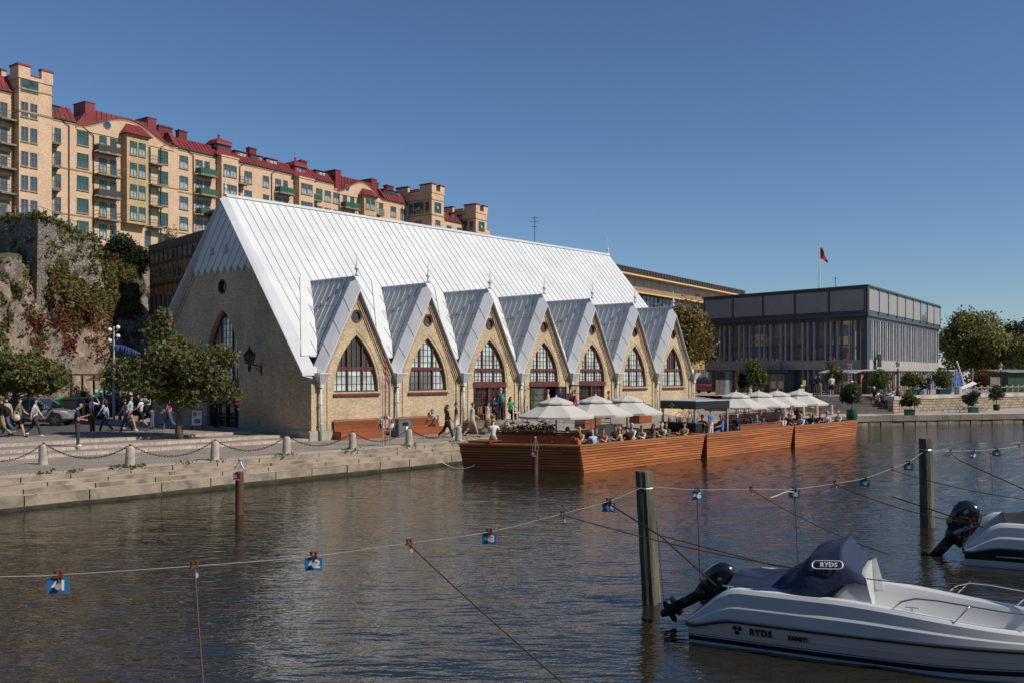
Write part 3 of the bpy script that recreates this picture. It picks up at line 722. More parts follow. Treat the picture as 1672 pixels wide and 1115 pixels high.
WM = {'g3': win_mesh('window', 1.75, 2.05, green_f, pane_v, 3), 'g2': win_mesh('window', 1.15, 2.0, green_f, pane_w, 2), 't2': win_mesh('window', 1.55, 2.0, teal_f, pane_w, 2),
      'n2': win_mesh('window', .95, 2.0, grey_f, pane_v, 2), 'd': win_mesh('balcony_door', 1.0, 2.5, green_f, pane_v, 1, .3), 'dt': win_mesh('balcony_door', 1.0, 2.5, teal_f, pane_w, 1, .3), 'm2': win_mesh('window', 1.3, 1.9, grey_f, pane_w, 2)}
def put(parent, key, x, y, z, rz=0.):
 me = WM[key]; o = bpy.data.objects.new('balcony_door' if key.startswith('d') else 'window', me); COL.objects.link(o)
 o.parent = parent; o.location = (x, y, z); o.rotation_euler = (0, 0, rz); return o
def balcony(parent, x0, x1, zf, y=0., d=1.35, solid=None, round_=False):
 b = MB()
 if round_:
  n = 9; cx = (x0 + x1) / 2; hw = (x1 - x0) / 2
  arc = [(cx - hw * math.cos(math.pi * i / n), y - d * math.sin(math.pi * i / n)) for i in range(n + 1)]
  b.prism(arc, zf - .28, zf, 0); b.prism([(cx + (a - cx) * .75, y + (c - y) * .75) for a, c in arc], zf - .55, zf - .28, 0)
  for a, c in zip(arc, arc[1:]): b.tube([(a[0], a[1], zf + 1.0), (c[0], c[1], zf + 1.0)], .035, 4, 1)
  for a in arc: b.bar((a[0], a[1], zf), (a[0], a[1], zf + 1.0), .03, 1)
 else:
  b.box(x0, x1, y - d, y, zf - .22, zf, 0)
  for z in (zf + .5, zf + 1.0):
   b.box(x0, x1, y - d + .02, y - d + .06, z - .025, z + .025, 1); b.box(x0 + .01, x0 + .05, y - d + .061, y, z - .025, z + .025, 1); b.box(x1 - .05, x1 - .01, y - d + .061, y, z - .025, z + .025, 1)
  n = max(3, int((x1 - x0) / .3))
  for i in range(n + 1): x = x0 + .02 + (x1 - x0 - .04) * i / n; b.box(x - .015, x + .015, y - d + .025, y - d + .055, zf, zf + 1.0, 1)
  if solid:
   b.box(x0 + .03, x1 - .03, y - d + .0, y - d + .018, zf + .08, zf + .92, 2); b.box(x0 - .002, x0 + .009, y - d + .02, y - .1, zf + .08, zf + .92, 2)
  for x in (x0 + .2, x1 - .2): b.tube([(x, y, zf - .95), (x, y - d * .8, zf - .24)], .035, 4, 1)
 b.build('balcony', [balc_c, rail_m, solid or rail_m], parent)
def house(label, qa, qb, ztop, name='apartment_house', zb=20.):
 t = thing(name, label, 'apartment house', (AX0 + dA[0] * qa, AY0 + dA[1] * qa, 0), AA, 'yellow brick apartment houses in a row on the hill')
 t['q0'] = qa
 m = MB(); L_ = qb - qa
 m.box(0, L_ - .004, 0, 12, zb, ztop)
 for k in (2, 4):            # string courses
  z = zrow(k, qa) + 1.62; m.box(.01, L_ - .01, -.08, -.001, z - .09, z + .09, 1)
 m.box(.01, L_ - .01, -.10, -.002, ztop - .35, ztop - .05, 1)
 m.build('wall', [apt, mat('string_course', (.34, .22, .115), .8)], t)
 return t, L_
def mansard(t, x0, x1, z, h=2.3, din=1.6, y0=-.15, slope_end=0.):
 r = MB()
 r.add([(x0, y0, z), (x1, y0, z), (x1, y0 + din, z + h), (x0, y0 + din, z + h), (x1, 12, z + h + .6), (x0, 12, z + h + .6), (x0, 12, z), (x1, 12, z)],
          [(0, 1, 2, 3), (3, 2, 4, 5), (0, 3, 5, 6), (1, 7, 4, 2)], 0)
 n = int((x1 - x0) / .7)
 for i in range(1, n): x = x0 + (x1 - x0) * i / n; r.extrude([(x, y0, z), (x + .04, y0, z), (x + .04, y0 + din, z + h), (x, y0 + din, z + h)], (0, -.06, .04), 1)
 r.box(x0, x1, y0 - .14, y0 - .002, z - .1, z + .06, 2)
 return r.build('roof', [red_roof, red_d, pipe_m], t)
def chimney(t, x, y, z, w=1.2, d=.9, h=1.6):
 c = MB(); c.box(x - w / 2, x + w / 2, y, y + d, z, z + h); c.box(x - w / 2 - .1, x + w / 2 + .1, y - .1, y + d + .1, z + h, z + h + .18)
 for i in (-1, 1): c.box(x + i * w / 4 - .12, x + i * w / 4 + .12, y + .3, y + .6, z + h + .18, z + h + .4)
 c.build('chimney', [red_d], t)
def roof_dormer(t, x, z, w=1.8, h=1.4, y=.5, pane=None):
 c = MB(); c.box(x - w / 2, x + w / 2, y, y + 2.2, z, z + h, 0); c.box(x - w / 2 - .12, x + w / 2 + .12, y - .15, y + 2.3, z + h, z + h + .12, 0)
 n = 3
 for i in range(n): a = x - w / 2 + .12 + (w - .24) * i / n; c.add([(a + .06, y - .01, z + .35), (a + (w - .24) / n - .06, y - .01, z + .35), (a + (w - .24) / n - .06, y - .01, z + h - .2), (a + .06, y - .01, z + h - .2)], [(0, 1, 2, 3)], 1)
 c.build('roof_dormer', [red_d, pane or pane_w], t)
def drain(t, x, z0, z1, y=-.14, slant=0.):
 p = MB()
 path = [(x, y, z0), (x, y, z1)]
 if slant: path += [(x + slant, y, z1 + abs(slant) * .55)]
 p.tube(path, .075, 6); p.build('downpipe', [pipe_m], t)
def gable_curve(x0, x1, zb, zp, n=24):
 return [(x0 + (x1 - x0) * i / n, zb + (zp - zb) * (.5 - .5 * math.cos(2 * math.pi * min(1, max(0, (i / n - .02) / .96)))) ** .8) for i in range(n + 1)]
def curved_gable(t, x0, x1, zb, zp, rx0, rx1):
 g = MB(); cv = gable_curve(x0, x1, zb, zp)
 g.extrude([(x0, -.12, zb - .6)] + [(a, -.12, b) for a, b in cv] + [(x1, -.12, zb - .6)], (0, .5, 0), 0)
 g.build('gable', [apt], t)
 e = MB(); n = len(cv)
 e.add([(a, -.26, b) for a, b in cv] + [(a, -.26, b + .22) for a, b in cv] + [(a, .5, b + .24) for a, b in cv], [(i, i + 1, n + i + 1, n + i) for i in range(n - 1)] + [(n + i, n + i + 1, 2 * n + i + 1, 2 * n + i) for i in range(n - 1)], 1)
 for a in range(0, n - 1):
  for k in range(3):
   x = cv[a][0] + (cv[a + 1][0] - cv[a][0]) * k / 3; z = cv[a][1] + (cv[a + 1][1] - cv[a][1]) * k / 3; e.box(x - .07, x + .07, -.2, -.12, z - .26, z - .1, 0)
 top = zp + .55
 e.box(rx0, rx1, .7, 3.5, zb - .5, top - .1, 1)
 k = max(1, int((rx1 - rx0) / .75))
 for i in range(k + 1): x = rx0 + (rx1 - rx0) * i / k; e.box(x - .03, x + .03, .62, .7, zb - .4, top - .1, 2)
 for x in (rx0 - .2, rx1 - 1.2): e.box(x, x + 1.5, .55, 3.6, zb - .5, top + .75, 1); e.box(x - .08, x + 1.58, .47, 3.7, top + .75, top + .87, 1)
 for s in (-1, 1):
  xa, xb = (x0, rx0) if s < 0 else (x1, rx1)
  e.extrude([(xa, .6, zb - .1), (xb, .6, zb - .1), (xb, .6, top - .4), (xa + (xb - xa) * .5, .6, zb + 1.1)], (0, 2.5, 0), 1)
 e.build('roof', [mat('cornice_tan', (.42, .28, .15), .8), red_roof, red_d], t)
def oriel(t, x0, x1, z0, z1, d=1.25, roofh=1.5, key='g2', rows=(0, 1, 2, 3), q=0., m=None, ov=.55):
 o = MB(); o.box(x0, x1, -d, -.003, z0, z1); o.box(x0 + .3, x1 - .3, -d * .6, -.003, z0 - .35, z0); o.box(x0 - .12, x1 + .12, -d - .12, -.002, z1 - .25, z1 - .02)
 oo = o.build('oriel', [m or apt_o], t)
 for k in rows:
  for f in (.3, .7): put(oo, key, x0 + (x1 - x0) * f, -d, zrow(k, q))
 if roofh:
  r = MB(); a = ov
  b4 = [(x0 - a, -d - a, z1), (x1 + a, -d - a, z1), (x1 + a, 0, z1), (x0 - a, 0, z1)]; t4 = [(x0 + .6, -.35, z1 + roofh), (x1 - .6, -.35, z1 + roofh), (x1 - .6, 0, z1 + roofh), (x0 + .6, 0, z1 + roofh)]
  r.add(b4 + t4, [(0, 1, 5, 4), (1, 2, 6, 5), (3, 0, 4, 7), (4, 5, 6, 7), (0, 3, 2, 1)], 0)
  for i in range(1, 7): f = i / 7; r.bar(Vector(b4[0]).lerp(b4[1], f), Vector(t4[0]).lerp(t4[1], f), .06, 1)
  r.build('oriel_roof', [red_roof, red_d], oo)
 return oo
def dome(t, x0, x1, z, d=1.25):
 cx, cy = (x0 + x1) / 2, .3; w = (x1 - x0) / 2
 m = MB()
 def sq(a, y0, zz): return [(cx - a, y0 - 0, zz), (cx + a, y0, zz), (cx + a, y0 + 2 * a, zz), (cx - a, y0 + 2 * a, zz)]
 levels = [(w + .7, -d - .7, z), (w - .35, -d + .35, z + 1.3), (w - .45, -d + .45, z + 1.35), (w - .45, -d + .45, z + 2.5), (w - .1, -d + .1, z + 2.6), (w - .25, -d + .25, z + 3.1), (w * .6, -d + w * .42, z + 3.75), (w * .15, -d + w * .85, z + 4.15), (.12, -d + w - .12, z + 4.3), (.1, -d + w - .1, z + 4.7)]
 pts = []; fs = []
 for a, y0, zz in levels: pts += sq(a, y0, zz)
 for i in range(len(levels) - 1):
  for j in range(4): fs.append((4 * i + j, 4 * i + (j + 1) % 4, 4 * i + 4 + (j + 1) % 4, 4 * i + 4 + j))
 pts = [(a, b + 1.2, z + (q - z) * .8) for a, b, q in pts]
 n = len(levels); fs.append((4 * n - 4, 4 * n - 3, 4 * n - 2, 4 * n - 1))
 m.add(pts, fs, 0)
 m.ball((cx, -d + w + 1.2, z + 3.85), .2, 8, 0)
 a = w - .45; y = -d + 1.65; z0_ = z; z = z - .33
 for i in range(3): xx = cx - a + .25 + (2 * a - .5) * i / 3; m.add([(xx + .1, y - .02, z + 1.55), (xx + (2 * a - .5) / 3 - .1, y - .02, z + 1.55), (xx + (2 * a - .5) / 3 - .1, y - .02, z + 2.3), (xx + .1, y - .02, z + 2.3)], [(0, 1, 2, 3)], 1)
 for yy in (y + .3, y + 1.3): m.add([(cx - a - .02, yy, z + 1.55), (cx - a - .02, yy + .8, z + 1.55), (cx - a - .02, yy + .8, z + 2.3), (cx - a - .02, yy, z + 2.3)], [(0, 1, 2, 3)], 1)
 m.build('dome', [red_roof, pane_w], t)
def tower(t, x0, x1, y0, y1, z0, z1, merl=None, m=None):
 b = MB(); b.box(x0, x1, y0, y1, z0, z1 - 1.1); 
 b.box(x0 - .12, x1 + .12, y0 - .12, y1 + .12, z1 - 1.1, z1 - .6, 0)
 b.box(x0 - .1, x1 + .1, y0 - .1, y1 + .1, z1 - 5.6, z1 - 5.35, 1); b.box(x0 - .08, x1 + .08, y0 - .08, y1 + .08, z1 - 2.5, z1 - 2.3, 1)
 def merlon(a0, a1, b0, b1): b.box(a0, a1, b0, b1, z1 - .6, z1 + .55, 0); b.box(a0 - .08, a1 + .08, b0 - .08, b1 + .08, z1 + .55, z1 + .85, 2)
 w, d = x1 - x0, y1 - y0; mw, md = w * .33, d * .33; e = .12; th = .5
 merlon(x0 - e, x0 + mw, y0 - e, y0 + th); merlon(x1 - mw, x1 + e, y0 - e, y0 + th); merlon(x0 - e, x0 + th, y0 + th + .01, y0 + md); merlon(x1 - th, x1 + e, y0 + th + .01, y0 + md); merlon(x0 - e, x0 + th, y1 - md, y1 + e); merlon(x1 - th, x1 + e, y1 - md, y1 + e)
 b.box(x0 + mw + .09, x1 - mw - .09, y0 - e - .04, y0 + th, z1 - .6, z1 - .42, 2); b.box(x0 - e - .04, x0 + th, y0 + md + .09, y1 - md - .09, z1 - .6, z1 - .42, 2)
 tt = b.build('tower', [m or apt, MATS['string_course'], red_roof], t)
 return tt
def diamond(parent, x, y, z, w, h, rz=0., nm='window'):
 d = MB(); d.M = Matrix.Translation((x, y, z)) @ Matrix.Rotation(rz, 4, 'Z')
 d.box(-w / 2 - .1, w / 2 + .1, -.08, 0, -h / 2 - .1, -h / 2, 1); d.box(-w / 2 - .1, w / 2 + .1, -.08, 0, h / 2, h / 2 + .1, 1); d.box(-w / 2 - .1, -w / 2, -.08, 0, -h / 2, h / 2, 1); d.box(w / 2, w / 2 + .1, -.08, 0, -h / 2, h / 2, 1)
 d.poly([(-w / 2, -.03, -h / 2), (w / 2, -.03, -h / 2), (w / 2, -.03, h / 2), (-w / 2, -.03, h / 2)], 2)
 a, b = min(w, h) * .46, min(w, h) * .46
 for s in (1.0, .55):
  p = [(-a * s, -.06, 0), (0, -.06, -b * s), (a * s, -.06, 0), (0, -.06, b * s)]
  for i in range(4): d.bar(p[i], p[(i + 1) % 4], .07, 1)
 d.poly([(-a * .5, -.05, 0), (0, -.05, -b * .5), (a * .5, -.05, 0), (0, -.05, b * .5)], 0)
 return d.build(nm, [pane_w, green_f, pane_v], parent)
qa, qb = qpx(-70), qpx(75)
t, L_ = house('tall yellow brick tower house with battlements at the left end of the hill row', qa, qb, 41.0)
X = lambda px: qpx(px) - qa
ty = X(22)
tw_ = tower(t, ty, L_ + .05, -1.4, 5, 20, 43.9)
mid = (ty + L_) / 2
for z in (38.7, 35.4, 32.1, 28.9, 25.7):
 for px in (40, 55): put(tw_, 'n2', qpx(px, -1.4) - qa, -1.4, z)
diamond(tw_, qpx(48, -1.4) - qa, -1.4, 42.0, 2.2, 1.7)
for z in (38.4, 35.1, 31.9, 28.6, 25.4):
 put(t, 'n2', X(6), 0, z); put(t, 'n2', X(-12), 0, z); balcony(t, X(-6), X(19), z - 1.3)
for px in (-40, -28): 
 for z in (38.4, 35.1, 31.9, 28.6): put(t, 'n2', X(px), 0, z)
mansard(t, 0, ty, 41.0); drain(t, ty - .2, 20, 40.5)
qa, qb = qpx(75), qpx(291)
t, L_ = house('yellow brick house with green windows and a wide curved gable next to the tower', qa, qb, 38.9)
X = lambda px, y=0: qpx(px, y) - qa
for k in range(5):
 put(t, 'n2', X(94), 0, zrow(k, qa) - .4); put(t, 'n2', X(80), 0, zrow(k, qa) - .4)
 if k < 5: balcony(t, X(74), X(94), zrow(k, qa) - 1.75, 0, 1.5, round_=True)
 put(t, 'g3', X(135), 0, zrow(k, 0)); put(t, 'g3', X(266), 0, zrow(k, 12))
 put(t, 'g2', X(168), 0, zrow(k, 3)); put(t, 'd', X(185), 0, zrow(k, 4) - .25); put(t, 'd', X(241), 0, zrow(k, 10) - .2)
 if k < 4:
  balcony(t, X(152.5), X(190), zrow(k, 3) - 1.5, solid=rail_m if k in (0, 2) else None); balcony(t, X(240), X(260), zrow(k, 10) - 1.5)
oriel(t, X(193, 0) + .6, X(236, 0) - .2, 25.6, 38.75, rows=(0, 1, 2, 3), q=7, roofh=1.7)
curved_gable(t, X(124), X(284), 38.6, 41.1, X(145), X(256))
for px, py in ((174, 205), (234, 219.5)):
 q = qpx(px); o = MB(); o.lathe([(.62, -.06), (.62, .06)], 16, 1); o.lathe([(.5, .062), (.001, .064)], 16, 0)
 oo = o.build('round_window', [pane_v, teal_f], t); oo.location = (q - qa, -.14, zpx(py, q)); oo.rotation_euler = (R(90), 0, 0)
mansard(t, 0, X(124), 38.95, 2.2); chimney(t, X(96), 3, 41, 1.4); mansard(t, X(284), L_, 38.95, 2.2)
roof_dormer(t, X(88), 39.2, 2.2, 1.5); chimney(t, X(281), 2.5, 40.5, 1.3)
for px in (112, 152, 262): drain(t, X(px), 20, 38.2 if px != 152 else 37.6, slant=-2.2 if px == 152 else (2.4 if px == 262 else -1.4))
qa, qb = qpx(291), qpx(545)
t, L_ = house('long yellow brick house with two small red domes in the middle of the hill row', qa, qb, 38.7)
for k in range(5):
 for px, key in ((300, 't2'), (405, 't2'), (434, 'm2'), (521, 't2'), (535, 't2')): put(t, key, X(px), 0, zrow(k, qpx(px)))
 for px in (325, 454): put(t, 't2' if False else 'm2', X(px), 0, zrow(k, qpx(px)))
 for px in (338, 384, 466, 507): put(t, 'dt', X(px), 0, zrow(k, qpx(px)) - .25)
 if k < 4:
  balcony(t, X(318.5), X(346), zrow(k, 19) - 1.5, 0, 1.5, solid=rail_g if k < 3 else None); balcony(t, X(381.5), X(398), zrow(k, 27) - 1.5)
  balcony(t, X(449), X(473), zrow(k, 36) - 1.5, solid=rail_g); balcony(t, X(505.5), X(518), zrow(k, 44) - 1.5, solid=rail_g)
oriel(t, X(348) + .7, X(381), 25.5, 38.9, key='m2', rows=(0, 1, 2, 3), q=24, roofh=0, m=apt); dome(t, X(348) + .7, X(381), 38.9)
oriel(t, X(475) + .8, X(505), 25.5, 38.3, key='m2', rows=(0, 1, 2, 3), q=41, roofh=0, m=apt); dome(t, X(475) + .8, X(505), 38.3)
mansard(t, 0, L_, 38.75, 2.0, 1.8)
for px in (294, 318, 391, 432, 515): chimney(t, X(px), 3, 40.8, 1.5, h=1.5)
for px in (400, 425, 450, 530): roof_dormer(t, X(px), 39.3, 2.6, 1.4, 1.0)
for px in (315, 391, 443, 511): drain(t, X(px), 20, 38.0, slant=-1.6 if px in (315,) else 2.2)
qa, qb = qpx(545), qpx(667)
t, L_ = house('yellow brick house with a curved gable and red bay canopy left of the square towers', qa, qb, 37.9)
for k in range(5):
 for px, key in ((549, 't2'), (622, 'g2'), (642, 't2'), (658, 't2')): put(t, key, X(px), 0, zrow(k, qpx(px)))
 put(t, 'd', X(563), 0, zrow(k, 52) - .2); put(t, 'd', X(575), 0, zrow(k, 54) - .2); put(t, 'd', X(611), 0, zrow(k, 60) - .2)
 if k < 4: balcony(t, X(556), X(580), zrow(k, 53) - 1.5, solid=rail_g); balcony(t, X(609), X(620), zrow(k, 60) - 1.5)
oriel(t, X(582) + .8, X(607), 25, 37.5, q=57, roofh=1.5)
curved_gable(t, X(551), X(628), 37.6, 40.2, X(552.5), X(617))
for px, py in ((566, 307), (604, 316)):
 q = qpx(px); o = MB(); o.lathe([(.62, -.06), (.62, .06)], 16, 1); o.lathe([(.5, .062), (.001, .064)], 16, 0)
 oo = o.build('round_window', [pane_v, teal_f], t); oo.location = (q - qa, -.14, zpx(py, q)); oo.rotation_euler = (R(90), 0, 0)
mansard(t, X(628), L_, 37.9, 2.2); roof_dormer(t, X(645), 38.5, 5, 1.6, .8); chimney(t, X(632), 3, 40, 1.6); chimney(t, X(655), 3, 40, 2)
for px in (553, 614, 656): drain(t, X(px), 20, 37.2)
qa, qb = qpx(667), qpx(800)
t, L_ = house('yellow brick house with two battlemented square towers ending the row', qa, qb, 36.6)
PT = 6.3
for (pa, pb, pc, zt, lab) in ((667, 705, 724.5, 40.8, 1), (741, 777, 795, 38.9, 2)):
 x0 = qpx(pb, -PT) - qa; x1 = qpx(pc, -PT) - qa
 tt = tower(t, x0, x1, -PT, 3, 15, zt)
 diamond(tt, (x0 + x1) / 2, -PT, zt - 3.9, 1.9, 1.9); diamond(tt, x0, -PT / 2 + .3, zt - 3.9, 2.3, 2.1, R(-90))
 for yy in (-PT + 1.2, -.9): put(tt, 'n2', x0, yy, zt - 3.9, R(-90))
 for k in range(4): put(tt, 't2', (x0 + x1) / 2, -PT, zt - 7.4 - 3.3 * k); put(tt, 't2', x0, -PT / 2 + .3, zt - 7.4 - 3.3 * k, R(-90))
for px in (733, 750):
 for k in range(4): put(t, 't2', qpx(px, -3) - qa, -3.0, 33.6 - 3.2 * k)
lw = MB(); lw.box(qpx(724.5, -PT) - qa + .01, qpx(777, -PT) - qa - .01, -3, -.01, 18, 35.6); lw.build('wall', [apt], t)
mansard(t, qpx(726, -3) - qa, qpx(765, -3) - qa, 35.6, 2.2, 1.6, -3.1)
for px in (728, 745, 758): roof_dormer(t, qpx(px, -3) - qa, 36.1, 2.0, 1.4, -2.4)
ochre = brick_mat('ochre_cladding', (.46, .29, .12), (.40, .25, .10), (.20, .12, .06), 1.2, 1.4, .03, 'Z', .15, bump=0, offset=0)
brown_t = mat('brown_trim', (.055, .03, .022), .5, 0, .2, 2)
cream = mat('cream_panel', (.50, .44, .36), .6, 0, .06, .5)
brown_c = brick_mat('brown_cladding', (.30, .165, .06), (.25, .135, .05), (.03, .02, .015), 1.2, 1.1, .05, 'Z', .2, bump=0, offset=0)
oa = R(56); ox, oy = 13.3, 118.0
t = thing('office_block', 'long ochre office block with cream panel band behind the church', 'office building', (ox, oy, 0), oa)
x0, x1 = -34, 45.3
m = MB(); m.box(x0, x1, 0, 14, 0, 14.0); m.box(x0, x1, 1.2, 13.8, 14.0, 16.3)
m.build('wall', [ochre], t)
m = MB(); m.box(x0 - .2, x1 + .2, -.1, 14, 16.32, 17.15, 0)
for i in range(int((x1 - x0) / .9)): m.box(x0 + .9 * i, x0 + .9 * i + .06, -.16, -.1, 16.35, 17.12, 1)
m.box(x0, x1, -.3, 1.2, 16.12, 16.318, 2); m.box(x0, x1, -.75, 0, 14.0, 14.62, 3); m.box(x0, x1, -.95, .0, 13.82, 13.998, 2)
m.build('roof', [brown_t, dark_iron, mat('yellow_edge', (.62, .45, .24), .6), mat('tile_ledge', (.30, .18, .09), .7)], t)
p = MB()
n = int((x1 - x0) / 2.55)
for i in range(n): a = x0 + .2 + 2.55 * i; p.box(a, a + 2.42, 1.05, 1.195, 14.64, 16.1, 0)
p.build('panel_band', [cream], t)
for k in range(4):
 zz = 12.2 - 3.2 * k
 for i in range(int((x1 - x0) / 5.1)):
  a = x0 + .3 + 5.1 * i; q = MB()
  q.poly([(a, -.03, zz), (a + 4.6, -.03, zz), (a + 4.6, -.03, zz + 1.45), (a, -.03, zz + 1.45)], 1)
  for j in range(5): q.box(a + 1.15 * j - .05, a + 1.15 * j + .05, -.08, -.001, zz - .05, zz + 1.5, 0)
  q.box(a - .05, a + 4.65, -.07, -.001, zz - .12, zz - .0, 0)
  q.build('window', [brown_t, pane_b], t)
bl = Vector((-36.8, 95, 0)); br = Vector((-27.3, 84, 0)); d_ = (br - bl).normalized(); ba = math.atan2(d_.y, d_.x)
t = thing('brown_office_block', 'dark brown office block with strip windows between the cliff and the church gable', 'office building', bl, ba)
Lb = 27
m = MB(); m.box(0, Lb, 0, 16, 0, 15.55, 0); m.box(-.1, Lb + .1, -.1, 16, 15.553, 16.35, 1); m.box(8.5, 15.5, 2.5, 11, 16.352, 18.6, 1); m.box(8.2, 15.8, 2.2, 11.3, 18.6, 18.85, 1)
m.build('wall', [brown_c, brown_t], t)
for k, (z0, z1) in enumerate(((14.55, 15.4), (12.6, 13.9), (9.95, 11.25), (7.3, 8.6), (4.6, 5.9), (1.9, 3.2))):
 for i in range(22):
  a = .25 + 1.21 * i; q = MB()
  q.poly([(a, -.03, z0), (a + .95, -.03, z0), (a + .95, -.03, z1), (a, -.03, z1)], 1)
  if k: q.box(a - .07, a, -.08, -.001, z0 - .07, z1 + .07, 2); q.box(a + .95, a + 1.02, -.08, -.001, z0 - .07, z1 + .07, 2); q.box(a, a + .95, -.075, -.001, z1, z1 + .07, 2); q.box(a, a + .95, -.075, -.001, z0 - .07, z0, 2)
  else: q.box(a + .95, a + 1.2, -.08, -.001, z0, z1, 0)
  if i < 16 and k < 5: q.build('window', [brown_t, pane_v, mat('frame_tan', (.30, .20, .10), .5)], t)
q = MB()
for z in (14.35, 9.6, 12.25, 7.0, 4.3): q.box(0, Lb, -.05, -.002, z - .07, z + .07, 0)
for i in range(23): q.box(.08 + 1.21 * i, .14 + 1.21 * i, -.045, -.003, 0, 14.2, 0)
q.build('mullions', [brown_t], t)
K = Vector((36.15, 95.0, 0)); LF = Vector((22.7, 111.0, 0)); RT = Vector((57.2, 125.0, 0))
slate = mat('slate_paint', (.062, .072, .088), .45, 0, .12, .8)
fin_m = mat('concrete_fin', (.36, .355, .355), .75, 0, .12, 1.0)
pan_m = mat('grey_screen', (.27, .265, .265), .75, 0, .06, 1.2)
band_m = brick_mat('concrete_band', (.36, .34, .31), (.33, .31, .285), (.20, .19, .18), 1.5, 3., .02, 'Z', .12, bump=0, offset=0)
pane_p = mat('pane_mirror', (.30, .33, .34), .02, .55, .15, .3, detail=1)
pav = thing('pavilion', 'dark grey flat-roofed pavilion with tall fins and a glazed first floor beyond the barges', 'building', (K.x, K.y, 0), 0)
Kl = Vector((0, 0, 0)); L2 = LF - K; R2 = RT - K
back_ = L2 + R2
b = MB(); quad = lambda z, o=0.: [Vector((0, 0, z)), R2 + Vector((0, 0, z)), back_ + Vector((0, 0, z)), L2 + Vector((0, 0, z))]
c_ = (back_) / 2
def inset(f): return [(c_ + (p - c_) * f) for p in (Vector((0, 0, 0)), R2, back_, L2)]
b.prism([(p.x, p.y) for p in inset(.955)], TZ - 1.4, 9.2, 0); b.build('core', [pane_p], pav)
b = MB(); b.prism([(p.x, p.y) for p in inset(1.0)], 9.5, 12.25, 0); b.prism([(p.x, p.y) for p in inset(1.012)], 12.25, 12.42, 0); b.prism([(p.x, p.y) for p in inset(1.012)], 9.25, 9.52, 0); b.prism([(p.x, p.y) for p in inset(.99)], 8.9, 9.25, 0)
b.build('upper_storey', [slate], pav)
b = MB(); b.prism([(p.x, p.y) for p in inset(.99)], 3.85, 4.85, 0); b.build('concrete_band', [band_m], pav)
al = math.atan2(-L2.y, -L2.x); LL = L2.length; ar = math.atan2(R2.y, R2.x); LR = R2.length
FL = Matrix.Translation(L2) @ Matrix.Rotation(al, 4, 'Z'); FR = Matrix.Rotation(ar, 4, 'Z')
for M_, LN, n, m in ((FL, LL, 5, 0), (FR, LR, 9, 1)):
 for i in range(n):
  a = .35 + (LN - .5) * i / n; e = .35 + (LN - .5) * (i + 1) / n - .25
  p = MB(); p.M = M_; p.box(a, e, -.06, .0, 9.85, 12.0, 0)
  p.box(e + .02, e + .22, -.12, -.001, 9.55, 12.24, 1)
  p.build('screen_panel', [pan_m if not (m and i == 6) else pane_p, slate], pav)
fr_ = MB(); fr_.M = FL
xs_, x = [], .8; pat = [1.35, .62, .78]; i = 0
while x < LL - .5: xs_.append(x); x += pat[i % 3]; i += 1
for x in xs_: fr_.box(x - .10, x + .10, .30, .52, 4.85, 8.9, 0); 
for x in xs_: fr_.box(x - .09, x + .09, .36, .5, TZ - .6, 3.85, 0)
fr_.box(.4, LL - .3, .44, .5, 6.3, 6.42, 1)
fr_.box(LL - .75, LL - .1, .05, .55, TZ - .6, 8.9, 1); fr_.box(.0, .5, .05, .55, 4.85, 8.9, 1)
fr_.M = FR; x = .5; i = 0
while x < LR - .3:
 w_ = (.13, .08, .17)[i % 3]; fr_.box(x - w_, x + w_, .05, .5, 4.85, 8.9, 0); fr_.box(x - w_, x + w_, .1, .5, TZ - .4, 3.85, 0); x += (1.0, .8, 1.15)[i % 3]; i += 1
fr_.build('fins', [fin_m, slate], pav)
b = MB(); b.M = FL
b.box(7.2, 12.4, -1.2, .3, 3.55, 3.8, 0); b.box(8.6, 12.2, .05, .45, TZ, 3.5, 1)
b.build('porch', [slate, mat('porch_wall', (.10, .11, .13), .6)], pav)
for s in (0, 1):
 d = MB(); d.M = FL; a = 9.2 + s * .95; d.box(a, a + .12, -.02, .04, TZ, 3.4, 0); d.box(a + .83, a + .94, -.02, .04, TZ, 3.4, 0); d.box(a + .12, a + .83, -.02, .04, 3.28, 3.4, 0); d.box(a + .12, a + .83, -.02, .04, TZ, TZ + .2, 0); d.poly([(a + .12, .02, TZ + .2), (a + .83, .02, TZ + .2), (a + .83, .02, 3.28), (a + .12, .02, 3.28)], 1)
 d.build('door', [mat('door_cream', (.45, .43, .40), .5), pane_p], pav)
b = MB(); c0 = c_ * .55; b.box(c0.x - 1.6, c0.x + 1.6, c0.y, c0.y + 3, 12.42, 12.95, 0)
b.build('roof_hatch', [slate], pav)
fp = P(1338, 466, 104); fp.z = 12.4
t = thing('flagpole', 'white flagpole with a limp red flag on the roof of the dark pavilion', 'flagpole', fp)
m = MB(); m.lathe([(.09, 0), (.05, 5.3), (.05, 5.35)], 8); m.ball((0, 0, 5.42), .1, 8); m.build('pole', [white_p], t)
m = MB()
def flagp(u, v):      # hanging folds
 return (.07 + u * (.85 - .45 * (1 - v) ** 2) , .22 * math.sin(u * 7 + v * 3) * u, 5.1 - v * 1.35 - u * u * .5 * (1 - .3 * v) - .15 * u)
m.grid(flagp, [i / 12 for i in range(13)], [i / 8 for i in range(9)])
for i in range(12): pass
m.build('flag', [mat('flag_red', (.33, .02, .03), .7, 0, .25, 2.5, col2=(.24, .012, .02))], t, True)
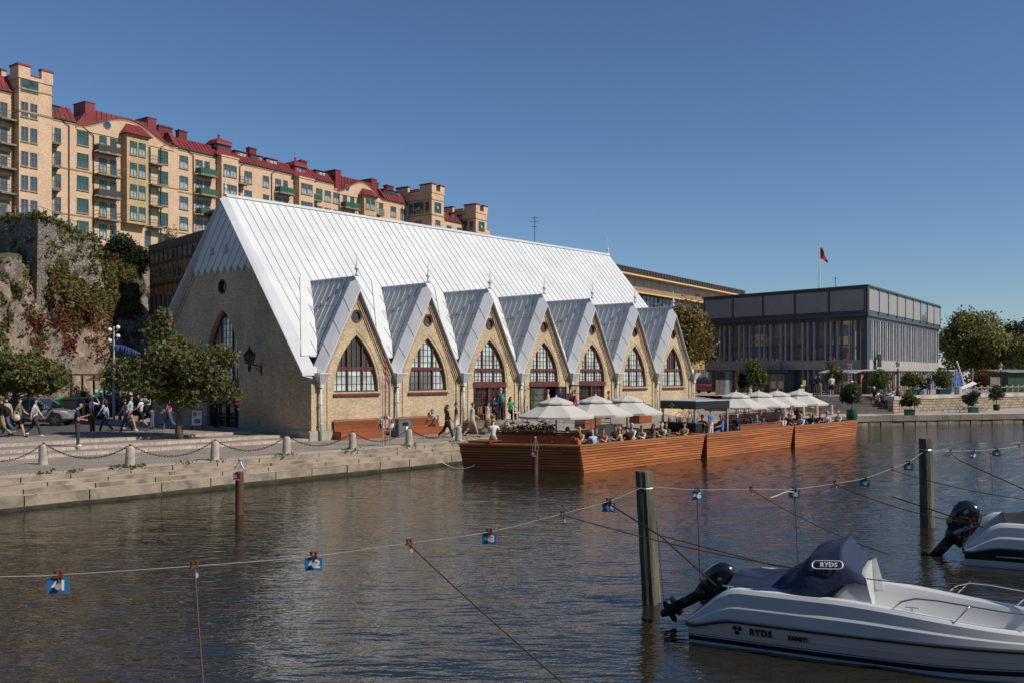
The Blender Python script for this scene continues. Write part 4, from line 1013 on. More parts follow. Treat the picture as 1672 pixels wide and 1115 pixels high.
for nm, px, py, D, h, lab in (('roof_aerial', 873, 398, 100, 2.9, 'thin roof aerial with crossbars rising behind the white church ridge'), ('wind_vane', 1364, 466, 104, .85, 'small weather mast on the pavilion roof beside the flagpole')):
 v = P(px, py, D); t = thing(nm, lab, 'aerial', v); m = MB(); m.tube([(0, 0, -1.5), (0, 0, h)], .035, 5)
 for z, w_ in (((h * .95, .35), (h * .8, .5), (h * .62, .3)) if h > 1 else ((h * .9, .3),)): m.bar((-w_, .0, z), (w_, .1, z), .035)
 m.build('mast', [dark_iron], t)
def interp(tab, x):
 for (a, va), (b, vb) in zip(tab, tab[1:]):
  if x <= b: t = max(0, min(1, (x - a) / (b - a))); return va + (vb - va) * t
 return tab[-1][1]
DEP = [(-220, 60), (0, 70), (62, 73), (110, 78), (170, 84), (250, 95), (340, 108), (460, 122)]
TOPY = [(-220, 350), (0, 425), (62, 430), (110, 440), (150, 420), (200, 436), (250, 440), (340, 452), (460, 470)]
def cliff_pt(px, t):
 D = interp(DEP, px); top = CAMZ + (HY - interp(TOPY, px)) / F * (D + 7)
 z = .2 + (top - .2) * t
 lean = 6.5 * t ** 1.4
 x, y = (px - CX) / F * D, D
 nx, ny = .72, -.69
 n1 = noise.fractal((px * .022, z * .22, 3.1), 1.0, 2.1, 5); n2 = noise.noise((px * .10, z * .7, 8.)); 
 rid = abs(noise.noise((px * .035 + z * .10, z * .10, 5.)))
 dsp = 1.5 * n1 + .5 * n2 - 1.6 * max(0, .25 - rid) - 1.4 * (1 if 95 < px < 118 and t > .55 else 0)
 dsp = math.copysign(abs(dsp) ** .9, dsp)
 x += -nx * lean + nx * dsp; y += -ny * lean * 1.0 + ny * dsp
 return Vector((x, y, z + .35 * n2 * t))
cm = MB()
pxs = [-220 + 3.0 * i for i in range(228)]; ts = [i / 54 for i in range(55)]
cm.grid(lambda p, t: cliff_pt(p, t), pxs, ts, 0)
def plateau(p, k):
 a = cliff_pt(p, 1.0)
 if k == 0: return a
 D = a.y; f = (1 + .12 * k); 
 z = a.z + (22.5 - a.z) * min(1, k / 4) ** 1.2
 z += .5 * noise.noise((p * .03, k * 1.3, 2.))
 sx = -.45
 return Vector((a.x * 1 + (k * 11) * sx, D + k * 11 * .9, z))
cm.grid(lambda p, k: plateau(p, k), pxs[::3], [0, .25, .5, .75, 1, 1.5, 2, 3, 4, 6, 9, 14], 1)
def rock_mat():
 m, nt, b = _nodes('cliff_rock'); N, L = nt.nodes, nt.links
 tc = N.new('ShaderNodeTexCoord')
 def nz(sc, det, st=(1, 1, 1), ro=.6):
  mp = N.new('ShaderNodeMapping'); mp.inputs['Scale'].default_value = st; L.new(tc.outputs['Object'], mp.inputs[0])
  n = N.new('ShaderNodeTexNoise'); n.inputs['Scale'].default_value = sc; n.inputs['Detail'].default_value = det; n.inputs['Roughness'].default_value = ro; L.new(mp.outputs[0], n.inputs[0]); return n
 n1 = nz(.35, 8, (1, 1, .5)); rp = N.new('ShaderNodeValToRGB'); e = rp.color_ramp.elements
 e[0].position = .3; e[0].color = (.15, .125, .105, 1); e[1].position = .72; e[1].color = (.43, .37, .31, 1)
 x = e.new(.45); x.color = (.27, .23, .19, 1); x = e.new(.56); x.color = (.31, .225, .165, 1)
 L.new(n1.outputs[0], rp.inputs[0])
 n2 = nz(1.6, 8, (1, 1, .35), .7); r2 = N.new('ShaderNodeMapRange'); r2.inputs['From Min'].default_value = .3; r2.inputs['From Max'].default_value = .68; r2.inputs['To Min'].default_value = .45; r2.inputs['To Max'].default_value = 1.25
 L.new(n2.outputs[0], r2.inputs[0])
 s = N.new('ShaderNodeVectorMath'); s.operation = 'SCALE'; L.new(rp.outputs[0], s.inputs[0]); L.new(r2.outputs[0], s.inputs['Scale'])
 L.new(s.outputs[0], b.inputs['Base Color']); b.inputs['Roughness'].default_value = .9
 bp = N.new('ShaderNodeBump'); bp.inputs['Strength'].default_value = .9; bp.inputs['Distance'].default_value = .5; L.new(n2.outputs[0], bp.inputs['Height']); L.new(bp.outputs[0], b.inputs['Normal'])
 return m
tag(cm.build('cliff', [rock_mat(), mat('hill_scrub', (.07, .075, .03), .9, 0, .4, .6)]), kind='structure')
hl = MB(); hl.grid(lambda a, b: (-60 + a * .568 * 200 - b * 30 + 6, 118 + a * .823 * 200 + b * 15, 22 - 9 * (1 - b) + .0), [i / 10 for i in range(-3, 11)], [0, .5, 1, 3])
tag(hl.build('hill', MATS['hill_scrub']), kind='structure')
def stone_mat():
 m, nt, b = _nodes('old_masonry'); N, L = nt.nodes, nt.links
 tc = N.new('ShaderNodeTexCoord'); mp = N.new('ShaderNodeMapping'); mp.inputs['Scale'].default_value = (1, 1, 1.7); L.new(tc.outputs['Object'], mp.inputs[0])
 nz = N.new('ShaderNodeTexNoise'); nz.inputs['Scale'].default_value = .8; nz.inputs['Detail'].default_value = 6; L.new(mp.outputs[0], nz.inputs[0])
 mx = N.new('ShaderNodeMix'); mx.data_type = 'VECTOR'; mx.inputs[0].default_value = .14; L.new(mp.outputs[0], mx.inputs[4]); L.new(nz.outputs['Color'], mx.inputs[5])
 v1 = N.new('ShaderNodeTexVoronoi'); v1.inputs['Scale'].default_value = 2.3; L.new(mx.outputs[1], v1.inputs['Vector'])
 v2 = N.new('ShaderNodeTexVoronoi'); v2.feature = 'DISTANCE_TO_EDGE'; v2.inputs['Scale'].default_value = 2.3; L.new(mx.outputs[1], v2.inputs['Vector'])
 r1 = N.new('ShaderNodeValToRGB'); e = r1.color_ramp.elements; e[0].color = (.11, .093, .078, 1); e[1].color = (.34, .29, .24, 1); x = e.new(.5); x.color = (.21, .175, .145, 1)
 sp = N.new('ShaderNodeSeparateColor'); L.new(v1.outputs['Color'], sp.inputs[0]); ad = N.new('ShaderNodeMath'); ad.operation = 'MULTIPLY_ADD'; ad.inputs[1].default_value = .45; L.new(sp.outputs[0], ad.inputs[0])
 m5 = N.new('ShaderNodeMath'); m5.operation = 'MULTIPLY'; m5.inputs[1].default_value = .55; L.new(nz.outputs['Fac'], m5.inputs[0]); L.new(m5.outputs[0], ad.inputs[2]); L.new(ad.outputs[0], r1.inputs[0])
 mr = N.new('ShaderNodeMapRange'); mr.inputs['From Max'].default_value = .07; mr.inputs['To Min'].default_value = .5; L.new(v2.outputs['Distance'], mr.inputs[0])
 sc = N.new('ShaderNodeVectorMath'); sc.operation = 'SCALE'; L.new(r1.outputs[0], sc.inputs[0]); L.new(mr.outputs[0], sc.inputs['Scale']); L.new(sc.outputs[0], b.inputs['Base Color']); b.inputs['Roughness'].default_value = .95
 bp = N.new('ShaderNodeBump'); bp.inputs['Strength'].default_value = 1; bp.inputs['Distance'].default_value = .15; L.new(mr.outputs[0], bp.inputs['Height']); L.new(bp.outputs[0], b.inputs['Normal'])
 return m
rwall = stone_mat()
def wallp(px, D): return Vector(((px - CX) / F * D, D, 0))
m = MB()
wa, wb, wc = wallp(-60, 93), wallp(62, 81), wallp(160, 92)
for (a, b, pa, pb, ya, yb, y0a, y0b) in ((wa, wb, -60, 62, 362, 357, 470, 462), (wb, wc, 62, 160, 357, 398, 456, 432)):
 n = 26; cols = []; nc = Vector((.25, -.97, 0))
 d = (b - a).normalized(); nn = Vector((d.y, -d.x, 0))
 for i in range(n + 1):
  t = i / n; p = a.lerp(b, t); za = CAMZ + (HY - (ya + (yb - ya) * t)) / F * p.y; z0 = CAMZ + (HY - (y0a + (y0b - y0a) * t)) / F * p.y - 3.5
  col_ = []
  wgt = sm(0, .35, t if pa == 62 else 1 - t); nn_ = (nn * wgt + nc * (1 - wgt)).normalized() if True else nn
  for j in range(15):
   z = z0 + (za - z0) * j / 14; ds = wgt * .5 * noise.noise((i * .5, j * .45, 4. + pa)) + wgt * .22 * noise.noise((i * 1.1, j * 1.2, 1.)) + .0 * noise.noise((i * 2.1, j * 2.3, 1.))
   if j > 12: ds = 0
   col_.append(p + nn_ * (ds + .04 * (14 - j)) + Vector((0, 0, z + (0.15 * noise.noise((i * .8, 3., 1.)) if j == 14 else 0))))
  cols.append(col_)
 m.grid(lambda i, j: cols[int(i)][int(j)], list(range(n + 1)), list(range(15)), 0)
 tops = [c[-1] for c in cols]; m.add(tops + [p + Vector((-.6, 2.2, -.5)) for p in tops], [(i, i + 1, n + 2 + i, n + 1 + i) for i in range(n)], 1)
tag(m.build('retaining_wall', [rwall, MATS['hill_scrub']]), 'old dark stone retaining wall crowning the cliff at the left edge', 'wall')
t = thing('cliff_railing', 'thin metal railing running along the top of the cliff wall', 'railing', wb + Vector((0, 0, 16.4)))
m = MB()
pts = []
for px in range(-55, 176, 14):
 if px < 62: q = (px + 60) / 122; p = wa.lerp(wb, q); yy = 362 - 5 * q
 else: q = min(1, (px - 62) / 98); p = wb.lerp(wc, q); yy = 357 + 41 * q
 z = CAMZ + (HY - yy) / F * p.y; pts.append(p + Vector((-.3, .5, z)))
o_ = Vector((t.location)); 
for p in pts: m.tube([p - o_ + Vector((0, 0, -.4)), p - o_ + Vector((0, 0, 1.25))], .04, 5)
for a, b in zip(pts, pts[1:]):
 for h in (.65, 1.22): m.tube([a - o_ + Vector((0, 0, h)), b - o_ + Vector((0, 0, h))], .025, 4)
m.build('rails', [steel], t)
def leaf_cards(rs, n, pos_fn, size, squash=1.0):
 """n bent leaf quads; pos_fn(k) gives (k,3) positions and outward directions"""
 P_, O_ = pos_fn(n)
 a = rs.normal(size=(n, 3)); a += O_ * .6; a /= np.linalg.norm(a, axis=1)[:, None] + 1e-9      # leaf normal, biased outward
 b = np.cross(a, rs.normal(size=(n, 3))); b /= np.linalg.norm(b, axis=1)[:, None] + 1e-9
 c = np.cross(a, b)
 s = size * rs.uniform(.6, 1.35, (n, 1))
 v = np.empty((n, 4, 3))
 v[:, 0] = P_ - b * s * .75; v[:, 1] = P_ + c * s * .42 + a * s * .12; v[:, 2] = P_ + b * s * .75; v[:, 3] = P_ - c * s * .42 + a * s * .12
 return v.reshape(-1, 3)
def cards_mesh(name, verts, m):
 n = len(verts) // 4
 me = bpy.data.meshes.new(name); me.vertices.add(len(verts)); me.vertices.foreach_set('co', verts.astype(np.float32).ravel())
 me.loops.add(n * 4); me.loops.foreach_set('vertex_index', np.arange(n * 4, dtype=np.int32))
 me.polygons.add(n); me.polygons.foreach_set('loop_start', np.arange(0, n * 4, 4, dtype=np.int32))
 me.update(); me.validate(); me.materials.append(m)
 return me
def blob_sampler(rs, blobs, shell=.5):
 B = np.array([b[:3] for b in blobs]); Rr = np.array([b[3:6] for b in blobs]); w_ = (Rr[:, 0] * Rr[:, 1] * Rr[:, 2]) ** .7; w_ = w_ / w_.sum()
 def fn(n):
  k = rs.choice(len(B), n, p=w_); d = rs.normal(size=(n, 3)); d /= np.linalg.norm(d, axis=1)[:, None]
  r = rs.uniform(shell ** 3, 1.0, n) ** (1 / 3.); r *= 1 + .10 * rs.normal(size=n)
  return B[k] + d * Rr[k] * r[:, None], d
 return fn
def tree(label, loc, cr, ch, zc, n, leaf, m, trunk_r=.16, seed=1, nb=14, br=.42, name='tree', cat='tree', bark=None, group=None, berries=None, lean=(0, 0), squash=1., shell=.35, stems=1, extra=()):
 """cr crown radius, ch crown half height, zc crown centre height above the foot"""
 rs = np.random.RandomState(seed); rd_ = random.Random(seed)
 t = thing(name, label, cat, loc, rd_.uniform(0, 6.28) * 0, group)
 blobs = []
 for i in range(nb):
  while True:
   p = Vector((rd_.uniform(-1, 1), rd_.uniform(-1, 1), rd_.uniform(-1, 1)))
   if p.length < 1: break
  f = rd_.uniform(.7, 1.25)
  w_ = 1 - .35 * max(0, p.z)
  blobs.append((p.x * cr * .72 * w_ + lean[0], p.y * cr * .72 * w_ + lean[1], zc + p.z * ch * .74, cr * br * f, cr * br * f, ch * br * f * 1.05))
 blobs += list(extra)
 cr_v = leaf_cards(rs, n, blob_sampler(rs, blobs, shell), leaf)
 ns = n // 12           # stray twigs that break the outline
 sv = leaf_cards(rs, ns, blob_sampler(rs, [(b[0], b[1], b[2], b[3] * 1.35, b[4] * 1.35, b[5] * 1.3) for b in blobs], .85), leaf)
 me = cards_mesh('crown', np.vstack([cr_v, sv]), m)
 o = bpy.data.objects.new('crown', me); COL.objects.link(o); o.parent = t
 tr = MB(); bk = bark or mat('bark', (.12, .095, .075), .9, 0, .35, 6, bump=.5, bscale=30, stretch=(1, 1, .3))
 for s in range(stems):
  ang = s * 6.28 / max(1, stems); ox_, oy_ = (.12 * math.cos(ang), .12 * math.sin(ang)) if stems > 1 else (0, 0)
  tr.tube([(ox_, oy_, -.1), (ox_ * 1.6 + .05 * trunk_r, oy_ * 1.6, zc * .25), (ox_ * 3 + lean[0] * .4, oy_ * 3 + lean[1] * .4, zc - ch * .45), (ox_ * 4 + lean[0], oy_ * 4 + lean[1], zc + ch * .4)], [trunk_r * 1.35, trunk_r, trunk_r * .75, trunk_r * .2], 8)
 for b in blobs:
  s0 = Vector((lean[0] * .3, lean[1] * .3, zc - ch * rd_.uniform(.5, .95))); e = Vector(b[:3]); midp = s0.lerp(e, .5) + Vector((rd_.uniform(-.1, .1) * cr, rd_.uniform(-.1, .1) * cr, -.06 * cr))
  tr.tube([s0, midp, e], [trunk_r * .42, trunk_r * .26, trunk_r * .08], 5)
  for q in range(3):
   d = Vector((rd_.gauss(0, 1), rd_.gauss(0, 1), rd_.gauss(.3, .8))).normalized(); e2 = e + Vector((d.x * b[3], d.y * b[4], d.z * b[5])) * .95
   tr.tube([midp.lerp(e, .6), e2], [trunk_r * .14, trunk_r * .04], 4)
 tr.build('trunk', [bk], t, True)
 if berries:
  bm_, nbq = berries
  f = blob_sampler(rs, blobs, .8); pp, _ = f(nbq); bb = MB()
  for p in pp:
   for k in range(3): q = p + rs.normal(size=3) * .05; bb.ball(tuple(q), .032, 4, 0, 3)
  bb.build('berries', [bm_], t)
 return t
L_rowan = leaf_mat('leaf_rowan', (.052, .068, .024), (.13, .145, .05), (.18, .145, .06))
L_olive = leaf_mat('leaf_olive', (.055, .065, .018), (.14, .135, .04), (.20, .15, .05))
L_gold = leaf_mat('leaf_autumn', (.11, .09, .026), (.23, .165, .045), (.31, .20, .065), scale=.5)
L_green = leaf_mat('leaf_green', (.05, .075, .02), (.12, .15, .036), (.16, .18, .055))
L_dark = leaf_mat('leaf_dark', (.014, .024, .010), (.036, .052, .018), (.055, .06, .02))
L_grey = leaf_mat('leaf_greygreen', (.035, .05, .028), (.085, .105, .06), (.14, .15, .10))
L_big = leaf_mat('leaf_willow', (.13, .13, .042), (.25, .24, .075), (.31, .28, .095), scale=.35)
L_rust = leaf_mat('leaf_rust', (.09, .04, .014), (.17, .085, .025), (.10, .095, .03), scale=.4)
L_red = leaf_mat('leaf_red', (.085, .016, .014), (.15, .026, .022), (.12, .06, .02), scale=.8)
berry = mat('berry_orange', (.30, .06, .022), .45)
v = gpx(292, 716); tree('round rowan tree covered in orange berries on the plaza by the church front', v, 2.6, 1.95, 3.35, 19000, .14, L_rowan, .17, 23, 22, .34, berries=(berry, 420), name='rowan_tree', extra=((-.9, 0, 5.15, .75, .7, .85), (-.75, 0, 5.9, .4, .4, .5), (2.3, -.2, 2.2, .9, .7, .5), (-2.4, .2, 3.3, .9, .8, .7), (2.0, 0, 4.0, .9, .8, .6)))
v = gpx(18, 700); tree('small bushy olive-green tree behind the parked silver car', v, 2.5, 1.45, 2.95, 9000, .15, L_olive, .12, 5, 14, .42, lean=(.5, 0), stems=1)
v = P(196, 640, 62); tree('slender light green tree behind the globe street lamp', Vector((v.x, v.y, .36)), 1.3, 1.7, 2.9, 2200, .15, L_green, .09, 9, 9, .42)
v = P(210, 430, 101); tree('dark bushy tree with a reddish side rooted at the top of the cliff', Vector((v.x, v.y, 12.4)), 3.0, 2.6, 3.6, 7000, .22, L_dark, .2, 12, 13, .42)
v = P(188, 420, 99); tree('reddish brown shrub at the cliff edge below the yellow oriel', Vector((v.x, v.y, 12.5)), 1.5, 1.5, 2.2, 1800, .2, L_rust, .1, 13, 8, .42)
v = P(288, 400, 100); tree('thin half-bare birch in front of the yellow apartment houses', Vector((v.x, v.y, 11.5)), 2.1, 2.3, 5.6, 900, .16, L_olive, .12, 14, 16, .36, name='birch_tree')
v = P(690, 380, 150); tree('round olive shrub tree peeping over the white roof below the square towers', Vector((v.x, v.y, 20.5)), 4.4, 2.2, 4.0, 5000, .32, L_olive, .2, 15, 12, .42)
v = P(1110, 640, 100); tree('large golden-leaved tree between the church and the dark pavilion', Vector((v.x, v.y, 1.0)), 4.3, 4.7, 7.0, 13000, .25, L_gold, .3, 16, 20, .40)
v = P(1072, 640, 108); tree('yellowish tree half hidden behind the far end of the church roof', Vector((v.x, v.y, 1.0)), 3.2, 3.6, 6.8, 4500, .25, L_gold, .25, 26, 12, .42)
v = P(1602, 640, 134); tree('huge spreading olive tree right of the dark pavilion', Vector((v.x, v.y, 1.3)), 6.3, 5.2, 6.3, 22000, .30, L_big, .4, 17, 30, .33, shell=.5)
v = P(1690, 640, 128); tree('leafy olive tree cut off by the right edge behind the green shed', Vector((v.x, v.y, 1.3)), 4.6, 3.6, 4.8, 9000, .30, L_big, .3, 18, 16, .38)
v = P(1664, 640, 190); tree('dark distant tree rising behind the big spreading tree', Vector((v.x, v.y, 1.3)), 6.5, 5.4, 8.0, 7000, .42, L_dark, .35, 19, 14, .42)
v = P(1236, 650, 91); tree('small bright green tree beside the steel cylinder', Vector((v.x, v.y, 1.1)), 1.35, 1.25, 2.3, 1700, .2, L_green, .07, 20, 9, .45)
v = P(1211, 650, 92); tree('narrow grey-green shrub tree tight beside the steel cylinder', Vector((v.x, v.y, 1.1)), .8, 1.1, 1.5, 900, .17, L_dark, .05, 21, 6, .5)
v = P(1362, 650, 88); tree('slender yellow-green sapling in front of the pavilion fins', Vector((v.x, v.y, 1.4)), 1.0, 1.3, 2.2, 900, .17, L_olive, .05, 22, 8, .42)
for i, (px, D, lab, mm) in enumerate(((1556, 118, 'low dark hedge bush behind the blue tarpaulin', L_dark), (1600, 116, 'low loose bush behind the leaning white pole', L_rust), (1640, 122, 'low green bush behind the right terrace lamp', L_green), (1690, 118, 'low dark bush at the right picture edge', L_dark))):
 v = P(px, 640, D); tree(lab, Vector((v.x, v.y, 1.36)), 2.6, 1.2, 1.5, 1500, .25, mm, .06, 40 + i, 8, .5, name='bush', cat='bush', stems=3, group='bushes at the far end of the terrace')
rs = np.random.RandomState(8)
def creeper(name, m, n, fn, size):
 pts = []; out = []
 k = 0
 while len(pts) < n and k < n * 60:
  k += 1
  px = rs.uniform(-40, 262); t = rs.uniform(.05, 1.02)
  p = cliff_pt(px, min(t, 1.0)); py = HY - (p.z - CAMZ) * F / p.y
  if rs.uniform() < fn(px, py, p):
   pts.append((p.x + .72 * rs.uniform(.0, .45), p.y - .69 * rs.uniform(.0, .45), p.z + rs.uniform(-.1, .25))); out.append((.7, -.6, .4))
 P_ = np.array(pts); O_ = np.array(out)
 v = leaf_cards(rs, len(pts), lambda q: (P_, O_), size)
 o = bpy.data.objects.new(name, cards_mesh(name, v, m)); COL.objects.link(o); tag(o, kind='stuff')
def nzv(px, py, s, o): return noise.fractal((px * s, py * s, o), 1., 2., 4)
def band(v, a, b, w_): return max(0., min(1., (v - a) / w_ + .5)) * max(0., min(1., (b - v) / w_ + .5))
creeper('green_creeper', L_olive, 9500, lambda px, py, p: band(px, 128 + (py - 420) * .12, 262, 20) * band(py, 408, 505 + 10 * nzv(px, py, .03, 2.), 30) * (.65 + nzv(px, py, .06, 1.) * 1.2), .26)
creeper('rust_creeper', L_rust, 3800, lambda px, py, p: band(px, 110, 250, 20) * band(py, 425, 560 - abs(px - 190) * .25, 40) * (.45 + nzv(px, py, .05, 4.) * 1.6), .25)
creeper('red_creeper', L_red, 1300, lambda px, py, p: band(px, 72, 190, 20) * band(py, 480 - .3 * (px - 80), 585, 30) * max(0, (.28 + nzv(px, py, .035, 7.) * 1.9)) * .8, .23)
creeper('cliff_scrub', L_olive, 1300, lambda px, py, p: band(px, -40, 110, 20) * band(py, 425, 600, 30) * max(0, (-.02 + nzv(px, py, .04, 12.) * 1.5)), .26)
pts = []; out = []
for k in range(5200):
 px = rs.uniform(-50, 172)
 if px < 62: q = (px + 60) / 122; p = wa.lerp(wb, q); yy = 362 - 5 * q
 else: q = min(1, (px - 62) / 98); p = wb.lerp(wc, q); yy = 357 + 41 * q
 z1 = CAMZ + (HY - yy) / F * p.y
 if k < 1500: z = z1 + abs(rs.normal()) * .28 + .05; off = rs.uniform(-1.2, .4)
 else:
  z = z1 - rs.uniform(0, 7.5); off = rs.uniform(.05, .45) + .03 * (z1 - z)
  if nzv(px * 1.7, z * 22, .03, 5.) < .12 - .05 * (px > 66) - .2 * (px > 125): continue
 d = (wb - wa if px < 62 else wc - wb).normalized()
 pts.append((p.x + d.y * off, p.y - d.x * off, z)); out.append((.5, -.6, .5))
P_ = np.array(pts)
o = bpy.data.objects.new('wall_plants', cards_mesh('wall_plants', leaf_cards(rs, len(pts), lambda q: (P_, np.array(out)), .27), L_olive)); COL.objects.link(o); tag(o, kind='stuff')
wd = []
for k in range(420):
 c = rs.choice([72, 213, 222, 190, 351, 468, 575, 668, 748, 300, 120]); px = c + rs.normal() * 9; py = 763 - (px - 212) * .0785 + rs.uniform(-2, 2)
 p = gpx(px, py); wd.append((p.x, p.y, p.z + abs(rs.normal()) * .05))
P_ = np.array(wd)
o = bpy.data.objects.new('weeds', cards_mesh('weeds', leaf_cards(rs, len(wd), lambda q: (P_, np.tile((0, 0, 1.), (len(wd), 1))), .09), L_green)); COL.objects.link(o); tag(o, kind='stuff')
BO = Vector((2.93, 40.3, 0)); BM = frame(BO.x, BO.y, CA)
def BL(x, y, z=0.): return BM @ Vector((x, y, z))
DECK = -.5
hullmat = plank_mat('barge_boards', (.20, .05, .014), (.56, .19, .055), 'Z', .118, .45)
gap_d = mat('gap_dark', (.02, .010, .006), .9)
deckm = plank_mat('deck_boards', (.16, .075, .035), (.30, .15, .075), 'Y', .14, .7)
def barge(label, pl, rake0, rake1, origin):
 """pl: plan corners (outer near, outer far, inner far, inner near) in barge coordinates"""
 t = thing('barge', label, 'floating terrace', BM @ Vector((origin[0], origin[1], WZ)), CA, 'timber terrace barges moored in a row')
 q = [Vector((p[0] - origin[0], p[1] - origin[1], 0)) for p in pl]
 h = MB(); n = 10; tall = 1.18
 def ring(pts, z0, z1, wd, m):
  c = sum(pts, Vector()) / 4; inn_ = []
  for i, p in enumerate(pts):
   d0 = (pts[i] - pts[i - 1]).normalized(); d1 = (pts[(i + 1) % 4] - pts[i]).normalized()
   n0 = Vector((-d0.y, d0.x, 0)); n1 = Vector((-d1.y, d1.x, 0)); inn_.append(p + (n0 + n1) * (wd / max(.3, 1 + n0.dot(n1))))
  P4 = [(p.x, p.y, z0) for p in pts] + [(p.x, p.y, z1) for p in pts] + [(p.x, p.y, z0) for p in inn_] + [(p.x, p.y, z1) for p in inn_]
  fs = []
  for i in range(4): j = (i + 1) % 4; fs += [(i, j, 4 + j, 4 + i), (4 + i, 4 + j, 12 + j, 12 + i), (i, 8 + i, 8 + j, j), (8 + i, 12 + i, 12 + j, 8 + j)]
  h.add(P4, fs, m)
 for k in range(n):
  z0 = -.02 + .118 * k; f = 1 - (k + .5) / n
  a = [q[0] + Vector((rake0 * f, 0, 0)), q[1] - Vector((rake1 * f, 0, 0)), q[2] - Vector((rake1 * f, 0, 0)), q[3] + Vector((rake0 * f, 0, 0))]
  ring(a, z0 + .026, z0 + .112, .07, 0)
  c = sum(a, Vector()) / 4
  ring([p + (c - p).normalized() * .035 for p in a], z0 - .006, z0 + .0255, .035, 1)
 c = sum(q, Vector()) / 4
 h.prism([((p.x - c.x) * .93 + c.x, (p.y - c.y) * .93 + c.y) for p in q], -.5, -.03, 1)
 dkp = [((p.x - c.x) * .955 + c.x, (p.y - c.y) * .955 + c.y) for p in q]
 d_ = MB(); d_.prism(dkp, .30, .40, 0); d_.build('deck', [deckm], t)
 hl = h.build('hull', [hullmat, gap_d], t)
 r = MB(); w_ = .24
 inn = []
 for i, p in enumerate(q):
  d0 = (q[i] - q[i - 1]).normalized(); d1 = (q[(i + 1) % 4] - q[i]).normalized()
  n0 = Vector((-d0.y, d0.x, 0)); n1 = Vector((-d1.y, d1.x, 0)); k = w_ / max(.3, 1 + n0.dot(n1)); inn.append(p + (n0 + n1) * k)
 out = []
 for i, p in enumerate(q): out.append(p + (p - inn[i]) * .15)
 for i in range(4):
  j = (i + 1) % 4
  r.extrude([out[i] + Vector((0, 0, 1.16)), out[j] + Vector((0, 0, 1.16)), inn[j] + Vector((0, 0, 1.16)), inn[i] + Vector((0, 0, 1.16))], (0, 0, .07), 0)
  r.add([inn[i] + Vector((0, 0, .38)), inn[j] + Vector((0, 0, .38)), inn[j] + Vector((0, 0, 1.16)), inn[i] + Vector((0, 0, 1.16))], [(0, 1, 2, 3)], 0)
 r.build('rim', [plank_mat('rim_boards', (.26, .085, .03), (.42, .16, .065), 'Y', .12, .55)], t)
 return t, q, inn
def bench(label, x0, y0, x1, y1, z, h=.82, d=.5, back=1, name='wooden_bench', m=None, seat=.42, group=None, base=None):
 """long plank bench between two points, its back on the left side of the run (back=1)"""
 a, b = Vector((x0, y0, 0)), Vector((x1, y1, 0)); L_ = (b - a).length; ang = math.atan2(b.y - a.y, b.x - a.x)
 t = thing(name, label, 'bench', (x0, y0, z), ang, group)
 m = m or cedar
 s = MB(); 
 for i in range(4): s.box(0, L_, back * (.02 + i * d / 4) if back > 0 else -(.02 + (i + 1) * d / 4 - .015), (back * (.02 + i * d / 4) if back > 0 else -(.02 + i * d / 4)) + (d / 4 - .015 if back > 0 else 0), seat - .04, seat)
 s.box(0, L_, min(0, back * .04), max(0, back * .04), .0, seat - .05) ; s.build('seat', [m], t)
 k = MB(); y_ = back * d
 for i in range(int((h - seat) / .105)): k.box(0, L_, y_, y_ + .04, seat + .02 + .105 * i, seat + .115 + .105 * i)
 k.box(0, L_, y_ - .03, y_ + .08, h, h + .045); k.box(0, L_, y_ + .005, y_ + .035, .05, seat + .02)
 k.build('backrest', [m], t)
 for x in (0, L_ - .05): l = MB(); l.extrude([(x, -.0, 0), (x, back * .02, seat), (x, y_ * .9, seat), (x, y_ + .05 * back, h), (x, y_ + .06 * back, 0)], (.05, 0, 0)); l.build('end_panel', [m], t)
 return t
bargs = (('long cedar barge with an angled end, nearest to the camera', [(0, 0), (10.25, 0), (10.25, 5.0), (-2.55, 4.85)], .30, .42),
         ('middle cedar barge carrying the black kiosk', [(10.45, 0), (20.2, 0), (20.2, 5.0), (10.45, 5.0)], .0, .40),
         ('far cedar barge at the right end of the row', [(20.4, 0), (29.6, 0), (29.6, 5.0), (20.4, 5.0)], .0, .45))
for lab, pl, r0, r1 in bargs: t_, q_, i_ = barge(lab, pl, r0, r1, pl[0])
def wbench(label, xa, ya, xb, yb, z, **k):
 a, b = BL(xa, ya), BL(xb, yb); return bench(label, a.x, a.y, b.x, b.y, z, **k)
RIM = WZ + 1.23
wbench('long dark plank bench back across the angled end of the nearest barge', 1.15, .95, -.75, 4.3, DECK + .15, h=1.2, back=1, m=cedar_d)
wbench('orange plank bench with a backrest along the middle barge side', 14.6, .55, 19.6, .55, RIM - .42, h=.66, back=-1, seat=.3, d=.12)
wbench('brown plank bench along the quay side of the far barge', 21.0, 4.6, 29.2, 4.6, DECK + .25, h=1.12, back=1, m=cedar)
a_ = BL(-2.3, 3.6)
t = thing('lounge_chair', 'low slatted lounge chair on the left tip of the nearest barge', 'lounge chair', BL(-1.55, 4.2, RIM), CA + R(100))
m = MB()
for i in range(6): m.box(-.6 + .2 * i, -.43 + .2 * i, -.5, .5, .06, .10)
m.box(-.6, .6, -.5, -.44, 0, .06); m.box(-.6, .6, .44, .5, 0, .06); m.build('seat', [cedar], t)
def table(label, x, y, L_=.8, w_=.8, z=DECK + .1, h=.72):
 t = thing('cafe_table', label, 'table', BL(x, y, z), CA, 'cafe tables on the barges')
 m = MB(); m.box(-L_ / 2, L_ / 2, -w_ / 2, w_ / 2, h - .04, h); m.build('tabletop', [grey_wood], t)
 m = MB(); m.tube([(0, 0, 0), (0, 0, h - .04)], .04, 6); m.box(-.25, .25, -.25, .25, 0, .03); m.build('leg', [black_m], t)
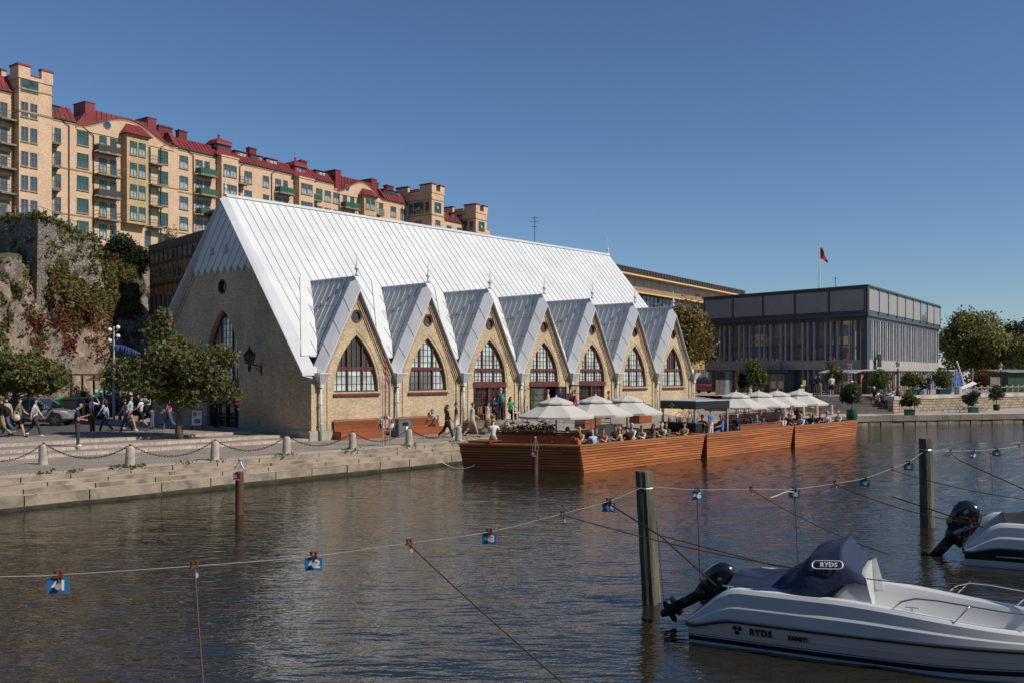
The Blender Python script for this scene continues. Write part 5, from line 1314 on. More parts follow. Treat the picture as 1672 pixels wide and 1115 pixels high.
for i, (x, y) in enumerate(((1.9, 1.2), (3.6, 1.25), (5.3, 1.25), (7.0, 1.25), (8.6, 1.3))):
 table('small wooden cafe table on the nearest barge, under or beside the parasols', x, y)
for i, (x, y) in enumerate(((21.6, 1.3), (23.4, 1.3), (25.4, 1.3), (27.4, 1.3))):
 table('small wooden cafe table on the far barge among the seated guests', x, y)
canvas = mat('parasol_canvas', (.52, .485, .435), .85, 0, .05, 1.2)
alu = mat('parasol_pole', (.42, .40, .37), .4, .3)
def parasol(label, x, y, rot, w_=1.9):
 t = thing('parasol', label, 'parasol', BL(x, y, DECK), rot, 'cream parasols on the barges')
 m = MB(); m.tube([(0, 0, 0), (0, 0, 2.72)], .045, 8); m.build('pole', [alu], t)
 m = MB(); m.box(-.4, .4, -.4, .4, 0, .08); m.build('base', [black_m], t)
 c = MB(); n = 8; zt, ze = 2.62, 1.93
 def ring(r, z, sag=0.): return [(r * math.cos(2 * math.pi * i / 16) * (1 if i % 2 == 0 else .935), r * math.sin(2 * math.pi * i / 16) * (1 if i % 2 == 0 else .935), z - (sag if i % 2 else 0)) for i in range(16)]
 def rad(r): return r
 rs_ = [ring(.5, zt - .02, 0), ring(.5 + (w_ - .5) * .5, ze + (zt - ze) * .46, .03), ring(w_, ze, .02), ring(w_ * .995, ze - .10, .02)]
 pts = sum(rs_, []); fs = [(16 * k + i, 16 * k + (i + 1) % 16, 16 * k + 16 + (i + 1) % 16, 16 * k + 16 + i) for k in range(3) for i in range(16)]
 c.add(pts, fs, 0)
 cp = c.build('canopy', [canvas], t)
 v = MB(); r2 = [ring(.05, zt + .20), ring(.45, zt + .08, .01), ring(.86, zt - .07, .02), ring(.86, zt - .14, .02)]
 v.add(sum(r2, []), fs, 0); v.lathe([(.05, .18), (.04, .27), (.01, .3)], 8, 0, (0, 0, zt)); v.build('vent_cap', [canvas], cp)
 rb = MB()
 for i in range(8): q = 2 * math.pi * i / 8; rb.bar((.06 * math.cos(q), .06 * math.sin(q), zt - .08), ((w_ - .05) * math.cos(q), (w_ - .05) * math.sin(q), ze - .02), .025); rb.bar((.05 * math.cos(q), .05 * math.sin(q), 1.75), (.95 * math.cos(q), .95 * math.sin(q), ze + .28), .02)
 rb.build('ribs', [alu], t)
for x, rot, lab in ((2.35, .3, 'cream octagonal parasol over the angled end of the nearest barge'), (5.4, .42, 'second cream parasol from the left, mid nearest barge'), (8.07, .35, 'third cream parasol from the left, just left of the black kiosk'),
     (19.35, .25, 'cream parasol just right of the black kiosk'), (22.2, .5, 'cream parasol second from the right of the kiosk, half hidden'), (24.7, .3, 'cream parasol second from the right end of the barges'), (27.8, .4, 'cream parasol furthest right, over the far barge')):
 parasol(lab, x, 3.3, rot)
t = thing('kiosk_bar', 'black kiosk bar with a flat black roof fascia on the middle barge', 'kiosk', BL(10.75, .85, DECK), CA)
m = MB(); m.box(0, 3.5, 0, 2.2, 2.06, 2.46, 0); m.box(-.03, 3.53, -.03, 2.23, 2.46, 2.5, 1); rfk = m.build('roof', [black_m, mat('kiosk_trim', (.45, .45, .46), .4)], t)
m = MB(); 
for a, b in (((-.01, 1.45, 2.36), (-.01, 1.32, 2.24)), ((-.01, 1.32, 2.24), (-.01, 1.45, 2.12)), ((-.01, 1.45, 2.12), (-.01, 1.58, 2.24)), ((-.01, 1.58, 2.24), (-.01, 1.45, 2.36))): m.bar(a, b, .02)
m.build('emblem', [white_p], rfk)
m = MB(); m.box(0, .6, 0, 2.2, 0, 1.3, 0); m.box(.601, 3.5, 1.7, 2.2, 0, 1.1, 0); m.box(-.05, .66, -.05, 2.25, 1.3, 1.35, 1); m.build('counter', [black_m, mat('counter_top', (.10, .09, .08), .3)], t)
for x, y in ((.1, .1), (3.4, .1), (.1, 2.1), (3.4, 2.1)): m = MB(); m.box(x - .05, x + .05, y - .05, y + .05, 1.35 if x < 1 else 0, 2.06); m.build('post', [alu], t)
m = MB(); m.box(3.52, 3.56, .05, 1.6, 1.85, 2.3); m.build('clear_flap', [glass_mat('flap', (.35, .38, .40), .1)], t)
rnb = random.Random(9)
for i in range(9):
 p = BL(10.9 + .4 * rnb.random(), 1.0 + .22 * i, DECK + 1.355); m = MB(); m.lathe([(.035, 0), (.035, .16), (.013, .22), (.013, .29)], 7)
 o = m.build('bottle', [(black_m, mat('bottle_green', (.02, .07, .03), .15), mat('bottle_amber', (.18, .07, .02), .15), white_p)[i % 4]]); o.location = p
 tag(o, 'small bottle lined up on the black kiosk counter', 'bottle', 'bottles on the kiosk counter')
t = thing('gangway', 'grey gangway with bent tube rails between the quay and the nearest barge', 'gangway', BL(7.6, 4.6, RIM), CA)
m = MB(); m.box(-.9, .9, 0, 3.4, .0, .08); m.build('ramp', [mat('grey_deck', (.30, .30, .29), .7)], t)
for x in (-.85, .85):
 m = MB(); m.tube([(x, .05, .05), (x, .05, .85), (x, .15, .98), (x, .35, 1.0), (x, 3.0, 1.0), (x, 3.2, .9), (x, 3.25, .05)], .03, 6); m.tube([(x, .05, .5), (x, 3.25, .5)], .022, 6); m.build('handrail', [steel], t)
t = thing('drinks_cabinet', 'white drinks cabinet with a blue disc on the nearest barge', 'cabinet', BL(7.3, 3.9, DECK), CA)
m = MB(); m.box(-.75, .75, -.3, .3, .05, 1.25, 0); m.box(-.78, .78, -.33, .33, 1.25, 1.3, 0); m.box(-.02, .02, -.312, -.3, .1, 1.2, 1); m.build('body', [white_p, steel], t)
m = MB(); m.lathe([(.2, 0), (.2, .012)], 16); o = m.build('blue_disc', [mat('disc_blue', (.02, .06, .22), .4)], t); o.location = (.45, -.3, .85); o.rotation_euler = (R(90), 0, 0)
L_flower = leaf_mat('leaf_heather', (.03, .045, .015), (.075, .075, .03), (.17, .05, .14), scale=3.5)
def planter(label, pos, ang, L_, w_, h, n, seed, m=None, bush=.35, flow=None, name='planter'):
 t = thing(name, label, 'planter', pos, ang, None)
 b = MB(); b.box(-L_ / 2, L_ / 2, -w_ / 2, w_ / 2, 0, h, 0); b.box(-L_ / 2 - .03, L_ / 2 + .03, -w_ / 2 - .03, w_ / 2 + .03, h - .06, h - .002, 0); b.box(-L_ / 2 + .04, L_ / 2 - .04, -w_ / 2 + .04, w_ / 2 - .04, h, h + .01, 1); b.build('box', [m or cedar, mat('soil', (.03, .02, .015), .95)], t)
 rs_ = np.random.RandomState(seed); rd_ = random.Random(seed)
 bl = [(-L_ / 2 + L_ * (i + .5) / max(1, int(L_ / .4)), rd_.uniform(-.1, .1), h + bush * .5, .32, .3, bush * rd_.uniform(.7, 1.25)) for i in range(max(1, int(L_ / .4)))]
 o = bpy.data.objects.new('plants', cards_mesh('plants', leaf_cards(rs_, n, blob_sampler(rs_, bl, .4), .085), flow or L_flower)); COL.objects.link(o); o.parent = t
 return t
pp = BL(.15, 3.9); planter('long trough of purple flowers behind the dark bench of the nearest barge', BL(1.3, 4.35, RIM - .25), CA + R(0), 4.0, .5, .42, 1500, 3, cedar_d, .38)
for px, py, z, L_, lab, s in ((960, 703, 0.05, 1.9, 'wooden planter box on the quay behind the second parasol', 4), (1046, 690, .35, 1.7, 'orange wooden planter with purple flowers near the gangway', 5)):
 x, y = G(px, py, z); planter(lab, (x, y, z), CA + R(8), L_, .7, .75, 900, s, cedar, .3)
gel = mat('gelcoat_white', (.63, .64, .65), .18, 0, .02, .7, coat=.4, spec=.5)
gel_in = mat('gelcoat_inside', (.55, .55, .54), .4, 0, .03, .7)
navy = mat('navy_stripe', (.012, .016, .04), .3)
cover_b = mat('cover_navy', (.013, .024, .062), .75, 0, .18, 1.5, bump=.25, bscale=7)
motor_m = mat('motor_black', (.008, .008, .009), .12, 0, .2, 2, coat=.6, spec=.6)
motor_r = mat('motor_rough', (.018, .018, .019), .5)
chrome = mat('chrome_tube', (.70, .70, .70), .12, 1.0, .02, 3)
def hullb(s, L_, B):      # half beam along the length
 t = s / L_
 return B * (.93 + .07 * min(1, t / .35)) * (1 if t < .5 else math.sqrt(max(0., 1 - (max(0, t - .5) / .51) ** 2.6)))
def motorboat(name, label, origin, rz, L_, B, gun, two_tone=None, letter=None):
 t = thing(name, label, 'motorboat', origin, rz)
 ns = 44; rows = []
 S = [L_ * i / ns for i in range(ns + 1)]
 def zr(s): return .29 + .14 * sm(0, .75, s) + .03 * sm(.5, 1, s / L_)     # rub rail height
 def zg(s): return .32 + (gun - .32) * sm(-.15, .8, s) ** .8 - .24 * sm(2.0, 5.2, s)
 def sec(s):
  b = hullb(s, L_, B); f = s / L_; k = -.42 * (1 - .9 * f ** 3); rise = .5 * max(0, f - .55) ** 1.6
  return [(0, k + rise), (b * .55, k * .55 + rise), (b * .88, -.10 + rise), (b * .93, .14 + rise * .9), (b * .965, .25 + rise * .7), (b, zr(s) - .02), (b * .995, zr(s) + .05), (b * .99, zr(s) + (zg(s) - zr(s)) * .42), (b * .972, zr(s) + (zg(s) - zr(s)) * .50), (b * .962, zr(s) + (zg(s) - zr(s)) * .88), (b * .93, zg(s)), (b * .84, zg(s) + .012), (b * .80, zg(s) - .03)]
 h = MB(); np_ = 13
 for sgn in (-1, 1):
  for j in range(np_ - 1):      # each strake its own strip, so that its edges stay crisp
   pts = [(s, sgn * q[0], q[1]) for s in S for q in sec(s)[j:j + 2]]
   h.add(pts, [(2 * i, 2 * i + 2, 2 * i + 3, 2 * i + 1) for i in range(ns)], 0)
 a = sec(0.); h.add([(0, y, z) for y, z in a] + [(0, -y, z) for y, z in a], [(j, j + 1, np_ + j + 1, np_ + j) for j in range(np_ - 1)], 0)
 hm = h.build('hull', [gel], t, True)
 st = MB()
 for sgn in (-1, 1):
  def strip(z0f, z1f, off, m):
   pts = []
   for s in S:
    y0, z0 = z0f(s); y1, z1 = z1f(s); pts += [(s, sgn * (y0 + off), z0), (s, sgn * (y1 + off), z1)]
   st.add(pts, [(2 * i, 2 * i + 2, 2 * i + 3, 2 * i + 1) for i in range(ns)], m)
  def at(s, u):      # point on the side between chine and rub rail
   q = sec(s); a, b = q[2], q[5]; 
   c = [q[2], q[3], q[4], q[5]]; k = min(2, int(u * 3)); w_ = u * 3 - k
   return (c[k][0] + (c[k + 1][0] - c[k][0]) * w_, c[k][1] + (c[k + 1][1] - c[k][1]) * w_)
  if two_tone: strip(lambda s: at(s, .36), lambda s: at(s, .99), .006, 1)
  else:
   strip(lambda s: at(s, .20), lambda s: at(s, .30), .005, 0); strip(lambda s: at(s, .325), lambda s: at(s, .345), .005, 0); strip(lambda s: at(s, .66), lambda s: at(s, .672), .004, 2)
 st.build('stripe', [navy, two_tone or navy, mat('crease', (.30, .31, .33), .4)], t, True)
 rr_ = MB()
 for sgn in (-1, 1): rr_.tube([(s, sgn * (sec(s)[5][0] + .012), zr(s) + .012) for s in S], .034, 6)
 rr_.tube([(-.01, -sec(0)[5][0], zr(0) + .012), (-.01, sec(0)[5][0], zr(0) + .012)], .034, 6)
 rr_.build('rub_rail', [mat('rail_rubber', (.035, .042, .06), .35)], t, True)
 i_ = MB(); fl = .22
 for sgn in (-1, 1):
  pts = []
  for s in S:
   q = sec(s); y = q[12][0]; z = q[12][1]; f = max(0, s / L_ - .8) * .8
   pts += [(s, sgn * y, z), (s, sgn * max(0, y - .06), z - .12), (s, sgn * max(0, y - .10), fl + f), (s, 0, fl + f)]
  i_.add(pts, [(i * 4 + j, (i + 1) * 4 + j, (i + 1) * 4 + j + 1, i * 4 + j + 1) for i in range(ns) for j in range(3)], 0)
 i_.build('cockpit', [gel_in], t, True)
 return t, sec, zg, zr
def outboard(parent, x, z, ang, sc=1., band=None):
 """engine tilted up by ang about the transom"""
 M0 = Matrix.Translation((x, 0, z)) @ Matrix.Rotation(ang, 4, 'Y') @ Matrix.Scale(sc, 4)
 c = MB(); c.M = M0
 prof = [(-.10, .16, .13), (-.05, .24, .17), (.08, .27, .185), (.30, .28, .19), (.47, .25, .17), (.58, .18, .13), (.64, .08, .06), (.65, .01, .01)]
 n = 18; pts = []
 for zz, rx, ry in prof: pts += [(-.12 + rx * 1.15 * math.copysign(abs(math.cos(6.283 * i / n)) ** .7, math.cos(6.283 * i / n)) - .10 * zz, ry * math.copysign(abs(math.sin(6.283 * i / n)) ** .7, math.sin(6.283 * i / n)), zz) for i in range(n)]
 c.add(pts, [(k * n + i, k * n + (i + 1) % n, (k + 1) * n + (i + 1) % n, (k + 1) * n + i) for k in range(len(prof) - 1) for i in range(n)], 0)
 ob = c.build('outboard_motor', [motor_m], parent, True)
 g_ = MB(); g_.M = M0
 g_.lathe([(.30, .055), (.315, .07), (.315, .09), (.30, .105)], 18, 0, (-.125, 0, 0)); 
 g2 = MB(); g2.M = M0
 for zz, rx, ry in ((-.09, .20, .15),): g2.lathe([(rx, zz), (rx * .9, zz - .1), (.12, zz - .22)], 14, 0, (-.1, 0, 0))
 g2.extrude([(.02, -.06, -.28), (-.2, -.05, -.28), (-.22, -.04, -.85), (-.02, -.04, -.85)], (0, .11, 0), 0)
 g2.extrude([(.06, -.15, -.86), (-.34, -.12, -.86), (-.36, .12, -.86), (.06, .15, -.86)], (0, 0, .03), 0)
 g2.extrude([(.04, -.025, -.86), (-.24, -.025, -.86), (-.20, -.025, -1.22), (-.08, -.025, -1.26)], (0, .05, 0), 0)
 g2.tube([(.16, 0, -1.04), (.08, 0, -1.04), (-.25, 0, -1.04), (-.34, 0, -1.04)], [.01, .06, .065, .03], 10, 0)
 g2.extrude([(.16, -.1, -.32), (.02, -.1, -.32), (.02, -.1, .02), (.16, -.1, .06)], (0, .2, 0), 0)
 g2.build('leg', [motor_r], ob, True)
 p = MB(); p.M = M0
 for k in range(3):
  q = k * 2.094; d = Vector((0, math.cos(q), math.sin(q))); e = Vector((0, -math.sin(q), math.cos(q)))
  o_ = Vector((-.33, 0, -1.04)); p.add([o_ + d * .03 - e * .03, o_ + d * .12 - e * .09 + Vector((.03, 0, 0)), o_ + d * .2 - e * .01, o_ + d * .12 + e * .08 - Vector((.04, 0, 0))], [(0, 1, 2, 3)], 0)
 p.build('propeller', [mat('prop_metal', (.20, .20, .21), .3, .7)], ob)
 return ob, M0
b1, sec, zg, zr = motorboat('motorboat', 'white open motorboat with a navy cover in the bottom right corner', (3.25, 15.85, WZ), R(-26.5), 5.9, 1.07, .93)
cv = MB()
def covz(s):
 tab = [(.55, .96), (1.0, 1.0), (1.4, 1.08), (1.62, 1.26), (1.82, 1.47), (2.05, 1.58), (2.36, 1.67), (2.5, 1.52), (2.68, 1.30)]
 return interp(tab, s)
def cover_p(a, b):
 s = .55 + 2.13 * a; y = (b * 2 - 1); hb = hullb(s, 5.9, 1.07) * (.95 - .12 * sm(1.7, 2.5, s))
 zb = zg(s) - .03 + .36 * sm(1.75, 2.6, s); zp = covz(s)
 tight = max(0, 1 - abs(y) ** (1.7 + 5.0 * sm(1.4, 1.95, s)))
 fold = .035 * math.sin(a * 19 + abs(y) * 5) * (1 - abs(y)) * (1 if a < .75 else .3) + .028 * math.sin(a * 9 - y * 13) * abs(y)
 z = zb + (zp - zb) * tight + fold - (.07 if abs(y) > .97 else 0)
 lean = -.10 * tight * sm(.7, .95, a)
 return (s + lean, y * hb, z)
cv.grid(cover_p, [i / 46 for i in range(47)], [i / 36 for i in range(37)])
co = cv.build('cover', [cover_b], b1, True)
wsd = MB()
for sgn in (-1, 1): wsd.extrude([(2.12, sgn * .88, .84), (2.80, sgn * .86, .72), (2.66, sgn * .82, 1.27), (2.45, sgn * .80, 1.22)], (0, -sgn * .06, 0), 0)
wsd.extrude([(2.66, -.82, .25), (2.60, -.80, 1.26), (2.60, .80, 1.26), (2.66, .82, .25)], (-.06, 0, 0), 0)
wsd.build('console', [gel], b1)
ob, M0 = outboard(b1, .16, .62, R(56), .82)
def on_side(s, u=.83):
 q = sec(s); z = .27 + (zr(s) - .27) * u; return Vector((s, -(hullb(s, 5.9, 1.07) * .985 + .006), z))
lt = mat('letter_black', (.012, .012, .015), .35)
def hull_text(txt, s, size, z, sp=1.05):
 p = on_side(s); o = text_mesh(txt, size, lt, 'lettering', hm_, (p.x, p.y - .006, z), (R(90), 0, R(-1.2)), .003, .006, sp); return o
hm_ = [c for c in b1.children if c.name.startswith('hull')][0]
hull_text('RYDS', 1.16, .13, .305, 1.15); hull_text('568GTI', 1.72, .085, .29, 1.12)
lg = MB(); pz = on_side(.80)
for k in range(3): q = k * 2.094 + .5; lg.lathe([(.035, 0), (.035, .006)], 8, 0, (.045 * math.cos(q), .045 * math.sin(q), 0))
o = lg.build('logo', [lt], hm_); o.location = (pz.x, pz.y - .008, .315); o.rotation_euler = (R(90), 0, R(-1.2))
pa = Vector(cover_p(.74, .075)); pu = Vector(cover_p(.74, .11)) - Vector(cover_p(.74, .05)); ps_ = Vector(cover_p(.80, .075)) - Vector(cover_p(.68, .075))
pu.normalize(); ps_ -= pu * ps_.dot(pu); ps_.normalize(); nn = ps_.cross(pu).normalized()
if nn.y > 0: nn = -nn
rot = Matrix((ps_, nn.cross(ps_), nn)).transposed().to_4x4() if False else Matrix((ps_, pu, ps_.cross(pu))).transposed().to_4x4()
bdg = MB(); bdg.M = Matrix.Translation(pa + rot.to_3x3() @ Vector((0, 0, .03))) @ rot
w_, h_ = .22, .062
out = [(w_ * math.copysign(1, math.cos(q)) * .72 + .07 * math.cos(q), h_ * 1.1 * math.sin(q)) for q in [2 * math.pi * (i + .5) / 20 for i in range(20)]]
for i in range(20): a, b = out[i], out[(i + 1) % 20]; bdg.bar((a[0], a[1], 0), (b[0], b[1], 0), .014)
bdg.build('badge', [white_p], co)
e = rot.to_euler(); text_mesh('RYDS', .10, white_p, 'lettering', co, tuple(pa + rot.to_3x3() @ Vector((.02, 0, .034))), tuple(e), .003, .004, 1.1)
for sgn, s0 in ((-1, 3.05), (1, 3.75)):
 r_ = MB(); pts = []
 for s in [s0, s0 + .12, s0 + .3, s0 + .6, 4.5, 4.9, 5.3, 5.7]:
  q = sec(min(s, 5.6)); up = .02 if s == s0 else (.14 if s == s0 + .12 else (.22 if s == s0 + .3 else .25)); pts.append((s, sgn * max(.05, q[10][0] - .03), q[10][1] + up))
 r_.tube(pts, .0135, 8)
 for s in (4.05, 4.9): q = sec(s); r_.tube([(s, sgn * (q[10][0] - .03), q[10][1] + .25), (s - .22, sgn * (q[9][0]), q[9][1] + .02)], .011, 6)
 r_.build('bow_rail', [chrome], b1, True)
c_ = MB()
for s in (.62, 3.3): q = sec(s); c_.tube([(s - .09, -q[11][0], q[11][1] + .05), (s + .09, -q[11][0], q[11][1] + .05)], .012, 6); c_.tube([(s, -q[11][0], q[11][1]), (s, -q[11][0], q[11][1] + .05)], .012, 6)
c_.build('cleat', [chrome], b1)
x2, y2 = G(1575, 924, WZ); rz2 = R(-24)
o2 = Vector((x2, y2, WZ)) + Vector((-math.sin(rz2), math.cos(rz2), 0)) * 1.15
b2, sec2, zg2, zr2 = motorboat('motorboat', 'grey and black motorboat with a dark tarpaulin cut off by the right edge', o2, rz2, 6.2, 1.15, .98, mat('hull_charcoal', (.018, .02, .024), .2, coat=.4))
cv = MB()
def cov2(a, b):
 s = .85 + 2.8 * a; y = b * 2 - 1; hb = hullb(s, 6.2, 1.15) * .93; zb = zg2(s) - .02; zp = zb + .10 + .75 * sm(0, .75, a)
 return (s, y * hb, zb + (zp - zb) * (1 - abs(y) ** 2) + .02 * math.sin(a * 21 + y * 4) * (1 - abs(y)))
cv.grid(cov2, [i / 24 for i in range(25)], [i / 18 for i in range(19)]); cv.build('cover', [mat('cover_charcoal', (.03, .028, .028), .75, 0, .2, 2, bump=.2)], b2, True)
ob2, M2 = outboard(b2, .0, .60, R(36), 1.08)
ol = mat('letter_silver', (.50, .50, .52), .3)
def motor_text(parent, M, txt, p, size, rotx):
 T = M @ Matrix.Translation(p) @ Matrix.Rotation(R(90), 4, 'X') @ Matrix.Rotation(rotx, 4, 'Z'); l, q, s = T.decompose()
 return text_mesh(txt, size * s.x, ol, 'lettering', parent, l, q.to_euler(), .002, .003)
motor_text(ob2, M2, 'MERCURY', (-.02, -.196, .10), .11, R(62)); motor_text(ob2, M2, '60', (-.22, -.188, .40), .10, R(62))
motor_text(ob, M0, '90', (-.16, -.193, .33), .09, R(62))
sw_ = MB(); sw_.M = M2; sw_.tube([(.12, -.195, .02), (.05, -.198, .18), (-.08, -.19, .34)], .012, 5); sw_.build('red_stripe', [mat('stripe_red', (.3, .02, .02), .3)], ob2)
woodp = mat('pile_wood', (.045, .06, .04), .9, 0, .35, 2.2, bump=.6, bscale=14, stretch=(3, 3, .35), col2=(.16, .14, .09))
def pile(label, pxb, pyb, pxt, pyt, r):
 x, y = G(pxb, pyb, WZ); zt = CAMZ - (pyt - HY) / F * y; xt = (pxt - CX) / F * y
 t = thing('mooring_pile', label, 'mooring post', (x, y, WZ), 0, 'wooden mooring piles in the canal')
 m = MB(); rn = random.Random(int(pxb)); n = 20; H = zt - WZ; prof = []
 pts = []
 lv = [-.8, 0, .12, .3, .6, 1.0, 1.4, 1.8, 2.2, H - .02, H]
 ph = [rn.uniform(.94, 1.06) for _ in range(n)]
 for k, z in enumerate(lv):
  f = z / H; rr_ = r * (1.07 - .08 * max(0, f)) * (.96 if k == len(lv) - 1 else 1)
  pts += [((xt - x) * f + rr_ * ph[i] * (1 + .02 * math.sin(z * 7 + i * 2)) * math.cos(6.283 * i / n), rr_ * ph[i] * math.sin(6.283 * i / n), z) for i in range(n)]
 m.add(pts, [(k * n + i, k * n + (i + 1) % n, (k + 1) * n + (i + 1) % n, (k + 1) * n + i) for k in range(len(lv) - 1) for i in range(n)] + [tuple((len(lv) - 1) * n + i for i in range(n))], 0)
 m.build('shaft', [woodp], t)
 m = MB(); m.tube([((xt - x) * .88 + r * 1.02 * math.cos(q), r * 1.02 * math.sin(q), H * .88 + .02 * math.sin(q)) for q in [6.283 * i / 16 for i in range(17)]], .012, 5); m.build('wire_loop', [steel], t)
 return Vector((x + (xt - x) * .88, y, WZ + H * .88)), (x, y)
A1, p1 = pile('thick weathered green-brown mooring pile left of the white motorboat', 1064, 985, 1051, 768, .165)
A2, p2 = pile('weathered wooden mooring pile behind the two boats at right', 1514, 860, 1511, 715, .175)
redw = mat('band_red', (.45, .03, .025), .5)
def steel_pile(label, px, pyb, pyt, pyc):
 x, y = G(px, pyb, WZ); H = (pyb - pyt) / F * y; Hc = (pyb - pyc) / F * y
 t = thing('steel_pile', label, 'mooring post', (x, y, WZ), R(-20))
 m = MB(); m.lathe([(.125, -.6), (.125, H), (.10, H + .01), (.01, H + .011)], 14); m.build('tube', [mat('pile_rust', (.10, .05, .032), .7, .2, .35, 2.5, stretch=(1, 1, .3))], t, False)
 m = MB(); m.box(-.12, .12, -.145, -.126, H - .24, H - .02, 0); m.box(-.11, .0, -.149, -.146, H - .17, H - .07, 1); m.box(-.1, .1, -.149, -.146, H - .24, H - .20, 1); m.build('warning_plate', [redw, white_p], t)
 m = MB()
 for k in range(4): q = k * 1.5708 + .4; m.tube([(.11 * math.cos(q), .11 * math.sin(q), H), (.13 * math.cos(q), .13 * math.sin(q), H + .12), (.03 * math.cos(q), .03 * math.sin(q), Hc - .06)], .012, 5)
 m.ball((0, 0, Hc), .055, 10); m.build('light_cage', [steel], t)
steel_pile('rusty steel mooring tube with a red plate standing before the left quay steps', 391, 838, 770, 750)
steel_pile('rusty steel mooring tube with a red plate before the angled barge end', 874, 775, 735, 714)
U12 = Vector((p2[0] - p1[0], p2[1] - p1[1], 0)).normalized()
def on_line(px, py):
 t = (px - CX) / F; s = (t * p1[1] - p1[0]) / (U12.x - t * U12.y); Y = p1[1] + s * U12.y
 return Vector((p1[0] + s * U12.x, Y, CAMZ - (py - HY) / F * Y))
wire = mat('wire_galv', (.26, .245, .23), .6, .2)
def cable(label, pts, r, m, name='mooring_line'):
 o = MB(); o.tube(pts, r, 5); return tag(o.build(name, [m]), label, 'cable')
def smooth(pts, n=5):
 out = []
 for i in range(len(pts) - 1):
  a, b, c, d = pts[max(0, i - 1)], pts[i], pts[i + 1], pts[min(len(pts) - 1, i + 2)]
  for k in range(n):
   t = k / n; out.append(.5 * ((2 * b) + (c - a) * t + (2 * a - 5 * b + 4 * c - d) * t * t + (3 * b - a - 3 * c + d) * t ** 3))
 return out + [pts[-1]]
left = [on_line(*p) for p in ((-180, 948), (0, 941), (95, 938), (310, 924), (505, 908), (667, 886), (798, 868), (918, 838), (993, 818), (1046, 796))]
cable('galvanised head wire sagging from the left edge to the thick mooring pile', smooth(left), .0042, wire)
mid_ = [on_line(*p) for p in ((1064, 794), (1135, 799), (1225, 798), (1296, 798), (1362, 789), (1412, 780), (1457, 764), (1483, 754), (1506, 738))]
cable('galvanised head wire sagging between the two wooden mooring piles', smooth(mid_), .0075, wire)
right = [on_line(*p) for p in ((1520, 735), (1553, 736), (1589, 735), (1626, 733), (1665, 727), (1720, 716))]
cable('galvanised head wire running right from the rear mooring pile', smooth(right), .009, wire)
def clamp(parent, disc=True):
 m = MB(); 
 for x in (-.03, .03): m.lathe([(.016, -.03), (.016, .045)], 6, 0, (x, 0, 0)); m.lathe([(.024, .03), (.024, .05)], 6, 0, (x, 0, 0))
 m.box(-.05, .05, -.02, .02, -.035, -.0); m.tube([(0, -.005, -.03), (.015, -.02, -.09)], .012, 5)
 m.build('clamp', [rust], parent)
 if disc: m = MB(); m.lathe([(.034, -.006), (.034, .006)], 10); o = m.build('tag_disc', [steel], parent); o.location = (.01, -.035, -.12); o.rotation_euler = (R(80), 0, R(20))
blue_pl = mat('plate_blue', (.03, .16, .36), .4)
pl_ = MB(); pl_.box(-.115, .115, -.004, .004, -.20, -.03)
plm = pl_.mesh('plate', [blue_pl])
hang = math.atan2(U12.y, U12.x)
for num, px, py, tilt in (('41', 95, 938, -.62), ('42', 512, 906, -.7), ('43', 799, 867, -.9), ('44', 994, 817, -1.0), ('45', 1138, 799, -.75), ('46', 1297, 798, -1.05), ('47', 1412, 781, -1.25), ('48', 1483, 755, -1.2), ('49', 1589, 737, -.8), ('50', 1627, 734, -1.2)):
 p = on_line(px, py); t = thing('berth_plate', 'blue berth number plate reading %s hanging from the mooring wire' % num, 'number plate', p, hang + tilt, 'blue berth number plates on the wire')
 o = bpy.data.objects.new('plate', plm); COL.objects.link(o); o.parent = t
 text_mesh(num, .15, white_p, 'digits', o, (.012, -.006, -.118), (R(90), 0, 0), .001, .006)
 clamp(t)
rope_d = mat('rope_dark', (.030, .022, .018), .9); rope_b = mat('rope_brown', (.11, .055, .038), .9); rope_p = mat('rope_pale', (.42, .36, .30), .9)
for px, py, lab in ((317, 922, 'rusty rope clamp on the wire right of plate 41'), (668, 885, 'rusty rope clamp on the wire between plates 42 and 43'), (919, 838, 'rusty rope clamp on the wire between plates 43 and 44'), (1226, 797, 'rusty rope clamp on the wire between plates 45 and 46'), (1363, 787, 'rusty rope clamp on the wire between plates 46 and 47'), (1457, 764, 'rusty rope clamp on the wire between plates 47 and 48'), (1552, 736, 'rusty rope clamp on the wire right of the rear pile'), (1664, 727, 'rusty rope clamp on the wire at the right picture edge')):
 t = thing('rope_clamp', lab, 'clamp', on_line(px, py), hang, 'rusty clamps on the mooring wire'); clamp(t)
bowp = lambda s, y, z: b1.matrix_basis @ Vector((s, y, z))
b1.matrix_basis; W1 = Matrix.Translation((3.25, 15.85, WZ)) @ Matrix.Rotation(R(-26.5), 4, 'Z'); W2 = Matrix.Translation(o2) @ Matrix.Rotation(rz2, 4, 'Z')
def sagrope(label, a, b, sag, r, m, n=14):
 pts = [a.lerp(b, i / n) - Vector((0, 0, sag * 4 * (i / n) * (1 - i / n))) for i in range(n + 1)]
 return cable(label, pts, r, m, 'mooring_rope')
sagrope('brown mooring rope dropping from the wire near plate 41 to the lower edge', on_line(318, 928), Vector((-2.15, 7.0, -.85)), .12, .010, rope_b)
sagrope('brown mooring rope stretched from the wire beside plate 42 to the lower edge', on_line(668, 888), Vector((1.55, 8.6, -.35)), .05, .011, rope_b)
knot = P(1078, 874, 15.6)
cable('dark rope from plate 44 past the thick pile to the motor of the white boat', [on_line(994, 822), knot, W1 @ Vector((.35, -.55, .86))], .014, rope_d, 'mooring_rope')
cable('thin dark line from the knot by the thick pile across the white boat', [knot + Vector((.02, 0, 0)), P(1262, 922, 15.2), P(1290, 926, 15.2)], .010, rope_d, 'mooring_rope')
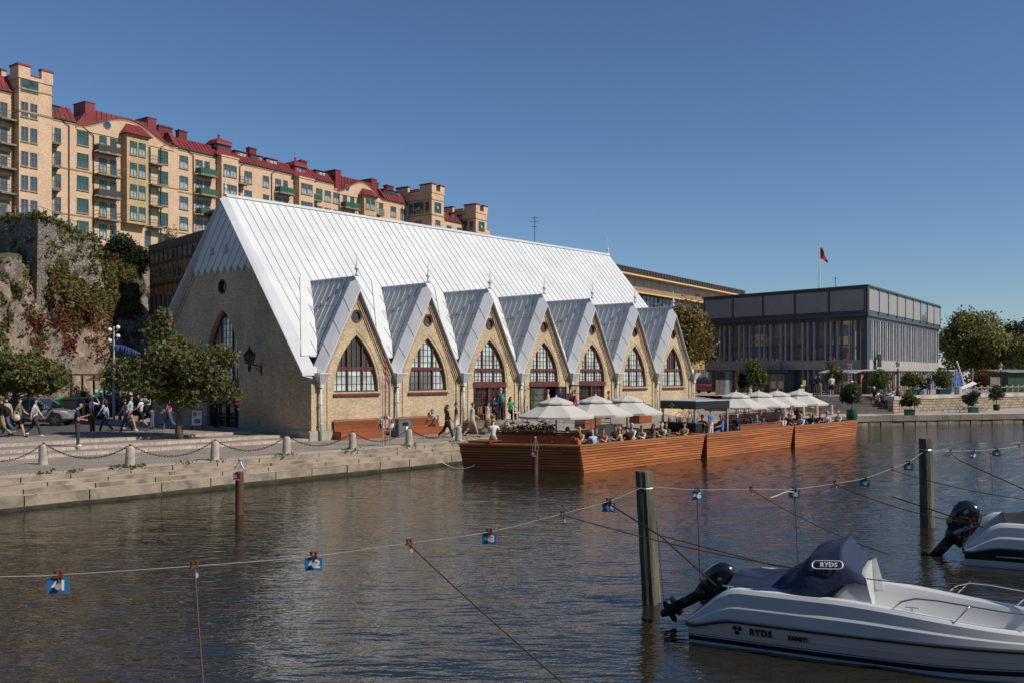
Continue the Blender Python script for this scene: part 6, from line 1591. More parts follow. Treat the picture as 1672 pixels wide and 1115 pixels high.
sagrope('long thin rope crossing behind the thick pile over the boat cover', on_line(919, 840), W1 @ Vector((5.2, -.2, 1.15)), .25, .009, rope_d)
sagrope('dark rope hanging straight down from plate 45 into the water', on_line(1138, 806), Vector((on_line(1138, 806).x + .05, on_line(1138, 806).y - .1, WZ - .05)), 0, .010, rope_d)
sagrope('dark rope hanging from plate 46 into the water', on_line(1297, 808), Vector((on_line(1297, 808).x, on_line(1297, 808).y - .3, WZ - .05)), 0, .008, rope_d)
sagrope('thin rope slanting from the clamp just right of plate 45', on_line(1227, 799), P(1452, 905, 17.5), .1, .008, rope_d)
sagrope('thin rope slanting from the clamp between plates 46 and 47', on_line(1364, 790), W2 @ Vector((.35, -.4, .86)), .15, .010, rope_d)
cable('dark mooring rope tied to the motor of the grey boat', [P(1457, 810, 23), W2 @ Vector((.4, -.6, .82))], .014, rope_d, 'mooring_rope')
sagrope('thin rope slanting right from the clamp left of the rear pile', on_line(1458, 767), P(1700, 818, 22), .1, .009, rope_d)
cable('dark rope with a pale splice slanting right from behind the rear pile', [on_line(1553, 740), on_line(1566, 751), P(1690, 806, 22)], .014, rope_d, 'mooring_rope')
lp = [on_line(1594, 742), on_line(1594, 790) + Vector((0, -.1, 0)), on_line(1606, 825) + Vector((0, -.2, 0)), on_line(1618, 812) + Vector((0, -.1, 0)), on_line(1617, 737)]
cable('thin slack rope looping down from the wire beside the rear pile', smooth(lp), .008, rope_b, 'mooring_rope')
cable('pale rope end curling off the wire left of plate 46', smooth([on_line(1297, 803), on_line(1285, 802), on_line(1270, 808), on_line(1258, 812)]), .014, rope_p, 'mooring_rope')
sagrope('thin line hanging down beside the thick mooring pile', P(1072, 850, 17), P(1086, 1005, 16.2), .0, .007, rope_d)
def pose_mesh(name, kind, sleeves='short', legs='long', seed=0, skirt=False):
 """one continuous figure: skeleton -> Skin + Subdivision -> mesh; x is forward, feet (or seat) at the origin"""
 rd_ = random.Random(seed); j = lambda a: rd_.uniform(-a, a)
 V_, E_, RA, TG = [], [], [], []
 def v(p, r, tag_, par=None):
  V_.append(Vector(p)); RA.append(r if isinstance(r, tuple) else (r, r)); TG.append(tag_); i = len(V_) - 1
  if par is not None: E_.append((par, i))
  return i
 sit = kind.startswith('sit'); hip = .93
 lean = {'walk': .03, 'stand': 0., 'sit': .06, 'sit_lean': .22, 'sit_back': -.18, 'bend': .35, 'phone': .02, 'run': .08, 'arms_up': 0.}.get(kind, 0.)
 up = Vector((math.sin(lean), 0, math.cos(lean)))
 o = Vector((0, 0, hip)); f = Vector((1, 0, 0))
 pel = v(o, (.14, .17), 'leg'); w1 = v(o + up * .14, (.135, .165), 'shirt', pel); w2 = v(o + up * .30, (.14, .18), 'shirt', w1); ch = v(o + up * .44, (.135, .19), 'shirt', w2); nb = v(o + up * .55, .065, 'shirt', ch)
 n2 = v(o + up * .61 + f * .01, .052, 'skin', nb); hd = o + up * .70 + f * (.03 + .10 * (kind in ('phone', 'sit_lean')))
 h1 = v(hd - up * .025, (.075, .07), 'skin', n2); h2 = v(hd + up * .07, (.098, .08), 'skin', h1); h3 = v(hd + up * .145, (.065, .055), 'skin', h2)
 hands = []
 for s in (-1, 1):
  sh = v(o + up * .49 + Vector((0, s * .175, 0)), .075, 'shirt', ch)
  ua, fa = .29, .25
  if kind == 'walk': pa = s * R(24 + j(8)); be = R(22 + j(10)); ab = .06
  elif kind == 'run': pa = s * R(45); be = R(80); ab = .08
  elif kind == 'phone': pa = R(22) if s > 0 else R(8); be = R(88) if s > 0 else R(70); ab = .05
  elif kind == 'sit_lean': pa = R(52); be = R(35); ab = .05
  elif kind in ('sit', 'sit_back'): pa = R(35 + j(10)); be = R(55 + j(25)); ab = .09
  elif kind == 'shade_eyes': pa = R(75) if s > 0 else R(5); be = R(125) if s > 0 else R(15); ab = .16 if s > 0 else .05
  elif kind == 'bend': pa = R(40); be = R(40); ab = .06
  elif kind == 'arms_up': pa = R(60 if s > 0 else 20); be = R(40); ab = .45
  else: pa = R(4 + j(8)); be = R(16 + j(12)); ab = .07
  base = o + up * .49 + Vector((0, s * .20, -.01))
  d1 = Vector((math.sin(pa), s * ab, -math.cos(pa))).normalized(); d2 = Vector((math.sin(pa + be), s * ab * .3, -math.cos(pa + be))).normalized()
  el = base + d1 * ua; wr = el + d2 * fa
  t1 = 'shirt'; t2 = 'shirt' if sleeves == 'long' else 'skin'
  a0 = v(base, .07, t1, sh); a1 = v(base + d1 * ua * .55, .06, 'shirt' if sleeves != 'none' else 'skin', a0); a2 = v(el, .048 if sleeves == 'long' else .042, t2, a1); a3 = v(el + d2 * fa * .45, .046 if sleeves == 'long' else .042, t2, a2); a4 = v(wr, .028, 'skin', a3); a5 = v(wr + d2 * .06, (.036, .022), 'skin', a4)
  hands.append((wr + d2 * .055, d2, s))
 for s in (-1, 1):
  hp = o + Vector((0, s * .085, -.06)); th, ca = .43, .42
  if sit: tp = R(84 + j(5)); kn = R(84 + j(10)); ab = .12 + j(.06)
  elif kind == 'walk' or kind == 'run': k_ = 1.5 if kind == 'run' else 1; tp = -s * R(22 * k_) + R(3); kn = R(10 if -s > 0 else 26) * (k_ if -s < 0 else 1); ab = .01
  elif kind == 'bend': tp = R(12); kn = R(18); ab = .04
  else: tp = R(3 + j(4)); kn = R(4 + j(4)); ab = .045
  d1 = Vector((math.sin(tp), s * ab, -math.cos(tp))).normalized(); d2 = Vector((math.sin(tp - kn), s * ab * .3, -math.cos(tp - kn))).normalized()
  kp = hp + d1 * th; ap = kp + d2 * ca
  low = 'leg' if legs == 'long' else 'skin'; mid = 'leg'
  r0 = .115
  b0 = v(hp + d1 * .05, r0, 'leg', pel); b1 = v(hp + d1 * th * .55, .10, mid, b0); b2 = v(kp, .078 if legs == 'long' else .06, low, b1); b3 = v(kp + d2 * ca * .38, .074 if legs == 'long' else .06, low, b2); b4 = v(ap, .062 if legs == 'long' else .038, low if legs == 'long' else 'skin', b3)
  ft = Vector((math.cos(max(-.5, min(.5, tp - kn)) * .5), s * .12, -.12 if not sit else -.05)).normalized()
  b5 = v(ap + Vector((-.015, 0, -.055)), .052, 'shoe', b4); v(ap + Vector((0, 0, -.06)) + ft * .15, (.05, .04), 'shoe', b5)
 me0 = bpy.data.meshes.new('tmp'); me0.from_pydata([tuple(p) for p in V_], E_, [])
 ob = bpy.data.objects.new('tmp', me0); COL.objects.link(ob)
 sk = ob.modifiers.new('s', 'SKIN'); sk.use_smooth_shade = True; sk.branch_smoothing = .6
 for i, dta in enumerate(me0.skin_vertices[0].data): dta.radius = RA[i]; dta.use_root = (i == 0)
 sb_ = ob.modifiers.new('d', 'SUBSURF'); sb_.levels = 1; sb_.render_levels = 1
 bpy.context.view_layer.update()
 ev = ob.evaluated_get(bpy.context.evaluated_depsgraph_get()); me = bpy.data.meshes.new_from_object(ev)
 bpy.data.objects.remove(ob); bpy.data.meshes.remove(me0)
 slots = {'skin': 0, 'shirt': 1, 'leg': 2, 'shoe': 3}
 VA = np.array([tuple(p) for p in V_]); EA = np.array([(VA[a], VA[b]) for a, b in E_]); et = [(TG[a], TG[b]) for a, b in E_]
 me.materials.clear()
 for _ in range(5): me.materials.append(None)
 bm = bmesh.new(); bm.from_mesh(me)
 for fc in bm.faces:
  c = np.array(fc.calc_center_median()); d = EA[:, 1] - EA[:, 0]; t_ = np.clip(((c - EA[:, 0]) * d).sum(1) / (d * d).sum(1), 0, 1)
  q = np.linalg.norm(EA[:, 0] + d * t_[:, None] - c, axis=1); k = int(q.argmin()); tg = et[k][0] if t_[k] < .5 else et[k][1]
  fc.material_index = slots[tg]; fc.smooth = True
 def capsule(a, b, r0, r1, m):
  a, b = Vector(a), Vector(b); t = (b - a).normalized(); x = t.orthogonal().normalized(); y = t.cross(x); n = 5; rows = []
  for p, r in ((a, r0), (a.lerp(b, .5) , r0 * .95), (b, r1)): rows.append([bm.verts.new(p + (x * math.cos(6.283 * i / n) + y * math.sin(6.283 * i / n)) * r) for i in range(n)])
  for k in range(2):
   for i in range(n): fc = bm.faces.new((rows[k][i], rows[k][(i + 1) % n], rows[k + 1][(i + 1) % n], rows[k + 1][i])); fc.material_index = m; fc.smooth = True
  fc = bm.faces.new(rows[2]); fc.material_index = m
 for p, d, s in hands:      # four unequal, slightly curled fingers and a side thumb
  sd_ = d.cross(Vector((0, 1, 0))); sd_ = sd_.normalized() if sd_.length > .1 else Vector((1, 0, 0))
  cu_ = Vector((0, -s, 0))
  for k, L_ in enumerate((.070, .08, .075, .058)):
   b0 = p + sd_ * (.024 - .016 * k) + d * .02; m1 = b0 + d * L_ * .55 + cu_ * .008; capsule(b0, m1, .009, .0085, 0); capsule(m1, m1 + d * L_ * .45 + cu_ * .022, .0085, .006, 0)
  b0 = p + sd_ * .028 - d * .02; capsule(b0, b0 + (sd_ * .6 + d * .8).normalized() * .055 + cu_ * .01, .011, .008, 0)
 fwd = Vector((1, 0, 0)); 
 nose = hd + up * .045 + f * .098; capsule(hd + up * .07 + f * .088, nose + f * .012, .010, .014, 0)
 for s in (-1, 1): capsule(hd + up * .045 + Vector((-.01, s * .078, 0)), hd + up * .085 + Vector((-.02, s * .092, 0)), .012, .012, 0); e = hd + up * .078 + f * .088 + Vector((0, s * .03, 0)); capsule(e, e + f * .008, .009, .007, 4)
 mth = hd + up * .005 + f * .082; capsule(mth - Vector((0, .02, 0)), mth + Vector((0, .02, 0)), .006, .006, 4)
 bm.to_mesh(me); bm.free()
 me.name = name
 low_z = min(v_.co.z for v_ in me.vertices)
 dz = low_z if not sit else hip - .09
 for v_ in me.vertices: v_.co.z -= dz
 me['hx'], me['hz'], me['lx'], me['lz'] = hd.x, hd.z - dz, up.x, up.z
 me.update()
 return me
POSES = {}
def get_pose(kind, sleeves, legs):
 k = (kind, sleeves, legs)
 if k not in POSES: POSES[k] = pose_mesh('body', kind, sleeves, legs, len(POSES) + 3)
 return POSES[k]
def cloth(name, c): return mat('cloth_' + name, c, .85, 0, .14, 9, spec=.2)
CL = {n: cloth(n, c) for n, c in dict(black=(.014, .014, .016), white=(.62, .61, .60), navy=(.018, .024, .055), grey=(.20, .20, .205), ltgrey=(.42, .42, .42), khaki=(.30, .21, .12), olive=(.13, .135, .075), beige=(.42, .34, .25), pink=(.50, .09, .24), denim=(.07, .11, .19), ltblue=(.33, .43, .56), blue=(.10, .20, .48), brown=(.12, .065, .035), green=(.03, .25, .10), red=(.45, .03, .035), teal=(.07, .20, .22), cream=(.52, .46, .38), charcoal=(.045, .045, .05), aqua=(.34, .47, .50), salmon=(.50, .22, .16), tan=(.33, .20, .10), maroon=(.14, .02, .035), yellow=(.55, .38, .05), orange=(.50, .16, .05)).items()}
SKN = [mat('skin_%s' % n, c, .55, 0, .06, 8, spec=.35) for n, c in (('fair', (.50, .29, .20)), ('tan', (.40, .215, .14)), ('brown', (.20, .10, .06)))]
HR = {n: mat('hair_' + n, c, .6, 0, .25, 25) for n, c in dict(black=(.012, .010, .009), brown=(.05, .028, .016), blond=(.36, .23, .10), grey=(.34, .33, .32), ginger=(.20, .075, .03)).items()}
eye_m = mat('features', (.08, .03, .025), .5)
def hair_mesh(style):
 m = MB()
 if style in ('short', 'long', 'bun'):
  n, k = 12, 6
  for_ = []
  for i in range(k + 1):
   th = math.pi * .58 * i / k
   for q in range(n):
    a = 6.283 * q / n; fr = max(0, math.cos(a)); lim = 1 - .42 * fr * (i / k)
    for_.append((-.018 + .104 * math.sin(th * lim) * math.cos(a), .093 * math.sin(th * lim) * math.sin(a), .075 + .112 * math.cos(th * lim)))
  m.add(for_, [(i * n + q, (i + 1) * n + q, (i + 1) * n + (q + 1) % n, i * n + (q + 1) % n) for i in range(k) for q in range(n)])
  if style == 'long': m.tube([(-.07, 0, .10), (-.115, 0, .0), (-.125, 0, -.12), (-.115, 0, -.25), (-.10, 0, -.33)], [.07, .095, .10, .085, .03], 10)
  if style == 'bun': m.ball((-.10, 0, .15), .05, 8)
 elif style == 'cap':
  m.lathe([(.112, .07), (.112, .11), (.095, .16), (.05, .19), (.005, .195)], 14, 0, (-.01, 0, 0)); m.extrude([(.06, -.08, .085), (.19, -.055, .075), (.20, .0, .073), (.19, .055, .075), (.06, .08, .085)], (0, 0, .012))
 elif style == 'hat':
  m.lathe([(.20, .08), (.20, .09), (.115, .10), (.11, .18), (.07, .21), (.005, .21)], 16)
 return m.mesh('hair', [None], True)
HM = {s: hair_mesh(s) for s in ('short', 'long', 'bun', 'cap', 'hat')}
def person(label, loc, face, kind, shirt, legs, shoes='white', hair='brown', style='short', sleeves='short', shorts=False, skin=0, h=1.74, group=None):
 """face: heading in degrees, 0 = towards the right, 90 = away from the camera"""
 me = get_pose(kind, sleeves, 'short' if shorts else 'long')
 t = bpy.data.objects.new('person', None); COL.objects.link(t); tag(t, label, 'person', group); t.empty_display_size = .2
 t.location = loc; t.rotation_euler = (0, 0, R(face)); k = h / 1.74; t.scale = (k, k, k)
 o = bpy.data.objects.new('body', me); COL.objects.link(o); o.parent = t
 for i, m in enumerate((SKN[skin], CL[shirt], CL[legs], CL[shoes], eye_m)):
  o.material_slots[i].link = 'OBJECT'; o.material_slots[i].material = m
 if style:
  nm = 'hair' if style not in ('cap', 'hat') else style
  q = bpy.data.objects.new(nm, HM[style]); COL.objects.link(q); q.parent = t
  q.location = (me['hx'], 0, me['hz']); q.rotation_euler = (0, math.asin(max(-1, min(1, me['lx']))) * .6, 0)
  q.material_slots[0].link = 'OBJECT'; q.material_slots[0].material = HR[hair] if nm == 'hair' else CL[hair]
 return t
def backpack(label, p, face, m='black', z=1.05):
 a = R(face); t = thing('backpack', label, 'backpack', Vector(p) + Vector((-math.cos(a) * .20, -math.sin(a) * .20, z)), a)
 b = MB(); b.ball((-.03, 0, .17), .2, 12, 0, 8, (.62, .8, 1.25)); b.build('bag', [CL[m]], t, True)
 b = MB(); 
 for s in (-1, 1): b.tube([(.05, s * .1, .36), (.16, s * .11, .40), (.30, s * .11, .30), (.30, s * .12, .12), (.10, s * .13, -.02)], .018, 5)
 b.build('strap', [CL[m]], t)
def bag(label, p, face, side, m, z=.62, w_=.36, h_=.30):
 a = R(face); t = thing('shoulder_bag', label, 'bag', Vector(p) + Vector((-math.sin(a) * side * .26, math.cos(a) * side * .26, z)), a)
 b = MB(); b.ball((0, 0, 0), .5, 12, 0, 8, (w_, .24, h_)); b.build('bag', [CL[m]], t, True)
 b = MB(); b.tube([(-.12, 0, .08), (-.08, 0, .25), (0, 0, .30), (.08, 0, .25), (.12, 0, .08)], .012, 5); b.build('strap', [CL[m]], t)
PL = [
 (4, 713, 180, 'walk', 'black', 'khaki', 'black', 'brown', 'short', 'short', 0, 0, 1.78, 'person in a black top and khaki trousers with a black backpack at the left edge'),
 (12, 709, 175, 'walk', 'beige', 'denim', 'white', 'black', 'cap', 'long', 0, 0, 1.8, 'person in a black cap and beige jacket half hidden at the left edge'),
 (31, 713, 5, 'walk', 'olive', 'black', 'black', 'brown', 'short', 'short', 1, 0, 1.76, 'man in an olive t-shirt and black shorts passing the silver car'),
 (57, 712, 10, 'walk', 'ltgrey', 'charcoal', 'white', 'black', 'short', 'long', 0, 0, 1.74, 'person in a light grey hoodie with a backpack beside the silver car'),
 (126, 730, 20, 'phone', 'navy', 'charcoal', 'white', 'brown', None, 'short', 0, 1, 1.76, 'bald man in a navy t-shirt looking at his phone on the steps'),
 (150, 707, 0, 'shade_eyes', 'white', 'brown', 'white', 'white', 'cap', 'short', 0, 1, 1.78, 'man in a white cap and white t-shirt shading his eyes'),
 (171, 706, 182, 'walk', 'ltblue', 'denim', 'white', 'brown', 'long', 'long', 0, 0, 1.68, 'woman in a pale blue shirt and wide jeans walking left'),
 (205, 706, 178, 'walk', 'ltgrey', 'denim', 'white', 'brown', 'short', 'short', 0, 0, 1.66, 'boy in a grey t-shirt and jeans in front of the dark parked car'),
 (213, 703, 5, 'walk', 'aqua', 'khaki', 'white', 'black', 'short', 'short', 1, 0, 1.78, 'person in a pale aqua shirt and khaki shorts, second from the rowan tree'),
 (231, 703, 185, 'walk', 'white', 'black', 'white', 'black', 'short', 'short', 1, 1, 1.78, 'young man in a white t-shirt and black shorts with a black backpack'),
 (249, 700, 200, 'stand', 'black', 'denim', 'black', 'black', 'short', 'long', 0, 0, 1.78, 'man in a black sweatshirt standing in the shade of the church front'),
 (276, 704, 195, 'walk', 'pink', 'denim', 'yellow', 'grey', 'short', 'short', 0, 0, 1.80, 'man in a pink polo shirt with bright yellow shoes by the rowan trunk'),
 (352, 698, 80, 'stand', 'charcoal', 'navy', 'black', 'black', 'short', 'long', 0, 0, 1.74, 'person in dark clothes with a backpack at the church entrance'),
 (77, 675, 90, 'walk', 'ltblue', 'navy', 'black', 'brown', 'short', 'short', 0, 0, 1.74, 'man in a light blue shirt walking behind the silver car roof'),
 (130, 690, 175, 'stand', 'denim', 'black', 'white', 'blond', 'bun', 'long', 0, 0, 1.68, 'blond woman in a denim jacket by the dark recycling boxes'),
 (143, 689, 180, 'stand', 'black', 'black', 'black', 'blond', 'long', 'short', 0, 0, 1.68, 'blond person in black by the dark recycling boxes'),
 (705, 707, -80, 'sit_lean', 'ltblue', 'navy', 'white', 'brown', 'short', 'long', 0, 0, 1.72, 'person in a blue shirt sitting on the cedar bench by the grey bin'),
 (730, 716, 10, 'walk', 'black', 'black', 'white', 'brown', 'long', 'long', 0, 0, 1.70, 'long-haired woman dressed in black walking past the cedar bench'),
 (745, 714, 185, 'stand', 'charcoal', 'white', 'white', 'brown', 'short', 'short', 0, 1, 1.74, 'person in a striped dark shirt and white trousers by the grey wooden steps'),
 (771, 714, 20, 'walk', 'aqua', 'beige', 'black', 'brown', 'short', 'short', 1, 0, 1.76, 'man in an aqua shirt and beige shorts walking right by the wooden steps'),
 (796, 712, 15, 'walk', 'ltgrey', 'khaki', 'charcoal', 'brown', 'short', 'short', 1, 0, 1.80, 'man in a grey t-shirt and khaki shorts carrying a brown bag'),
 (819, 686, 100, 'bend', 'denim', 'charcoal', 'grey', 'grey', 'short', 'long', 0, 0, 1.84, 'man in a blue jacket with a teal sling bag at the shop window'),
 (833, 684, -60, 'sit', 'green', 'navy', 'grey', 'brown', 'long', 'short', 0, 0, 1.70, 'woman in a green top sitting outside the shop window'),
 (806, 685, -80, 'sit', 'denim', 'charcoal', 'black', 'black', 'short', 'long', 0, 0, 1.72, 'seated person in a denim jacket left of the shop door'),
 (895, 684, 180, 'stand', 'white', 'beige', 'white', 'blond', 'short', 'short', 0, 0, 1.72, 'blond woman in white behind the left parasol at the open door'),
 (914, 683, -70, 'stand', 'navy', 'denim', 'black', 'brown', 'short', 'long', 0, 0, 1.80, 'man in a dark jacket standing in the open doorway'),
 (938, 685, 15, 'walk', 'red', 'navy', 'black', 'brown', 'short', 'long', 0, 0, 1.80, 'man in red sleeves and a dark backpack behind the parasols'),
 (994, 684, 180, 'stand', 'orange', 'charcoal', 'black', 'brown', 'short', 'long', 0, 1, 1.72, 'person glimpsed above the second parasol by the brown door'),
 (1222, 663, 20, 'run', 'green', 'green', 'white', 'brown', 'long', 'none', 1, 0, 1.68, 'woman in a bright green dress running before the pavilion'),
 (1226, 661, 175, 'walk', 'white', 'beige', 'white', 'brown', 'short', 'short', 1, 0, 1.70, 'person in white walking close beside the running woman in green'),
 (1330, 646, -90, 'bend', 'black', 'charcoal', 'black', 'black', 'short', 'long', 0, 0, 1.76, 'person in black bending down by the terrace railing'),
 (1334, 648, -95, 'sit', 'white', 'charcoal', 'black', 'white', 'cap', 'short', 0, 0, 1.76, 'person in a white cap sitting at the top of the dark steps'),
 (1338, 646, 80, 'stand', 'navy', 'khaki', 'white', 'brown', 'short', 'long', 0, 0, 1.82, 'man in a navy jacket and khaki trousers at the top of the dark steps'),
 (1358, 648, 90, 'stand', 'white', 'black', 'white', 'brown', 'short', 'short', 1, 0, 1.78, 'man in a white t-shirt and black shorts by the pavilion sapling'),
 (1208, 683, 90, 'walk', 'grey', 'ltgrey', 'white', 'brown', 'short', 'long', 0, 0, 1.76, 'person in light grey trousers walking behind the parasol right of the kiosk'),
 (1224, 681, 100, 'walk', 'khaki', 'beige', 'black', 'brown', 'short', 'long', 0, 0, 1.74, 'person in beige trousers walking on the quay behind the parasols'),
 (1244, 676, 80, 'stand', 'charcoal', 'teal', 'black', 'black', 'short', 'long', 0, 0, 1.74, 'person in teal trousers standing on the quay between parasol poles'),
 (1271, 680, 170, 'walk', 'denim', 'black', 'black', 'brown', 'short', 'long', 0, 0, 1.76, 'person in a denim jacket and black trousers on the quay behind the far barge'),
 (1290, 677, 10, 'stand', 'olive', 'khaki', 'white', 'brown', 'short', 'short', 1, 0, 1.76, 'person in olive and khaki shorts on the quay behind the far barge'),
]
def settle(px, py):
 if px >= 1300:
  x, y = G(px, py, TZ); return Vector((x, y, TZ))
 return gpx(px, py)
for r in PL:
 px, py, face, kind, sh, lg_, so, hr, st_, sl, sho, skn, hh, lab = r
 p = settle(px, py)
 if kind.startswith('sit'): p = p + Vector((0, 0, .45))
 if px == 1334: p = Vector((p.x, 84.7, TZ + .02))
 person(lab, p, face, kind, sh, lg_, so, hr, st_, sl, bool(sho), skn, hh)
for px, py, face, m, lab in ((4, 713, 180, 'black', 'black backpack on the person at the left edge'), (57, 712, 10, 'black', 'black backpack worn over the light grey hoodie'), (150, 707, 0, 'black', 'black backpack worn by the man in the white cap'), (231, 703, 185, 'black', 'black backpack worn by the young man in white t-shirt and black shorts'), (938, 685, 15, 'navy', 'dark backpack on the man with red sleeves'), (819, 686, 100, 'teal', 'teal sling bag on the back of the man in the blue jacket')):
 backpack(lab, settle(px, py), face, m, 1.05 if m != 'teal' else 1.12)
bag('brown bag carried by the man in grey t-shirt and khaki shorts', settle(796, 712), 15, -1, 'brown', .62, .42, .42)
bag('black handbag of the long-haired woman in black', settle(730, 716), 10, -1, 'black', .80, .34, .36)
bag('pale shoulder bag of the man in the olive t-shirt', settle(31, 713), 5, -1, 'cream', .95, .34, .34)
bag('black belt bag of the woman in pale blue shirt', settle(171, 706), 182, 1, 'black', .92, .24, .2)
GS = [
 (-1.35, 3.9, RIM + .12, 40, 'sit_lean', 'white', 'beige', 'blond', 'short', 'blond guest in a white shirt at the left tip of the nearest barge'),
 (-.95, 4.25, RIM + .12, 30, 'sit', 'cream', 'denim', 'brown', 'long', 'guest in cream leaning back at the left tip of the nearest barge'),
 (1.0, 1.75, DECK + .5, 0, 'sit_lean', 'black', 'black', 'black', 'cap', 'guest in a black cap behind the dark bench of the nearest barge'),
 (1.3, 2.6, DECK + .5, 180, 'sit', 'navy', 'navy', 'brown', 'short', 'guest in navy under the left parasol pole'),
 (1.9, 2.3, DECK + .5, -20, 'sit', 'charcoal', 'black', 'grey', 'short', 'grey-haired guest in charcoal under the left parasol'),
 (2.4, 1.9, DECK + .5, 190, 'sit', 'beige', 'navy', 'blond', 'short', 'guest in beige under the right half of the left parasol'),
 (.85, .75, DECK + .48, 95, 'sit', 'orange', 'white', 'ginger', 'long', 'long-haired guest in an orange top at the corner of the nearest barge'),
 (1.75, .62, DECK + .48, 80, 'sit', 'ltblue', 'navy', 'grey', None, 'bald guest in a light blue shirt along the nearest barge rim'),
 (2.65, .72, DECK + .48, 185, 'sit', 'salmon', 'beige', 'brown', 'short', 'guest in a salmon pink top along the nearest barge rim'),
 (2.95, 1.35, DECK + .48, 170, 'sit', 'green', 'black', 'brown', 'short', 'guest in a green shirt behind the salmon pink top'),
 (3.4, 1.7, DECK + .48, 190, 'sit', 'charcoal', 'black', 'black', 'short', 'guest in charcoal below the second parasol'),
 (3.85, .65, DECK + .48, 120, 'sit', 'beige', 'beige', 'blond', 'short', 'blond guest in beige mid rim of the nearest barge'),
 (4.55, .65, DECK + .48, 60, 'sit_lean', 'black', 'black', 'black', 'short', 'guest in black propping the chin below the second parasol'),
 (4.9, 1.7, DECK + .48, 200, 'sit', 'brown', 'denim', 'brown', 'bun', 'guest in brown with hair in a bun'),
 (5.7, .7, DECK + .48, 175, 'sit', 'cream', 'khaki', 'ginger', 'short', 'ginger-haired guest in cream near the third parasol'),
 (6.0, 1.5, DECK + .55, 180, 'sit', 'white', 'denim', 'grey', 'short', 'grey-haired man in a white shirt beside the drinks cabinet'),
 (6.75, .8, DECK + .5, 10, 'sit', 'khaki', 'beige', 'brown', 'long', 'long-haired guest in khaki near the third parasol pole'),
 (7.25, .6, DECK + .48, 170, 'sit', 'olive', 'beige', 'grey', 'short', 'white-haired guest in olive near the third parasol pole'),
 (7.75, .9, DECK + .52, 180, 'sit', 'white', 'navy', 'grey', 'short', 'grey-haired guest in white, two seats from the kiosk'),
 (8.25, 1.0, DECK + .52, 185, 'sit', 'olive', 'khaki', 'brown', 'short', 'guest in an olive shirt seated close to the kiosk'),
 (9.35, .7, DECK + .5, 190, 'sit_back', 'khaki', 'denim', 'black', 'long', 'woman in khaki leaning back right before the kiosk'),
 (12.5, 1.5, DECK + .75, 200, 'sit', 'black', 'charcoal', 'brown', 'short', 'guest in black on a bar stool at the kiosk'),
 (13.5, .9, DECK + .75, 150, 'sit', 'blue', 'blue', 'ginger', 'long', 'long-haired woman in a blue dress on a bar stool at the kiosk'),
 (15.6, 1.1, DECK + .75, 60, 'sit', 'navy', 'ltblue', 'grey', None, 'broad man in a navy t-shirt seated right of the kiosk'),
 (15.9, 3.0, DECK + .75, 90, 'stand', 'blue', 'white', 'brown', 'short', 'person in a blue top standing behind the clear flap of the kiosk'),
 (16.9, 1.0, DECK + .5, 80, 'sit', 'charcoal', 'charcoal', 'brown', 'long', 'dark-haired guest behind the orange bench, nearest the kiosk'),
 (17.8, 1.6, DECK + .5, 95, 'sit', 'black', 'navy', 'black', 'short', 'guest in black behind the middle of the orange bench'),
 (18.7, 1.1, DECK + .5, 85, 'sit', 'charcoal', 'navy', 'brown', 'bun', 'guest with a hair bun behind the orange bench'),
 (19.1, 1.8, DECK + .5, 200, 'sit', 'blue', 'white', 'blond', 'short', 'blond guest in blue at the right end of the orange bench'),
 (20.0, .75, DECK + .5, 185, 'sit', 'white', 'navy', 'brown', 'short', 'guest in white at the joint of middle and far barge'),
 (20.75, .9, DECK + .5, 170, 'sit', 'white', 'black', 'black', 'short', 'dark-haired guest in white at the left end of the far barge'),
 (21.3, .65, DECK + .5, 175, 'sit', 'brown', 'black', 'ginger', 'short', 'ginger-haired guest in brown on the far barge'),
 (22.1, 1.2, DECK + .5, 190, 'sit', 'black', 'black', 'black', 'long', 'long-haired guest in black on the far barge'),
 (22.6, .65, DECK + .5, 175, 'sit', 'white', 'ltgrey', 'grey', 'short', 'grey-haired guest in white on the far barge'),
 (23.2, .9, DECK + .5, 10, 'sit', 'denim', 'black', 'brown', 'short', 'guest in denim on the far barge'),
 (24.0, .7, DECK + .5, 185, 'sit', 'navy', 'white', 'blond', 'short', 'blond guest in navy on the far barge'),
 (24.7, .85, DECK + .5, 5, 'sit', 'navy', 'navy', 'ginger', 'long', 'long-haired guest in navy on the far barge'),
 (25.4, .7, DECK + .5, 180, 'sit', 'maroon', 'black', 'brown', 'short', 'guest in a maroon shirt on the far barge'),
 (26.6, .8, DECK + .5, 200, 'sit', 'white', 'beige', 'brown', 'short', 'brown-haired guest in white near the right end of the far barge'),
 (27.2, 1.0, DECK + .5, 170, 'sit', 'beige', 'khaki', 'brown', 'hat', 'guest in a beige hat near the right end of the far barge'),
 (28.4, .8, DECK + .5, 175, 'sit', 'cream', 'denim', 'yellow', 'cap', 'guest in a yellow cap at the right end of the far barge'),
 (28.9, 3.9, RIM - .05, 230, 'sit_back', 'brown', 'black', 'brown', 'short', 'guest leaning on the brown bench at the far barge end'),
]
for x, y, z, face, kind, sh, lg_, hr, st_, lab in GS:
 if st_ == 'hat': hr = 'beige'
 if st_ == 'cap' and hr == 'brown': hr = 'black'
 person(lab, BL(x, y, z if kind != 'stand' else DECK), face + 47, kind, sh, lg_, 'black', hr, st_, 'short' if sh in ('ltblue', 'white', 'blue', 'navy', 'orange', 'green') else 'long', False, 1 if lab.startswith('dark') else 0, 1.74)
